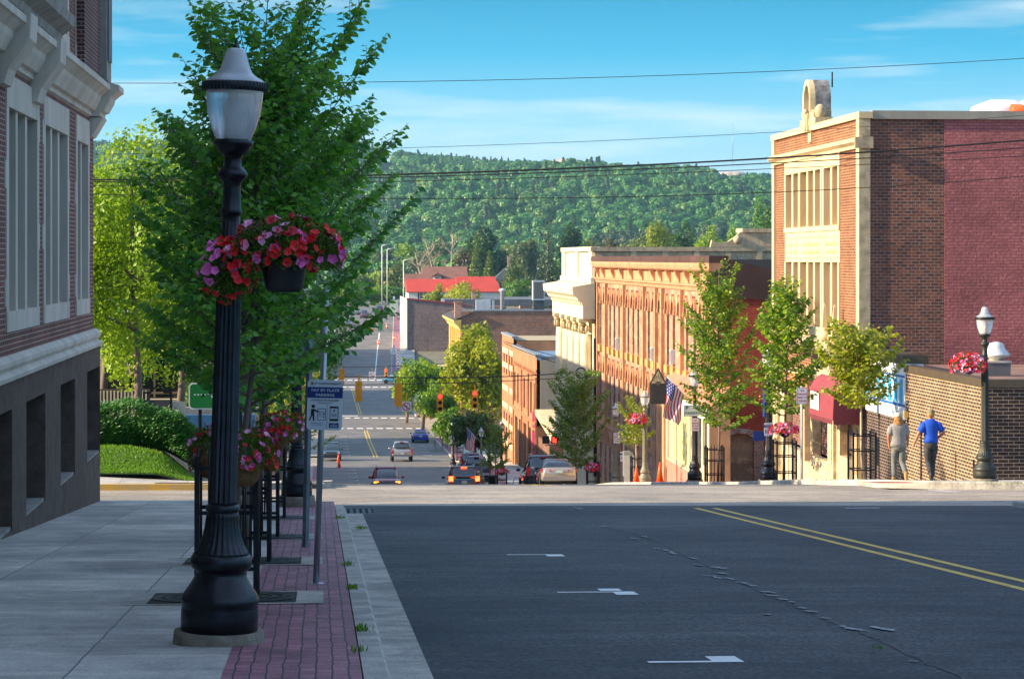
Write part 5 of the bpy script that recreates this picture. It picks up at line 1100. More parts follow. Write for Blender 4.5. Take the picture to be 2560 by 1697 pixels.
T = thing('no_parking_sign', 'red lettered no parking at any time sign below the parking board', 'sign', (X, Y, Z)); text_sign(T, .0, 2.1, .31, .5, ['NO', 'PARKING', 'AT ANY', 'TIME'], REDP, y=-.12)
X, Y, Z = LPOS[4]; T = thing('no_parking_sign', 'small pinkish no parking sign on the pale lamp left of the grey mailbox', 'sign', (X, Y, Z)); text_sign(T, .03, 2.45, .35, .55, ['NO', 'PARKING', 'AT ANY', 'TIME'], REDP, y=-.12)
x, y, z = at(1561, 121); T = thing('parking_sign', 'white and blue pay sign with navy board above it behind the mailbox', 'parking sign', (x, y, z))
p = MB(); p.tube([(-.03, 0, -.1), (-.03, 0, 3.1)], .03, GALV, 8); p.build('pole', T); pay_sign(T, -.05, -.05, 1.5, 1.0, False); b = MB(); plate(b, 0, 2.75, .52, .55, NAVY, -.04); b.build('navy_board', T)
x, y, z = at(1571, 118); T = thing('mail_box', 'tall grey collection box with rounded top beside the pale street lamp', 'mailbox', (x, y, z)); GB = mat('grey_box_paint', (.22, .24, .25), .5, .3, var=.12)
m = MB(); m.prism([(-.25, .45), (.25, .45), (.25, 1.42), (.2, 1.6), (.08, 1.68), (-.25, 1.68)], GB, lambda u, v, t: (u, t, v), -.25, .25); m.build('box', T)
each('leg', T, [lambda q, a=a, b=b: q.box(a - .03, b - .03, -.1, a + .03, b + .03, .45, GB) for a in (-.2, .2) for b in (-.2, .2)])
m = MB(); m.box(-.24, -.28, -.05, .24, -.255, 1.5, mat('pale_panel_edge', (.4, .42, .42), .5)); m.build('front_panel', T)
ORC = mat('traffic_cone_orange', (.85, .10, .005), .5, var=.1, vs=3)
for px, d, h, lb in ((1591, 108.5, .75, 'smaller orange traffic cone left of the pale lamp'), (1650, 99, .85, 'larger orange traffic cone before the pink shopfront panels')):
    x, y, z = at(px, d); T = thing('traffic_cone', lb, 'traffic cone', (x, y, z), 0, 'orange traffic cones by the diner'); m = MB(); m.lathe([(.15, .03), (.03, h), (.02, h)], ORC, 20); m.build('cone', T); m = MB(); m.box(-.19, -.19, -.02, .19, .19, .03, ORC); m.build('foot', T)
X, Y, Z = LPOS[5]; T = thing('speed_limit_sign', 'white speed limit 25 sign on the distant black lamp', 'sign', (X, Y, Z)); text_sign(T, 0, 2.35, .56, .76, ['SPEED', 'LIMIT', ''], BLKP, y=-.12, size=.15); m = MB(); m.text('25', .3, (0, -.128, 2.14), BLKP, bold=.03); m.build('numerals', T, fixn=False)
X, Y, Z = LPOS[6]; T = thing('no_turn_sign', 'small round symbol sign on the slim pale lamp behind the minivan', 'sign', (X, Y, Z)); m = MB(); plate(m, 0, 2.0, .32, .34, WSH, -.1); m.lathe([(.13, -.002), (.13, .002)], REDP, 20, (0, 0, 0)) if False else m.prism([(.12 * math.cos(R(k * 24)), 2.0 + .12 * math.sin(R(k * 24))) for k in range(15)], REDP, lambda u, v, t: (u, t, v), -.108, -.1045); m.prism([(.08 * math.cos(R(k * 24)), 2.0 + .08 * math.sin(R(k * 24))) for k in range(15)], WSH, lambda u, v, t: (u, t, v), -.11, -.106); m.build('sign_panel', T, fixn=False)
# flags
FR_, FWH, FBL = mat('flag_red', (.50, .02, .03), .8, var=.1), mat('flag_white', (.72, .70, .68), .8, var=.05), mat('flag_blue', (.02, .03, .2), .8, var=.1)
def flag(loc, px_base, tip, label, h, wd, fold, seed):
    """flag hanging from a slanting pole; tip is the pole end relative to loc"""
    T = thing('flag', label, 'flag', loc, 0); p = MB(); p.tube([(0, 0, 0), tip], .02, mat('flag_pole', (.6, .58, .5), .4, .4), 6); p.ell(tip, (.04, .04, .04), mat('brass_knob', (.6, .4, .1), .3, .8), 8, 6); p.build('pole', T)
    tip = Vector(tip); dirp = -tip.normalized(); m = MB(); nu, nv = 26, 24
    def P_(u, v):   # u down the hoist along pole, v along the fly hanging down
        b = tip + dirp * (u * wd); return (b.x + fold * math.sin(v * 5 + u * 4) * .12 * v - .25 * v * u * wd, b.y + .10 * math.sin(u * 9 + v * 6) * (.3 + v), b.z - v * h * (1 - .25 * u))
    for i in range(nu):
        for j in range(nv):
            u0, u1, v0, v1 = i / nu, (i + 1) / nu, j / nv, (j + 1) / nv
            can = u0 < .52 and v0 < .42; mm = FBL if can else (FR_ if int(u0 * 13) % 2 == 0 else FWH)
            if can and i % 3 == 1 and j % 2 == 1: mm = FWH
            m.add([P_(u0, v0), P_(u1, v0), P_(u1, v1), P_(u0, v1)], [(0, 1, 2, 3)], mm, True)
    m.build('cloth', T, fixn=False); return T
x, y = gp(1722, 101); z = zz(1000, 101); flag((x, y, z), 0, (-.98, 0, 1.05), 'american flag on a slanting pole over the diner front', 1.75, 1.15, 1, 1)
x, y = gp(1203, 187); z = zz(1106, 187); flag((x, y, z), 0, (-1.15, -.1, 1.2), 'american flag on a slanting pole tied to the slim pale lamp', 1.7, 1.1, 1, 2)
# hanging pentagon sign of the diner
x, y = gp(1645, 106); T = thing('hanging_sign', 'dark hanging board with cream triangular top and sunburst beside the flag', 'sign', (x, y, zz(1010, 106)))
m = MB(); fnp = lambda u, v, t: (u, t, v); m.prism([(-.38, 0), (.38, 0), (.38, .92), (0, 1.62), (-.38, .92)], mat('sign_brown_frame', (.10, .06, .04), .6), fnp, -.06, .06); m.prism([(-.3, .92), (.3, .92), (0, 1.48)], mat('sign_cream', (.65, .5, .25), .6), fnp, -.07, -.061)
m.prism([(-.3, .06), (.3, .06), (.3, .86), (-.3, .86)], mat('sign_slate', (.05, .04, .035), .6, var=.3), fnp, -.07, -.061)
for k in range(7): a_ = R(15 + k * 25); m.add([(.08 * math.cos(a_), -.073, 1.0 + .08 * math.sin(a_)), (.26 * math.cos(a_ - .08), -.073, 1.0 + .28 * math.sin(a_ - .08)), (.26 * math.cos(a_ + .08), -.073, 1.0 + .28 * math.sin(a_ + .08))], [(0, 1, 2)], mat('sign_brown_frame', (0, 0, 0)))
m.prism([(.14 * math.cos(R(k * 30)), .93 + .09 * math.sin(R(k * 30))) for k in range(12)], mat('oval_brown', (.16, .11, .08), .6), fnp, -.078, -.072); m.build('board', T); m = MB(); m.tube([(.3, 0, .8), (.9, .1, .8)], .02, BLKI, 6); m.build('bracket', T)
# ---------------------------------------------------------------- trees
BARK = mat('grey_bark', (.16, .12, .10), .9, var=.35, vs=6, bump=.6, bs=25, streak=.2)
BARKP = mat('pale_bark', (.42, .32, .22), .9, var=.3, vs=6, bump=.4, bs=25, streak=.2)
LELM = leafmat('elm_leaf', (.045, .20, .045), (.22, .46, .06), .45, .36, .5)
LMAP = leafmat('street_maple_leaf', (.05, .16, .01), (.32, .42, .02), .45)
LMAPD = leafmat('dark_street_leaf', (.035, .13, .02), (.20, .32, .02), .42)
LYEL = leafmat('yellow_green_leaf', (.12, .19, .01), (.34, .36, .015), .45)
LLOC2 = leafmat('locust_leaf_bright', (.07, .18, .012), (.26, .38, .02), .42)
LLOC = leafmat('locust_leaf_green', (.025, .12, .014), (.15, .28, .02), .4); _L = leafmat('locust_leaf', (.07, .15, .008), (.32, .36, .012), .45)
def twig_tree(name, label, loc, H, h0, Rf, seed, lm, nb=30, ls=.07, lw=.035, sp=.045, r0=.04, bark=BARK, twl=(.22, .42), tsp=.13, group=None, stems=1, lean=(0, 0), el=(20, 65), cat='tree', off=(0, 0), asym=0):
    T = thing(name, label, cat, loc, 0, group); rg_ = random.Random(seed)
    tr = MB(); P_, D_, N_, L_, Ti = [], [], [], [], []
    def trunk(t): # point at height fraction
        return Vector((lean[0] * t + off[0] * t * t + .03 * math.sin(t * 7 + seed), lean[1] * t + off[1] * t * t + .03 * math.cos(t * 6 + seed), H * .93 * t))
    for s_ in range(stems):
        dx = .07 * s_ * (1 if s_ % 2 else -1)
        pts = [trunk(k / 9) + Vector((dx + dx * k * .25, 0.03 * s_, 0)) for k in range(10)]; tr.tube(pts, [r0 * (1 - .85 * k / 9) * (.8 if s_ else 1) for k in range(10)], bark, 8)
    br = MB()
    def leaf_run(a, b_, dens=1.0):
        d = b_ - a; l = d.length; n = max(2, int(l / sp * dens)); d = d.normalized(); side = d.cross(Vector((0, 0, 1)))
        if side.length < .1: side = Vector((1, 0, 0))
        side.normalize()
        for k in range(n):
            t = (k + .7) / n; p = a.lerp(b_, t); sg = 1 if k % 2 else -1
            ax = d * .55 + side * sg * rg_.uniform(.5, 1.0) + Vector((rg_.uniform(-.25, .25), rg_.uniform(-.25, .25), -.45 + rg_.uniform(-.45, .2)))
            nm = Vector((rg_.uniform(-.9, .9), rg_.uniform(-1.1, .5), rg_.uniform(.25, 1))); P_.append(p); D_.append(ax); N_.append(nm); L_.append(ls * rg_.uniform(.65, 1.15) * (1.05 - .25 * t)); Ti.append(rg_.uniform(0, 1))
    ga = rg_.uniform(0, 6)
    for i in range(nb):
        f = (i + .5) / nb; z0 = (h0 + (H * .97 - h0) * f ** .95) / H; base = trunk(min(1, z0 * .93)); az = ga + i * 2.39996 + rg_.uniform(-.3, .3)
        ln = Rf(f) * rg_.uniform(.72, 1.12) * (1 + asym * math.cos(az)); e_ = R(el[0] + (el[1] - el[0]) * f + rg_.uniform(-10, 10)); d = Vector((math.cos(az) * math.cos(e_), math.sin(az) * math.cos(e_), math.sin(e_)))
        tl = ln / max(.35, math.cos(e_)) if f < .93 else ln; pts = [base]
        for k in range(1, 6): t = k / 5; pts.append(base + d * tl * t + Vector((0, 0, .16 * tl * t * t * (1 - f))))
        pts[-1].z = min(pts[-1].z, H * 1.04)
        br.tube(pts, [max(.004, r0 * .42 * (1 - f * .6) * (1 - .85 * k / 5)) for k in range(6)], bark, 5, caps=False)
        q = .18 if ln > .5 else .05; pos = q * tl
        while pos < tl:
            k = min(4, int(pos / tl * 5)); fr = pos / tl * 5 - k; p = pts[k].lerp(pts[k + 1], fr); dd = (pts[k + 1] - pts[k]).normalized()
            for sg in (-1, 1):
                sd_ = dd.cross(Vector((0, 0, 1))).normalized() * sg; tw = (dd * .7 + sd_ * rg_.uniform(.4, 1) + Vector((0, 0, rg_.uniform(-.3, .55)))).normalized(); l2 = rg_.uniform(*twl) * (1.1 - .4 * pos / tl)
                e2 = p + tw * l2; br.tube([p, e2], [.004, .002], bark, 3, caps=False); leaf_run(p, e2)
            pos += tsp * rg_.uniform(.7, 1.3)
        leaf_run(pts[-2], pts[-1] + (pts[-1] - pts[-2]).normalized() * .12)
    tr.build('trunk', T, fixn=False); br.build('branches', T, fixn=False)
    n = len(P_); La = np.array(L_); me = leaves(np.array([tuple(p) for p in P_]), np.array([tuple(p) for p in D_]), np.array([tuple(p) for p in N_]), La, La * lw / ls * 1.0, np.array(Ti), lm)
    link('crown', me, T); T['n'] = n; del T['n']; return T
def prof(mx, lo=.75, hi=.12, peak=.35): return lambda f: mx * (lo + (1 - lo) * math.sin(min(1, f / peak) * math.pi / 2) if f < peak else hi + (1 - hi) * math.cos((f - peak) / (1 - peak) * math.pi / 2) ** .8)
X = -.83
def ground_pt(X, d): Y = yf(X, d); return (X, Y, G(X, Y))
twig_tree('elm_tree', 'leafy dark green young elm nearest the camera, rising above the first street lamp', ground_pt(X, 21.6), 5.35, 2.15, prof(1.22, .75, .26, .28), 4, LELM, nb=74, ls=.095, lw=.064, sp=.036, r0=.045, stems=2, tsp=.085, twl=(.2, .42), off=(.42, 0), asym=.2, group='young elms in the near pavement')
twig_tree('elm_tree', 'second elm in the near row, mostly behind the first crown', ground_pt(X, 27.0), 5.2, 1.9, prof(1.35, .6, .25, .3), 9, LELM, nb=50, ls=.11, lw=.075, sp=.045, r0=.05, asym=.25, off=(.45, 0), tsp=.12, group='young elms in the near pavement')
twig_tree('elm_tree', 'third elm in the near row, its low limbs beside the perforated post', ground_pt(X, 32.4), 4.6, 1.9, prof(1.3, .6, .25, .3), 12, LELM, nb=36, ls=.12, lw=.08, sp=.055, r0=.045, asym=.4, off=(.3, 0), tsp=.14, group='young elms in the near pavement')
twig_tree('elm_tree', 'fourth elm in the near row, closest to the crossing', ground_pt(X, 38.4), 4.6, 1.8, prof(1.2, .6, .25, .3), 15, LELM, nb=20, ls=.12, lw=.07, sp=.07, r0=.045, tsp=.18, group='young elms in the near pavement')
# yellow lit trees over the crossing on the left
for k, (px, d, H, h0, Rr, lm, lb) in enumerate(((735, 62, 3.6, 1.9, 1.0, LYEL, 'small yellow green tree with pale trunk just across the crossing on the left'), (755, 72, 3.8, 1.6, 1.0, LMAP, 'small green tree behind the pale trunked one on the left pavement'), (770, 90, 4.4, 1.2, 1.2, LMAP, 'street tree farther down the left pavement'))):
    twig_tree('street_tree', lb, at(px, d), H, h0, prof(Rr), 40 + k, lm, nb=24, ls=.13, lw=.10, sp=.06, r0=.05, bark=BARKP, tsp=.15)
# right side street trees
RT = [(2160, 63.5, 4.05, 2.15, 1.05, LYEL, 34, (.0, 0), -.12, 'small bright yellow green tree leaning in its guard beside the blue entrance'),
      (1962, 74, 6.6, 2.3, 1.1, LMAP, 44, (.1, 0), .1, 'tall narrow green tree with red tinged tips left of the maroon awning'),
      (1797, 87, 8.1, 2.1, 1.45, LMAP, 50, (0, 0), 0, 'tallest narrow light green tree in front of the red side wall'),
      (1590, 113, 3.9, 1.9, .85, LYEL, 18, (0, 0), 0, 'little yellow tree behind the smaller traffic cone'),
      (1440, 126, 5.9, 1.0, 1.75, LMAPD, 50, (.15, 0), .0, 'broad dark green tree with sunlit lower leaves above the silver sedan'),
      (1240, 160, 4.4, 1.5, 1.1, LMAPD, 22, (0, 0), 0, 'small dark tree over the guard with flowers by the street chair')]
for k, (px, d, H, h0, Rr, lm, nb, ln, of, lb) in enumerate(RT):
    twig_tree('street_tree', lb, at(px, d), H, h0, prof(Rr, .8, .2, .3), 60 + k, lm, nb=int(nb * 1.35), ls=.15, lw=.115, sp=.062, r0=.05, bark=BARKP if k in (0, 3, 4) else BARK, tsp=.14, lean=(-.12 if k == 0 else 0, 0), off=(of, 0), twl=(.25, .5), group='street trees on the right pavement')
# crowns built of leaf clumps, for farther trees
def clump(name, label, loc, H, W, seed, lm, h0=None, shape='round', n=5000, ls=.3, group=None, bark=BARK, r0=None, cat='tree'):
    T = thing(name, label, cat, loc, 0, group); rg_ = np.random.default_rng(seed); h0 = H * .25 if h0 is None else h0; r0 = r0 or H * .025
    C_ = []; CH = H - h0
    if shape == 'cone':
        K = int(40); 
        for k in range(K * 3):
            f = (k + .5) / (K * 3); rr = W / 2 * (1 - f) ** .85 * (.78 + .3 * rg_.random()); a_ = k * 2.4; C_.append((rr * .8 * math.cos(a_), rr * .8 * math.sin(a_), h0 + CH * f, max(.25, rr * .42), max(.2, rr * .2)))
    elif shape == 'column':
        for k in range(40): f = rg_.random(); rr = W / 2 * math.sin(math.pi * (.12 + .86 * f)) ** .6; a_ = k * 2.4; C_.append((rr * .5 * math.cos(a_), rr * .5 * math.sin(a_), h0 + CH * f, rr * .5, rr * .7))
    else:
        for k in range(34):
            v = rg_.normal(0, 1, 3); v /= np.linalg.norm(v); q = rg_.uniform(.35, .8); s = rg_.uniform(.16, .34)
            zf = .5 + .5 * v[2] * q; wz = W / 2 * (.65 + .5 * math.sin(math.pi * min(1, zf * .9 + .1))); C_.append((v[0] * q * wz, v[1] * q * wz, h0 + CH * zf, s * W * .55, s * CH * .6))
    C_ = np.array(C_); w_ = C_[:, 3] ** 2; ix = rg_.choice(len(C_), n, p=w_ / w_.sum()); v = rg_.normal(0, 1, (n, 3)); v /= np.linalg.norm(v, axis=1)[:, None]
    q = rg_.uniform(.72, 1.08, n); c = C_[ix]; P_ = c[:, :3] + v * np.stack([c[:, 3], c[:, 3], c[:, 4]], 1) * q[:, None]
    D = rg_.normal(0, 1, (n, 3)) + np.array([0, 0, -.3]); N = v * 1.2 + rg_.normal(0, .5, (n, 3)); D = D - .75 * (D * N).sum(1)[:, None] * N / (N * N).sum(1)[:, None]; L_ = ls * rg_.uniform(.6, 1.3, n)
    tint = np.clip(.5 + .25 * np.sin(ix * 1.7) + rg_.normal(0, .18, n), 0, 1)
    tr = MB(); tr.tube([(0, 0, -.5), (.02 * H, 0, h0), (0, .01 * H, h0 + CH * .5), (0, 0, h0 + CH * .85)], [r0 * 1.2, r0, r0 * .6, r0 * .15], bark, 8)
    for k in range(9):
        c = C_[(k * 5) % len(C_)]; zb = min(c[2] * .8, h0 + CH * .6); tr.tube([(0, 0, zb), (c[0] * .6, c[1] * .6, (zb + c[2]) / 2), (c[0], c[1], c[2])], [r0 * .4, r0 * .25, r0 * .08], bark, 5, caps=False)
    tr.build('trunk', T, fixn=False); link('crown', leaves(P_, D, N, L_, L_ * .62, tint, lm), T); return T
LOLV = leafmat('olive_leaf', (.05, .10, .012), (.16, .20, .03), .3); LDRK = leafmat('deep_green_leaf', (.012, .05, .008), (.05, .13, .012), .25); LSPR = leafmat('spruce_needles', (.02, .055, .025), (.10, .14, .07), .15); LCED = leafmat('cedar_leaf', (.04, .09, .008), (.14, .2, .015), .25)
LGRY = leafmat('grey_green_leaf', (.06, .11, .05), (.16, .2, .09), .3); LBRN = leafmat('rusty_leaf', (.08, .06, .02), (.14, .12, .04), .3)
# honey locusts of the plaza on the left
for px, d, H, W, h0, s, lb in ((330, 66, 8.9, 4.6, 2.6, 1, 'bright yellow green locust tree right beside the near building corner'), (440, 72, 9.4, 4.4, 2.4, 2, 'feathery locust tree standing behind the near elm'), (250, 78, 8.6, 4.6, 2.6, 3, 'locust tree half hidden by the brick corner'), (560, 78, 7.4, 4.2, 2.0, 4, 'locust tree behind the street lamp post'), (690, 84, 7.8, 4.0, 1.8, 5, 'green locust tree low beside the pavement')):
    X, Y = gp(px, d); clump('locust_tree', lb, (X, Y, G(X, Y)), H, W * 1.1, 100 + s, LLOC2 if s == 1 else LLOC, h0 - .9, n=22000, ls=.125, r0=.11, group='locust trees of the plaza')
MT = [(878, 665, 9, 9, LMAP, 'round', 'bushy green tree low at the left of the street end', .5, 3500, .5), (922, 672, 8, 10, LOLV, 'round', 'olive bush closing the end of the street', .3, 3500, .5), (976, 668, 9, 9, LLOC, 'round', 'light green bush behind the two light masts', .5, 3500, .5), (1195, 262, 11.6, 8.2, LYEL, 'round', 'big yellow green tree left of the orange brick building', 2.4, 9000, .42), (1055, 300, 8.6, 7.0, LMAP, 'round', 'light green tree beside the crossing traffic signals', 2, 6000, .4), (1015, 318, 5.6, 3.4, LLOC, 'round', 'slim light tree at the distant crossing corner', 1, 2500, .35),
      (1130, 232, 5.4, 3.6, LMAPD, 'round', 'dark green tree behind the speed limit sign', 1.6, 3500, .3), (1185, 215, 5.2, 4.6, LDRK, 'round', 'darkest low tree behind the slanting flag', 1.6, 3500, .3), (1100, 285, 6.6, 5.0, LMAPD, 'round', 'dark tree over the orange tent', 2, 3500, .35),
      (1168, 520, 6.6, 13.0, LYEL, 'round', 'wide yellow green tree in front of the red roofed house', 1, 6000, .6), (1090, 525, 5.0, 6, LYEL, 'round', 'lower yellow green tree at the left of the red roof', .5, 2500, .55),
      (1215, 720, 19, 15, LDRK, 'round', 'large round dark green tree behind the houses', 4, 7000, 1.0), (1190, 690, 15, 6, LCED, 'cone', 'taller pointed cedar before the round dark tree', .5, 5000, .6), (1222, 670, 11.6, 5.4, LCED, 'cone', 'shorter pointed cedar right of the taller one', .5, 4000, .55), (1160, 710, 12, 6.5, LBRN, 'round', 'brownish tree left of the cedars', 2, 3000, .8),
      (1370, 560, 17.2, 8.6, LSPR, 'cone', 'tall shaggy blue green spruce with a bare pointed top', .6, 7000, .5), (1250, 565, 5.4, 3, LSPR, 'cone', 'small dark spruce before the red roof end', .2, 1500, .4), (1300, 600, 7.5, 9, LLOC, 'round', 'bright bushy tree before the dark gabled house', 1, 3500, .6), (1285, 640, 9.5, 7, LOLV, 'round', 'olive tree right of the dark gabled house', 1, 2500, .6), (1320, 690, 14, 11, LGRY, 'round', 'grey green tree behind the dark gabled house', 2, 4000, .9), (1400, 620, 8, 7, LLOC, 'round', 'yellow green tree beside the spruce', 1, 2500, .6),
      (1432, 700, 19.2, 8, LDRK, 'round', 'tall deep green tree right of the spruce', 3, 4000, .8), (1480, 690, 14, 9, LOLV, 'round', 'dull olive tree above the classical building', 3, 3000, .8), (1530, 660, 13, 9, LBRN, 'round', 'rust tinged tree above the classical building', 3, 3000, .8), (1590, 640, 13.5, 10, LOLV, 'round', 'olive green tree in the row above the roofs', 3, 3500, .8), (1650, 600, 13.6, 12, LYEL, 'round', 'yellowest tree in the row above the roofs', 3, 5000, .7), (1715, 610, 14.0, 9, LDRK, 'round', 'dark tree right of the yellow one', 3, 3500, .8), (1775, 580, 13.4, 11, LMAP, 'round', 'dense green tree above the parapet scroll', 3, 5000, .7), (1845, 590, 13, 10, LMAPD, 'round', 'green tree at the right end of the row', 3, 4000, .7), (1915, 420, 17.5, 6.5, LMAPD, 'round', 'tall tree against the edge of the three storey building', 3, 5000, .5),
      (1040, 760, 10, 12, LGRY, 'round', 'pale tree behind the brown roof', 2, 3500, .9), (985, 720, 9, 10, LOLV, 'round', 'olive tree at the end of the street', 1, 3500, .8), (940, 760, 9.5, 12, LMAP, 'round', 'light green tree at the end of the street', 1, 3500, .8), (890, 740, 10, 11, LOLV, 'round', 'green tree left at the end of the street', 1, 3500, .8), (965, 850, 14, 12, LGRY, 'round', 'grey green tree far behind the street end', 2, 3500, 1), (1010, 880, 13, 12, LMAP, 'round', 'tree far behind the street lights', 2, 3500, 1), (1099, 900, 16, 14, LGRY, 'round', 'hazy tree among the bare trunks', 3, 3500, 1), (1290, 900, 17, 14, LOLV, 'round', 'hazy tree right of the round dark one', 3, 3500, 1)]
TOPS = {878: 712, 922: 722, 976: 712, 1195: 825, 1055: 893, 1015: 903, 1168: 697, 1090: 715, 1215: 590, 1190: 600, 1222: 637, 1160: 618, 1370: 565, 1250: 713, 1300: 702, 1285: 655, 1320: 600, 1400: 655, 1432: 565, 1480: 597, 1530: 600, 1590: 592, 1650: 575, 1715: 572, 1775: 570, 1845: 574, 1915: 495, 1040: 640, 985: 660, 940: 678, 890: 690, 965: 625, 1010: 612, 1099: 600, 1290: 608}
for k, (px, d, H, W, lm, shp, lb, h0, n, ls) in enumerate(MT):
    X, Y = gp(px, d); H = (zz(TOPS[px], d) - G(X, Y)) / .93 if px in TOPS else H; clump('pointed_tree' if shp == 'cone' else 'leafy_tree', lb, (X, Y, G(X, Y) - .1), H, W, 200 + k, lm, h0, shp, n, ls, 'trees beyond the shops')
# bare trees behind the brown roof
for k, (px, d, H, ln) in enumerate(((1105, 620, 17.0, -4.5), (1130, 622, 19.0, .0), (1070, 625, 13.5, -3.5))):
    X, Y = gp(px, d); rg_ = random.Random(k); T = thing('bare_tree', ('leaning pale leafless tree behind the brown roof', 'tall upright pale leafless tree behind the brown roof', 'thin leafless tree at the left of the bare group')[k], 'tree', (X, Y, G(X, Y)), 0, 'leafless trees')
    PB = mat('bleached_bark', (.50, .38, .28), .9, var=.15); m = MB(); pts = [Vector((ln * (t / 8) ** 1.3 + .2 * math.sin(t), 0, H * t / 8)) for t in range(9)]; m.tube(pts, [.34 * (1 - .85 * t / 8) for t in range(9)], PB, 7); m.build('trunk', T)
    b = MB()
    def grow(p, d_, l, r, dep):
        e_ = p + d_ * l; mid = p.lerp(e_, .5) + Vector((rg_.uniform(-.1, .1), rg_.uniform(-.1, .1), rg_.uniform(0, .15))) * l; b.tube([p, mid, e_], [r, r * .7, r * .4], PB, 4, caps=False)
        if dep:
            for _ in range(4):
                nd = (d_ + Vector((rg_.uniform(-.8, .8), rg_.uniform(-.8, .8), rg_.uniform(-.3, .6)))).normalized(); grow(p.lerp(e_, rg_.uniform(.4, 1)), nd, l * .58, r * .42, dep - 1)
    for q in range(7): t = 3 + q * .7; a_ = q * 2.4; i = int(t); p = pts[i].lerp(pts[min(8, i + 1)], t - i); grow(p, Vector((math.cos(a_) * .7, math.sin(a_) * .5, .75)).normalized(), 4.2 * (1 - t / 14), .10, 3)
    b.build('branches', T, fixn=False)
# hedge on the bank
def hedge():
    rg_ = np.random.default_rng(77); n = 26000; a0 = rg_.uniform(-8.5, -3.0, n); dd = rg_.uniform(0, 1, n); P_ = []; N_ = []
    X_ = a0; Yb = np.array([yf(x, 62.0) for x in X_]); top = .98 + .10 * np.sin(X_ * 2.1) + .06 * np.sin(X_ * 5 + 1) - .25 * np.clip((X_ + 3.7) / .7, 0, 1)
    face = rg_.uniform(0, 1, n) < .62; zf = rg_.uniform(0, 1, n)
    bul = .22 * np.sin(np.pi * np.clip(zf, 0, 1)) + .08 * np.sin(X_ * 3.3 + zf * 4)
    Y_ = np.where(face, Yb - bul + rg_.normal(0, .05, n), Yb + rg_.uniform(-.1, 1.3, n)); Z_ = np.where(face, zf * top, top + rg_.normal(0, .05, n) + .04 * np.sin(Y_ * 7))
    base = np.array([G(x, y) for x, y in zip(X_, Yb)]) + .36; P_ = np.stack([X_, Y_, Z_ + base], 1)
    D = np.stack([rg_.uniform(.2, 1, n), rg_.normal(-.2, .3, n), rg_.uniform(0, .8, n)], 1); N = rg_.normal(0, .5, (n, 3)) + np.array([0, -.3, .8])
    me = leaves(P_, D, N, rg_.uniform(.05, .13, n), rg_.uniform(.02, .035, n), rg_.uniform(0, 1, n) ** 1.5, leafmat('yew_leaf', (.01, .06, .008), (.05, .20, .02), .25)); T = thing('hedge', 'dense spreading green yew hedge along the lawn bank', 'hedge', (0, 0, 0)); link('foliage', me, T)
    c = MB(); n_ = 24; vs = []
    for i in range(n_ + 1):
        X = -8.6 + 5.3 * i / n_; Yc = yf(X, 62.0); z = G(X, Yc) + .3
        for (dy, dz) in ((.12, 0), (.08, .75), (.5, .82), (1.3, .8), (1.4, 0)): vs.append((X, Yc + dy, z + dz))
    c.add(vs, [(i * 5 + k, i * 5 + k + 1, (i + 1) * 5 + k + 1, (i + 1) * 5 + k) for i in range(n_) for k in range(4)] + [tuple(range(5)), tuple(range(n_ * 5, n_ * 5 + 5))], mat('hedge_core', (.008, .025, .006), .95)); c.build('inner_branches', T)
hedge()
# ---------------------------------------------------------------- vehicles
def ringpts(y, z0, z1, w_, n=20, e=.32, tw=None):
    """rounded box section; tw narrows the top"""
    tw = w_ if tw is None else tw; zc, hz = (z0 + z1) / 2, (z1 - z0) / 2; o = []
    for k in range(n):
        a_ = 2 * math.pi * (k + .5) / n; c, s = math.cos(a_), math.sin(a_); x = math.copysign(abs(c) ** e, c); z = math.copysign(abs(s) ** e, s)
        f = (z + 1) / 2; o.append((x * (w_ * (1 - f) + tw * f) / 2, y, zc + z * hz))
    return o
def loft(mb, rings, m, smooth=True):
    n = len(rings[0]); vs = [p for r in rings for p in r]; q = len(rings)
    return mb.add(vs, [(i * n + k, i * n + (k + 1) % n, (i + 1) * n + (k + 1) % n, (i + 1) * n + k) for i in range(q - 1) for k in range(n)] + [tuple(range(n)), tuple(range((q - 1) * n, q * n))], m, smooth)
TYRE = mat('tyre_rubber', (.015, .015, .016), .85, var=.2); RIM = mat('alloy_rim', (.4, .42, .44), .3, .8, var=.1); CHR = mat('chrome', (.6, .62, .65), .15, 1, var=0)
TAIL = mat('tail_light_red', (.5, .01, .01), .2, var=0, coat=.8); TAILON = mat('tail_light_on', (1, .05, .01), .3, var=0, emit=5); HEADL = mat('headlight_lens', (.7, .72, .75), .12, var=0, coat=1); AMB = mat('amber_light_on', (1, .35, .03), .3, var=0, emit=1.2)
BPL = mat('black_bumper_plastic', (.02, .02, .022), .6, var=.1); CGL = glassy('car_glass', (.02, .035, .045), .04); PLT = mat('number_plate', (.55, .62, .58), .4, var=.2, vs=20)
def paint(n, c, met=.4): return mat('paint_' + n, c, .28, met, var=.05, vs=1, coat=1)
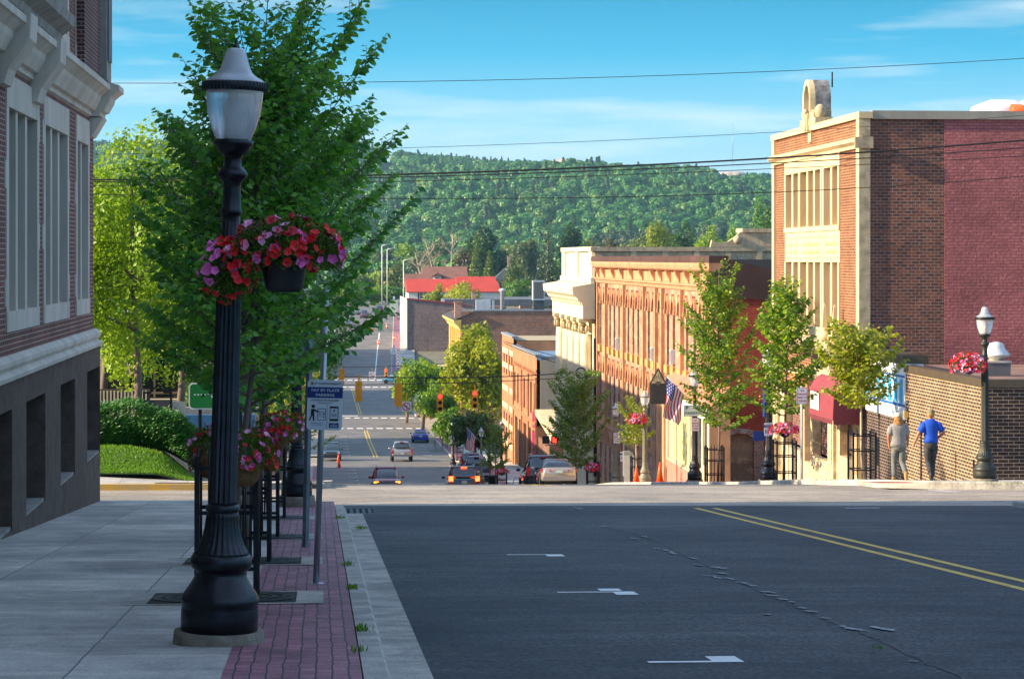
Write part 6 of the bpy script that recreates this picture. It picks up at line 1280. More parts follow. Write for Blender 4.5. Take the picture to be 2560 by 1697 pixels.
SPEC = {  # length, width, height, belt, lower stations, cabin stations
 'suv': (4.8, 1.92, 1.76, 1.02, [(0, .45, .95, .86), (.12, .32, 1.02, .97), (.9, .26, 1.04, 1), (2.4, .24, 1.04, 1), (3.5, .26, 1.06, 1), (4.3, .28, 1.0, .97), (4.68, .32, .9, .9), (4.8, .42, .78, .8)], [(.12, .98, 1.2, .9), (.35, .98, 1.66, .88), (.75, .98, 1.76, .86), (2.2, .98, 1.76, .86), (2.75, .98, 1.70, .86), (3.35, .98, 1.25, .86), (3.6, .98, 1.05, .84)]),
 'sedan': (4.65, 1.82, 1.44, .92, [(0, .5, .88, .84), (.1, .34, .98, .95), (.7, .24, 1.0, 1), (2.4, .2, .94, 1), (3.5, .22, .9, 1), (4.2, .25, .84, .96), (4.55, .32, .74, .86), (4.65, .42, .66, .76)], [(.55, .9, 1.0, .84), (.95, .9, 1.26, .8), (1.35, .9, 1.41, .76), (2.1, .9, 1.44, .75), (2.55, .9, 1.4, .75), (3.3, .9, 1.06, .82), (3.55, .88, .92, .82)]),
 'pickup': (5.8, 2.02, 1.92, 1.12, [(0, .55, 1.12, .94), (.06, .5, 1.18, .98), (1.7, .45, 1.18, 1), (3.5, .42, 1.16, 1), (4.6, .42, 1.18, 1), (5.5, .42, 1.12, .96), (5.8, .5, 1.0, .88)], [(1.95, 1.12, 1.4, .88), (2.1, 1.12, 1.82, .85), (2.5, 1.12, 1.92, .83), (3.4, 1.12, 1.9, .83), (4.2, 1.12, 1.4, .86), (4.5, 1.12, 1.16, .86)])}
def car(name, label, loc, kind, pt, away=True, lit=False, rot=0, cat=None, pitch=None, lights=False):
    L_, W, H, belt, lo, cb = SPEC[kind]; x, y = loc; z = G(x, y) + RD + .01
    rz = (0 if away else math.pi) + rot; fw = Vector((-math.sin(rz), math.cos(rz))); e2 = (x + fw.x * L_, y + fw.y * L_); z2 = G(*e2) + RD + .01
    T = thing(name, label, cat or ('pickup truck' if kind == 'pickup' else 'car'), (x, y, z), 0); T.rotation_euler = (math.atan2(z2 - z, L_), 0, rz)
    b = MB(); loft(b, [ringpts(q[0], q[1], q[2], W * q[3], tw=W * q[3] * .93) for q in lo], pt)
    mxz = max(q[2] for q in cb); b_body = b; b = MB()
    loft(b, [ringpts(q[0], q[2] - .09, q[2] + .012, W * q[3] * .85, tw=W * q[3] * .74, n=12) for i, q in enumerate(cb) if q[2] > mxz - .12], pt); b.build('roof', T)
    g = MB(); loft(g, [ringpts(q[0], q[1], q[2] - .02, W * q[3], tw=W * q[3] * .80) for q in cb], CGL); g.build('windows', T)
    p = MB(); hw = W / 2
    for sg in (-1, 1):
        for i in (1, 3 if kind != 'pickup' else 2, len(cb) - 2):
            q = cb[i]; p.tube([(sg * hw * q[3] * 1.0, q[0] + (.0 if i < 3 else .1), belt - .02), (sg * hw * q[3] * .80, q[0] + (.1 if i < 3 else -.25), q[2] - .05)], .035 if i != 1 else .06, pt, 6)
    b_body.add(p.v, p.f, pt, True); b_body.build('body', T)
    wr = .34 if kind != 'pickup' else .39
    for sg in (-1, 1):
        for yy in (L_ * .185, L_ * .80):
            w_ = MB(); w_.lathe([(wr * .62, -.11), (wr * .96, -.11), (wr, -.07), (wr, .07), (wr * .96, .11), (wr * .62, .11)], TYRE, 20); me = w_
            me.v = [(sg * (hw - .1) + v[2], yy + v[0], wr + v[1]) for v in me.v]; wo = me.build('wheel', T)
            r = MB(); r.lathe([(.04, .09), (wr * .25, .10), (wr * .62, .115), (wr * .62, .02)], RIM, 14); r.v = [(sg * (hw - .1) + sg * v[2], yy + v[0], wr + v[1]) for v in r.v]; r.build('rim', wo)
            a = MB(); a.lathe([(wr * 1.0, -.0), (wr * 1.18, 0.0), (wr * 1.18, .03), (wr * 1.0, .03)], BPL, 20); a.v = [(sg * (hw - .012) + sg * v[2], yy + v[0], wr + v[1]) for v in a.v]; a.build('wheel_arch', T)
    tl = TAILON if lit else TAIL
    for sg in (-1, 1):
        t = MB()
        if kind == 'sedan': t.add([(sg * .42, -.02, .78), (sg * .88, .10, .74), (sg * .90, .32, .86), (sg * .86, .1, .92), (sg * .42, -.02, .86), (sg * .42, .1, .82)], [(0, 1, 3, 4), (1, 2, 3), (4, 3, 5), (0, 5, 1)], tl)
        elif kind == 'suv': t.box(sg * (hw - .05), -.015, .84, sg * (hw - .30), .2, 1.14, tl); t.box(sg * (hw - .08), -.01, .68, sg * (hw - .24), .2, .84, TAIL)
        else: t.box(sg * (hw - .0), -.015, .78, sg * (hw - .14), .2, 1.15, tl)
        t.build('tail_light', T)
        h = MB(); h.box(sg * (hw - .1), L_ - .25, .74 if kind != 'pickup' else .82, sg * (hw - .42), L_ - .02, .85 if kind != 'pickup' else 1.02, AMB if lights else HEADL); h.build('headlight', T)
        m = MB(); m.ell((sg * (hw + .12), L_ * (.66 if kind != 'pickup' else .7), belt + .08), (.12, .07, .09), pt, 10, 6); m.build('mirror', T)
    q = MB(); q.box(-.16, -.03, (.72 if kind != 'sedan' else .7), .16, -.005, .88 if kind != 'sedan' else .84, PLT); q.build('licence_plate', T)
    q = MB(); q.box(-hw * .88, -.03, .34 if kind != 'pickup' else .5, hw * .88, .1, .54 if kind != 'pickup' else .7, CHR if kind == 'pickup' else (BPL if kind == 'suv' else pt)); q.build('rear_bumper', T)
    g = MB(); g.box(-.5, L_ - .1, .62, .5, L_ + .012, .86 if kind != 'pickup' else 1.04, BPL)
    for k in range(3): g.box(-.5, L_ + .013, .66 + k * .075, .5, L_ + .02, .69 + k * .075, CHR)
    g.build('grille', T); g = MB(); g.box(-hw * .8, L_ - .14, .34, hw * .8, L_ + .01, .52, BPL); g.build('front_bumper', T)
    if kind == 'suv':
        t = MB(); t.box(-.17, .30, 1.63, .17, .42, 1.68, tl); t.build('high_brake_light', T)
        for sg in (-1, 1): r = MB(); r.tube([(sg * .62, .6, 1.76), (sg * .63, .8, 1.84), (sg * .63, 2.5, 1.84), (sg * .62, 2.75, 1.74)], .02, CHR, 6); r.build('roof_rail', T)
        c = MB(); c.box(-hw * .62, -.02, .93, hw * .62, .0, .965, CHR); c.build('tailgate_trim', T)
    if kind == 'pickup': c = MB(); c.box(-hw * .82, .12, 1.13, hw * .82, 1.85, 1.185, BPL); c.build('bed', T); t = MB(); t.box(-.2, 2.0, 1.84, .2, 2.1, 1.89, TAIL); t.build('high_brake_light', T)
    return T
def cpos(px, d): return gp(px, d)
NAV = paint('navy', (.01, .02, .09)); 
x, y = gp(968, 156); L_ = 4.8; car('parked_car', 'maroon car facing uphill with lit amber lights and chrome grille', (x, y + L_), 'suv', paint('maroon', (.26, .01, .03)), away=False, lights=True, cat='car')['label']
x, y = gp(1161, 142); car('minivan', 'black minivan with bright red brake lights going downhill', (x, y), 'suv', paint('black_blue', (.012, .016, .022)), lit=True, cat='minivan')
x, y = gp(1399, 117.5); car('sedan', 'silver beige sedan parked nearest on the right', (x, y), 'sedan', paint('champagne', (.42, .36, .31), .5))
x, y = gp(1361, 123.5); car('suv', 'black sport utility car parked beyond the silver sedan', (x, y), 'suv', paint('black', (.012, .012, .014)))
x, y = gp(1196, 190); car('pickup_truck', 'navy blue pickup truck parked beyond the black minivan', (x, y), 'pickup', NAV)
x, y = gp(1180, 203); car('suv', 'dark car parked in front of the navy pickup', (x, y), 'suv', paint('charcoal', (.03, .035, .04)))
x, y = gp(1006, 234); car('pickup_truck', 'silver grey pickup truck driving away in the middle of the street', (x, y), 'pickup', paint('silver', (.38, .38, .40), .6))
x, y = gp(1052, 274); car('sedan', 'bright blue car parked beyond the silver pickup', (x, y), 'sedan', paint('bright_blue', (.008, .045, .35)))
x, y = gp(828, 236); car('suv', 'dark teal car facing uphill, partly behind the pay sign pole', (x, y + 4.8), 'suv', paint('teal', (.01, .05, .08)), away=False)
x, y = gp(985, 441); car('sedan', 'light blue car crossing at the distant junction', (x + 2.2, y), 'sedan', paint('ice_blue', (.12, .3, .42)), rot=R(90))
x, y = gp(838, 400); car('van', 'blue white van at the left of the distant street', (x, y), 'pickup', paint('white', (.5, .55, .6), .1), cat='van')
FC = [(910, 582, 'suv', paint('dark_red', (.16, .01, .02)), False, 'far maroon car with headlights facing us'), (949, 592, 'suv', paint('dark_grey', (.03, .03, .035)), True, 'far dark car beside the message board'), (893, 592, 'sedan', paint('pearl', (.5, .55, .6)), False, 'far white car at the left of the maroon one'),
      (1003, 552, 'sedan', paint('fire_red', (.5, .01, .02)), True, 'bright red car parked behind the blue signpost'), (1006, 530, 'sedan', paint('sky', (.03, .14, .3)), True, 'blue car parked nearer than the red one'), (996, 572, 'suv', paint('steel_blue', (.02, .05, .09)), True, 'dark blue car parked farther than the red one'), (870, 560, 'sedan', paint('grey_mid', (.2, .2, .22)), False, 'grey car at the far left of the street')]
for px, d, k, pt, aw, lb in FC: x, y = gp(px, d); car('parked_car', lb, (x, y), k, pt, away=aw, cat='car', rot=R(-70) if px in (1003, 1006, 996) else 0)
# ---------------------------------------------------------------- people
SKIN = mat('warm_skin', (.42, .17, .08), .6, var=.1, vs=10)  # warm skin colour with slight random tone
def skin(name, par, V, E, Rr, m, sub=2):
    me = bpy.data.meshes.new(name); me.from_pydata(V, E, []); me.materials.append(m); o = link(name, me, par); sk = o.modifiers.new('Skin', 'SKIN'); sk.use_smooth_shade = True
    for i, r in enumerate(Rr): v = me.skin_vertices[0].data[i]; v.radius = r if hasattr(r, '__len__') else (r, r); v.use_root = i == 0
    s = o.modifiers.new('Sub', 'SUBSURF'); s.levels = s.render_levels = sub; return o
def eloft(mb, rings, m, n=20):
    loft(mb, [[(c[0] + c[3] * math.cos(2 * math.pi * k / n), c[1] + c[4] * math.sin(2 * math.pi * k / n), c[2] + (c[5] if len(c) > 5 else 0) * math.cos(2 * math.pi * k / n)) for k in range(n)] for c in rings], m)
def person(loc, label, rot, shirt, trouser, cap, hairm, longhair, arms, legs, H=1.8, boots=BPL, boots2=None, hem=.86, bulk=1.0):
    T = thing('person', label, 'person', loc, rot)
    V = [(0, 0, .95)]; E = []; Rr = [(.15, .11)]
    def ch(par, pts):
        for p, r in pts: V.append(p); Rr.append(r); E.append((par, len(V) - 1)); par = len(V) - 1
        return par
    b = bulk
    c1 = ch(0, [((0, .0, 1.1), (.135 * b, .10)), ((0, .01, 1.28), (.155 * b, .11)), ((0, 0, 1.42), (.15 * b, .10))]); nk = ch(c1, [((0, .01, 1.52), .06), ((0, .03, 1.58), .06), ((0, .045, 1.66), (.085, .10)), ((0, .04, 1.75), (.07, .085))])
    for sg, A in ((-1, arms[0]), (1, arms[1])):
        sh = ch(c1, [((sg * .175 * b, 0, 1.415), .048), (A[0], .045), (A[1], .032)]); w_ = Vector(A[1]); d = (w_ - Vector(A[0])).normalized(); pm = w_ + d * .07; h = ch(sh, [(tuple(pm), (.035, .02))])
        sd_ = d.cross(Vector((1, 0, 0))).normalized()
        for q, (o_, l) in enumerate(((-.028, .05), (-.01, .062), (.01, .066), (.028, .058))):
            f0 = pm + sd_ * o_ + d * .02; ch(h, [(tuple(f0), .010), (tuple(f0 + d * l * .6), .009), (tuple(f0 + d * l + Vector((-sg * .015, 0, 0))), .007)])
        th = pm - sd_ * .03; ch(h, [(tuple(th - sd_ * .015 + d * .01), .010), (tuple(th - sd_ * .02 + d * .04), .008)])
    for sg, Lg in ((-1, legs[0]), (1, legs[1])): ch(0, [((sg * .09, 0, .88), .095), (Lg[0], .062), (Lg[1], .045), (Lg[2], .035)])
    skin('body', T, V, E, Rr, SKIN)
    # face: nose, ears (turned away from the camera)
    f = MB(); f.ell((0, .135, 1.64), (.014, .025, .022), SKIN, 8, 6); [f.ell((sg * .088, .04, 1.645), (.014, .025, .034), SKIN, 8, 6) for sg in (-1, 1)]
    [f.ell((sg * .033, .118, 1.67), (.012, .012, .009), BLKP, 8, 6) for sg in (-1, 1)]; f.ell((0, .122, 1.595), (.025, .012, .006), mat('lips', (.35, .08, .06), .5), 8, 5); f.build('face', T)
    s = MB(); eloft(s, [(0, 0, hem, .185 * b, .135, 0), (0, -.01, hem + .08, .18 * b, .13), (0, 0, 1.08, .165 * b, .125), (0, .005, 1.25, .19 * b, .135), (0, 0, 1.36, .215 * b, .145), (0, 0, 1.43, .22 * b, .13), (0, 0, 1.485, .18 * b, .105), (0, .005, 1.525, .10 * b, .085), (0, .01, 1.545, .07, .07)], shirt, 28)
    for sg, A in ((-1, arms[0]), (1, arms[1])):
        a0 = Vector((sg * .15 * b, 0, 1.42)); a1 = Vector(A[0]); m_ = a0.lerp(a1, .5); s.tube([a0, a0.lerp(a1, .3), m_, a0.lerp(a1, .82)], [.09, .096, .086, .078], shirt, 12)
    for k in range(len(s.v)): v = s.v[k]; a_ = math.atan2(v[1], v[0]); q = .012 * math.sin(a_ * 7 + v[2] * 9) * (1 if v[2] < 1.35 else .3); s.v[k] = (v[0] * (1 + q), v[1] * (1 + q * 2.2), v[2])
    s.build('shirt', T)
    t = MB(); eloft(t, [(0, 0, 1.0, .15, .115), (0, -.01, .92, .17, .13), (0, -.01, .84, .172, .125), (0, 0, .78, .15, .10)], trouser)
    for sg, Lg in ((-1, legs[0]), (1, legs[1])):
        h = Vector((sg * .085, 0, .86)); k, a = Vector(Lg[0]), Vector(Lg[1]); t.tube([h, h.lerp(k, .4), h.lerp(k, .8), k, k.lerp(a, .3), k.lerp(a, .7), k.lerp(a, .97)], [.10, .098, .082, .075, .072, .066, .068], trouser, 14)
    t.build('trousers', T)
    bl = MB(); eloft(bl, [(0, 0, .985, .156, .12), (0, 0, 1.01, .156, .12)], BPL); bl.build('belt', T)
    for i, Lg in enumerate(legs):
        o = MB(); a, f_ = Vector(Lg[1]), Vector(Lg[2]); dr = (f_ - a).normalized(); up = Vector((0, 0, 1)) if i == 0 or abs(dr.z) < .6 else Vector((0, -1, .3)); o.tube([a + Vector((0, 0, .02)) - dr * .03, a.lerp(f_, .35), a.lerp(f_, .8), f_ + dr * .05], [.05, .052, .048, .03], (boots2 or boots), 10); o.build('shoe', T)
    if longhair:
        h = MB(); h.ell((0, .01, 1.60), (.112, .105, .13), hairm, 14, 9, .10, 4); h.ell((0, -.06, 1.48), (.125, .06, .11), hairm, 14, 8, .16, 5); [h.ell((sg * .085, -.01, 1.5), (.05, .07, .12), hairm, 10, 8, .15, 6) for sg in (-1, 1)]; h.build('hair', T)
    else: h = MB(); h.ell((0, .005, 1.655), (.098, .10, .09), hairm, 14, 9, .08, 4); h.build('hair', T)
    c = MB(); eloft(c, [(0, .035, 1.68, .103, .122), (0, .035, 1.72, .102, .118), (0, .035, 1.765, .085, .1), (0, .035, 1.79, .05, .06), (0, .035, 1.797, .01, .012)], cap); c.prism([(-.08, .12), (.08, .12), (.06, .22), (0, .24), (-.06, .22)], cap, lambda u, v, q: (u, v + .02, q), 1.69, 1.70); c.ell((0, .035, 1.8), (.012, .012, .008), cap, 8, 5); c.build('cap', T)
    T.scale = (H / 1.8,) * 3; return T
CAPG = mat('khaki_cap', (.42, .38, .30), .85, var=.25, vs=20); 
x, y, z = at(2246, 61.4); person((x, y, z + .005), 'long haired man in khaki cap, grey t-shirt and faded jeans by the blue doorway', R(-3), mat('grey_tshirt', (.25, .24, .235), .9, var=.1, vs=9), mat('faded_jeans', (.07, .13, .17), .9, var=.4, vs=4, col2=(.20, .16, .10)), CAPG, mat('curly_blond_hair', (.36, .17, .05), .8, var=.5, vs=30, bump=1), True,
    [((-.27, -.02, 1.17), (-.24, .03, .94)), ((.26, .03, 1.18), (.27, .12, .98))], [((-.10, .10, .50), (-.11, .02, .09), (-.11, .17, .04)), ((.10, -.0, .48), (.14, -.30, .22), (.145, -.33, .06))], 1.74, mat('tan_boot', (.40, .20, .07), .8, var=.2), hem=.90, bulk=1.16)
x, y, z = at(2327, 62.3); person((x, y, z + .005), 'man in royal blue t-shirt and dark trousers striding along the brown brick wall', R(-2), mat('royal_blue_tshirt', (.005, .07, .48), .85, var=.12, vs=6), mat('charcoal_trousers', (.035, .035, .04), .85, var=.25, vs=8), mat('camo_cap', (.30, .26, .16), .9, var=.4, vs=18, col2=(.12, .12, .06)), mat('sandy_hair', (.35, .2, .07), .8, var=.4, vs=30), False,
    [((-.32, -.04, 1.17), (-.42, .0, .93)), ((.33, -.06, 1.2), (.21, .12, 1.06))], [((-.07, .02, .47), (-.05, -.22, .20), (-.04, -.25, .04)), ((.07, .1, .49), (.04, .05, .09), (.04, .2, .04))], 1.86, mat('black_shoe', (.02, .02, .02), .6), hem=.95)
# ---------------------------------------------------------------- buildings farther down the right side
ORB = brick('orange_brick', (.42, .15, .05), (.33, .11, .04), (.42, .28, .18), .24, .09, .01, pscale=.5, bump=.3)
BEI = mat('beige_render', (.36, .32, .24), .9, var=.12, vs=.5, bump=.2)
def orange_building():
    X0 = 18.0; Ya, Yb, Yc = yf(X0, 200), yf(X0, 224), yf(X0, 238); oz = -15.8
    T = thing('brick_building', 'orange brick two storey building with beige side wall and stepped cornice', 'building', (X0, Ya, oz)); f = lambda u, v, t: (-t, u - Ya, v - oz); fs = lambda u, v, t: (u - X0, -t, v - oz)
    ops = [(Ya + 1.2 + k * 3.4, -11.6, Ya + 2.9 + k * 3.4, -8.9) for k in range(7)]; sh = [(Ya + .9 + k * 4.6, -19, Ya + 4.0 + k * 4.6, -12.9) for k in range(5)]
    far = [(Yb + 1 + k * 3.2, z0, Yb + 2.6 + k * 3.2, z0 + 2.3) for k in range(4) for z0 in (-9.6, -15.6)]
    w_ = MB(); wall(w_, f, Ya, Yb, -21, -6.6, ops + sh, ORB, rec=.4); w_.box(.41, .02, -6, 12, Yb - Ya, 15.8 - 7.1, ORB); w_.build('wall', T)
    w_ = MB(); wall(w_, f, Yb, Yc, -21, -5.85, far, ORB, t=.0, rec=.3); bx(w_, f, Yb, -21, -8, Yc, -6.1, -.31, ORB)
    for z0 in (-16.4, -14.6, -12.9, -11.2, -9.0, -7.6): bx(w_, f, Yb + .3, z0, .0, Yb + 4.4, z0 + .5, .05, CREAM); bx(w_, f, Yb + 6, z0, .0, Yb + 13, z0 + .5, .05, CREAM)
    w_.build('wall', T, 'taller far part with cream stone bands')
    s = MB(); bx(s, fs, X0 + .3, -12.3, 0, 30, -6.85, .12, BEI); bx(s, fs, X0 + .02, -21, 0, 30, -12.35, .05, ORB); s.build('side_wall', T)
    for o in ops + far: window(f, *o, T, mat('brown_frame', (.12, .06, .03), .6), glassy('brown_dark_glass', (.05, .03, .02)), rec=.3, fw=.08)
    for o in sh: window(f, *o, T, mat('brown_frame', (0, 0, 0)), DKGL, rec=.35, fw=.12, bars=(1, 0), name='shop_window')
    c = MB(); profile(c, f, Ya - .1, Yb, [(0, -7.9), (.08, -7.85), (.1, -7.7), (0, -7.65)], ORB); profile(c, f, Ya - .1, Yb, [(0, -12.4), (.15, -12.35), (.2, -12.1), (0, -12.0)], ORB); bx(c, f, Ya - .15, -6.6, -.4, Yb, -6.4, .12, mat('weathered_coping', (.2, .22, .24), .6)); bx(c, fs, X0 + .4, -6.84, -.3, 30, -6.55, .1, mat('weathered_coping', (0, 0, 0))); bx(c, f, Yb, -5.84, -.4, Yc, -5.65, .12, mat('weathered_coping', (0, 0, 0))); c.build('cornice', T)
    each('dentil', T, [lambda q, k=k: bx(q, f, Ya + .3 + k * .8, -8.2, .0, Ya + .65 + k * .8, -7.95, .1, ORB) for k in range(29)])
    each('pier', T, [lambda q, u=u: bx(q, f, u - .25, -21, 0, u + .25, -8.3, .12, ORB) for u in (Ya + .3, Ya + 7.6, Ya + 14.4, Yb - .3)])
    r = MB(); roofslab(r, .45, 12, .3, Yb - Ya, 15.8 - 7.0, mat('blue_grey_membrane', (.14, .22, .32), .5, var=.2, vs=.3)); r.build('roof', T)
    r = MB(); roofslab(r, .45, 9, Yb - Ya + .1, Yc - Ya, 15.8 - 6.05, mat('gravel_roof', (.36, .30, .18), .9, var=.35, vs=8)); r.build('roof', T, 'gravel covered far roof')
    m = MB(); MAG = mat('magenta_lettering', (.55, .01, .10), .5, var=0); 
    for k, (z0, l) in enumerate(((-12.6, 1.5), (-14.3, 1.9), (-16, 1.6))): m.box(-.14, 1.2, z0 - oz, -.06, 1.2 + l, z0 + 1.3 - oz, MAG)
    m.build('wall_lettering', T)
    A = thing('brick_annex', 'low brown brick corner annex with cream canopy in front of the orange building', 'building', (X0, yf(X0, 190), -16)); g = lambda u, v, t: (u - X0, -t, v + 16)
    m = MB(); bx(m, g, X0 + .1, -20, -9.4, 25, -13.2, 0, brick('annex_brick', (.2, .08, .04), (.14, .06, .04), (.25, .18, .12), .24, .09, .01)); m.build('wall', A); m = MB(); m.add([(0.3, -.4, 3.0), (8, -.4, 3.0), (8, -.4, 3.7), (.3, -.4, 3.7), (-.5, 6, 4.9), (8, 6, 4.9), (8, 6, 5.3), (-.5, 6, 5.3)], [(0, 1, 2, 3), (3, 2, 6, 7), (4, 5, 6, 7), (0, 3, 7, 4), (0, 1, 5, 4)], CREAM); m.build('canopy', A); m = MB(); bx(m, g, 19.6, -17, 0, 20.1, -13.2, .06, CREAM); m.build('pier', A)
    window(g, 20.4, -16.6, 22, -13.6, A, mat('brown_frame', (0, 0, 0)), DKGL, t=.08, rec=.05, name='shop_window')
orange_building()
RUST = brick('rough_rubble_brick', (.30, .12, .075), (.17, .075, .06), (.34, .25, .2), .45, .2, .03, pscale=.35, patch=(.40, .16, .06), bump=.8, relief=.8)
RUST2 = brick('purple_rubble_stone', (.20, .12, .11), (.12, .07, .08), (.30, .22, .19), .6, .28, .04, pscale=.3, patch=(.34, .22, .17), bump=.8, relief=.9)
YEC = mat('yellow_cream_stone', (.58, .42, .14), .8, var=.2, vs=1)
def rooftop(T, x, y, z, kind):
    m = MB(); W_ = mat('white_unit', (.55, .57, .58), .5, .2, var=.1)
    if kind == 'unit': m.box(x, y, z + 1.6, x + 1.6, y + 1.2, z + 4.2, W_); m.box(x + .15, y - .02, z + 1.8, x + 1.45, y, z + 4.0, mat('unit_grille', (.12, .12, .12), .6)); m.box(x + .1, y + .1, z, x + 1.5, y + 1.1, z + 1.6, mat('unit_base_dark', (.06, .065, .07), .7))
    elif kind == 'pipe': m.lathe([(.28, 0), (.28, 2.5), (.5, 2.6), (.5, 2.8), (.2, 2.95)], W_, 12, (x, y, z))
    elif kind == 'ac': m.box(x, y, z, x + 1.0, y + .8, z + 1.6, W_); m.box(x + 1.2, y, z + .3, x + 1.5, y + .6, z + 1.5, W_)
    elif kind == 'chim': m.box(x, y, z - .5, x + .9, y + 1.2, z + 1.4, OLDB); m.box(x - .08, y - .08, z + 1.4, x + .98, y + 1.28, z + 1.55, ORB)
    m.build({'unit': 'cooling_unit', 'pipe': 'vent_pipe', 'ac': 'air_conditioner', 'chim': 'chimney'}[kind], T)
def yellow_building():
    X0 = 18.0; Ya, Yb = yf(X0, 307), yf(X0, 336); oz = -20; T = thing('brick_building', 'long rough brown brick side wall with yellow cream street front and dark roof', 'building', (X0, Ya, oz)); f = lambda u, v, t: (-t, u - Ya, v - oz); fs = lambda u, v, t: (u - X0, -t, v - oz)
    ops = [(Ya + 1.5 + k * 4.6, z0, Ya + 3.6 + k * 4.6, z0 + 3.6) for k in range(6) for z0 in (-11.8, -16.6)]
    w_ = MB(); wall(w_, f, Ya, Yb, -24, -6.3, ops, YEC, rec=.3); w_.build('street_front', T); w_ = MB(); wall(w_, fs, X0, 52, -26, -5.2, [], RUST); w_.box(.31, .05, -5, 32, Yb - Ya, 14.3, RUST); w_.build('side_wall', T)
    for o in ops: window(f, *o, T, YEC, DKGL, rec=.25, fw=.15)
    c = MB(); profile(c, f, Ya - .3, Yb, [(0, -7.6), (.2, -7.5), (.4, -7.1), (.9, -6.6), (1.0, -6.3), (0, -6.2)], YEC); c.build('cornice', T); c = MB(); c.add([f(Ya - .3, -6.3, 1.0), f(Yb, -6.3, 1.0), f(Yb, -5.2, -1.6), f(Ya - .3, -5.2, -1.6)], [(0, 1, 2, 3)], mat('dark_shingles', (.05, .045, .04), .8)); c.build('mansard', T)
    c = MB(); bx(c, fs, X0 + 1.5, -5.2, -.5, 52, -5.0, .1, mat('weathered_coping', (0, 0, 0))); c.build('coping', T); r = MB(); roofslab(r, .5, 34, .6, Yb - Ya, 14.5, TARROOF); r.build('roof', T)
    each('pilaster', T, [lambda q, k=k: bx(q, f, Ya + .4 + k * 4.6, -24, 0, Ya + 1.0 + k * 4.6, -7.6, .2, YEC) for k in range(6)])
    for (px, d, k) in ((1137, 309, 'chim'), (1190, 318, 'ac'), (1208, 322, 'ac'), (1256, 330, 'pipe'), (1332, 316, 'unit'), (1398, 322, 'unit')): xx, yy = gp(px, d); rooftop(T, xx - X0, yy - Ya, 14.5, k)
yellow_building()
def stone_building():
    Xa = 18.2; d0 = 500; Ya, Yb = yf(Xa, d0), yf(Xa, 540); oz = -18; T = thing('stone_building', 'purple brown rubble stone side wall with red coping beyond the yellow building', 'building', (Xa, Ya, oz)); f = lambda u, v, t: (-t, u - Ya, v - oz); fs = lambda u, v, t: (u - Xa, -t, v - oz)
    w_ = MB(); wall(w_, fs, Xa, 34, -21, -8.2, [], RUST2); w_.add([fs(Xa, -8.2, 0), fs(34, -8.2, 0), fs(34, -9.4, 0), fs(Xa, -6.8, 0)], [(0, 1, 3)], RUST2); w_.box(.02, .1, -3, 20, Yb - Ya, 9.6, RUST2); w_.build('side_wall', T)
    w_ = MB(); bx(w_, f, Ya - .1, -21, 0, Yb, -6.9, .25, mat('white_front', (.6, .56, .5), .7, var=.2)); w_.build('street_front', T); c = MB(); c.add([fs(Xa - .2, -7.0, .15), fs(30.5, -8.35, .15), fs(30.5, -8.0, .15), fs(Xa - .2, -6.65, .15), fs(Xa - .2, -7.0, -.6), fs(30.5, -8.35, -.6), fs(30.5, -8.0, -.6), fs(Xa - .2, -6.65, -.6)], [(0, 1, 2, 3), (3, 2, 6, 7), (0, 3, 7, 4)], mat('dark_red_coping', (.28, .03, .04), .6)); c.build('coping', T)
    r = MB(); r.box(8, 6, 9.6, 34, Yb - Ya, 10.9, TARROOF); r.build('roof', T)
    for px, k in ((1180, 'chim'),): xx, yy = gp(px, 512); rooftop(T, xx - Xa, yy - Ya, 10.9, k)
stone_building()
x, y = gp(1108, 352); T = thing('brick_shed', 'small brown brick block between the stone wall and the big tree', 'building', (x, y, G(x, y) - .5)); m = MB(); m.box(-1.0, 0, 0, 2.6, 6, 6.5, RUST); m.build('wall', T); m = MB(); m.box(-1.1, -.1, 6.5, 2.7, 6.1, 6.75, CREAMD); m.build('coping', T)
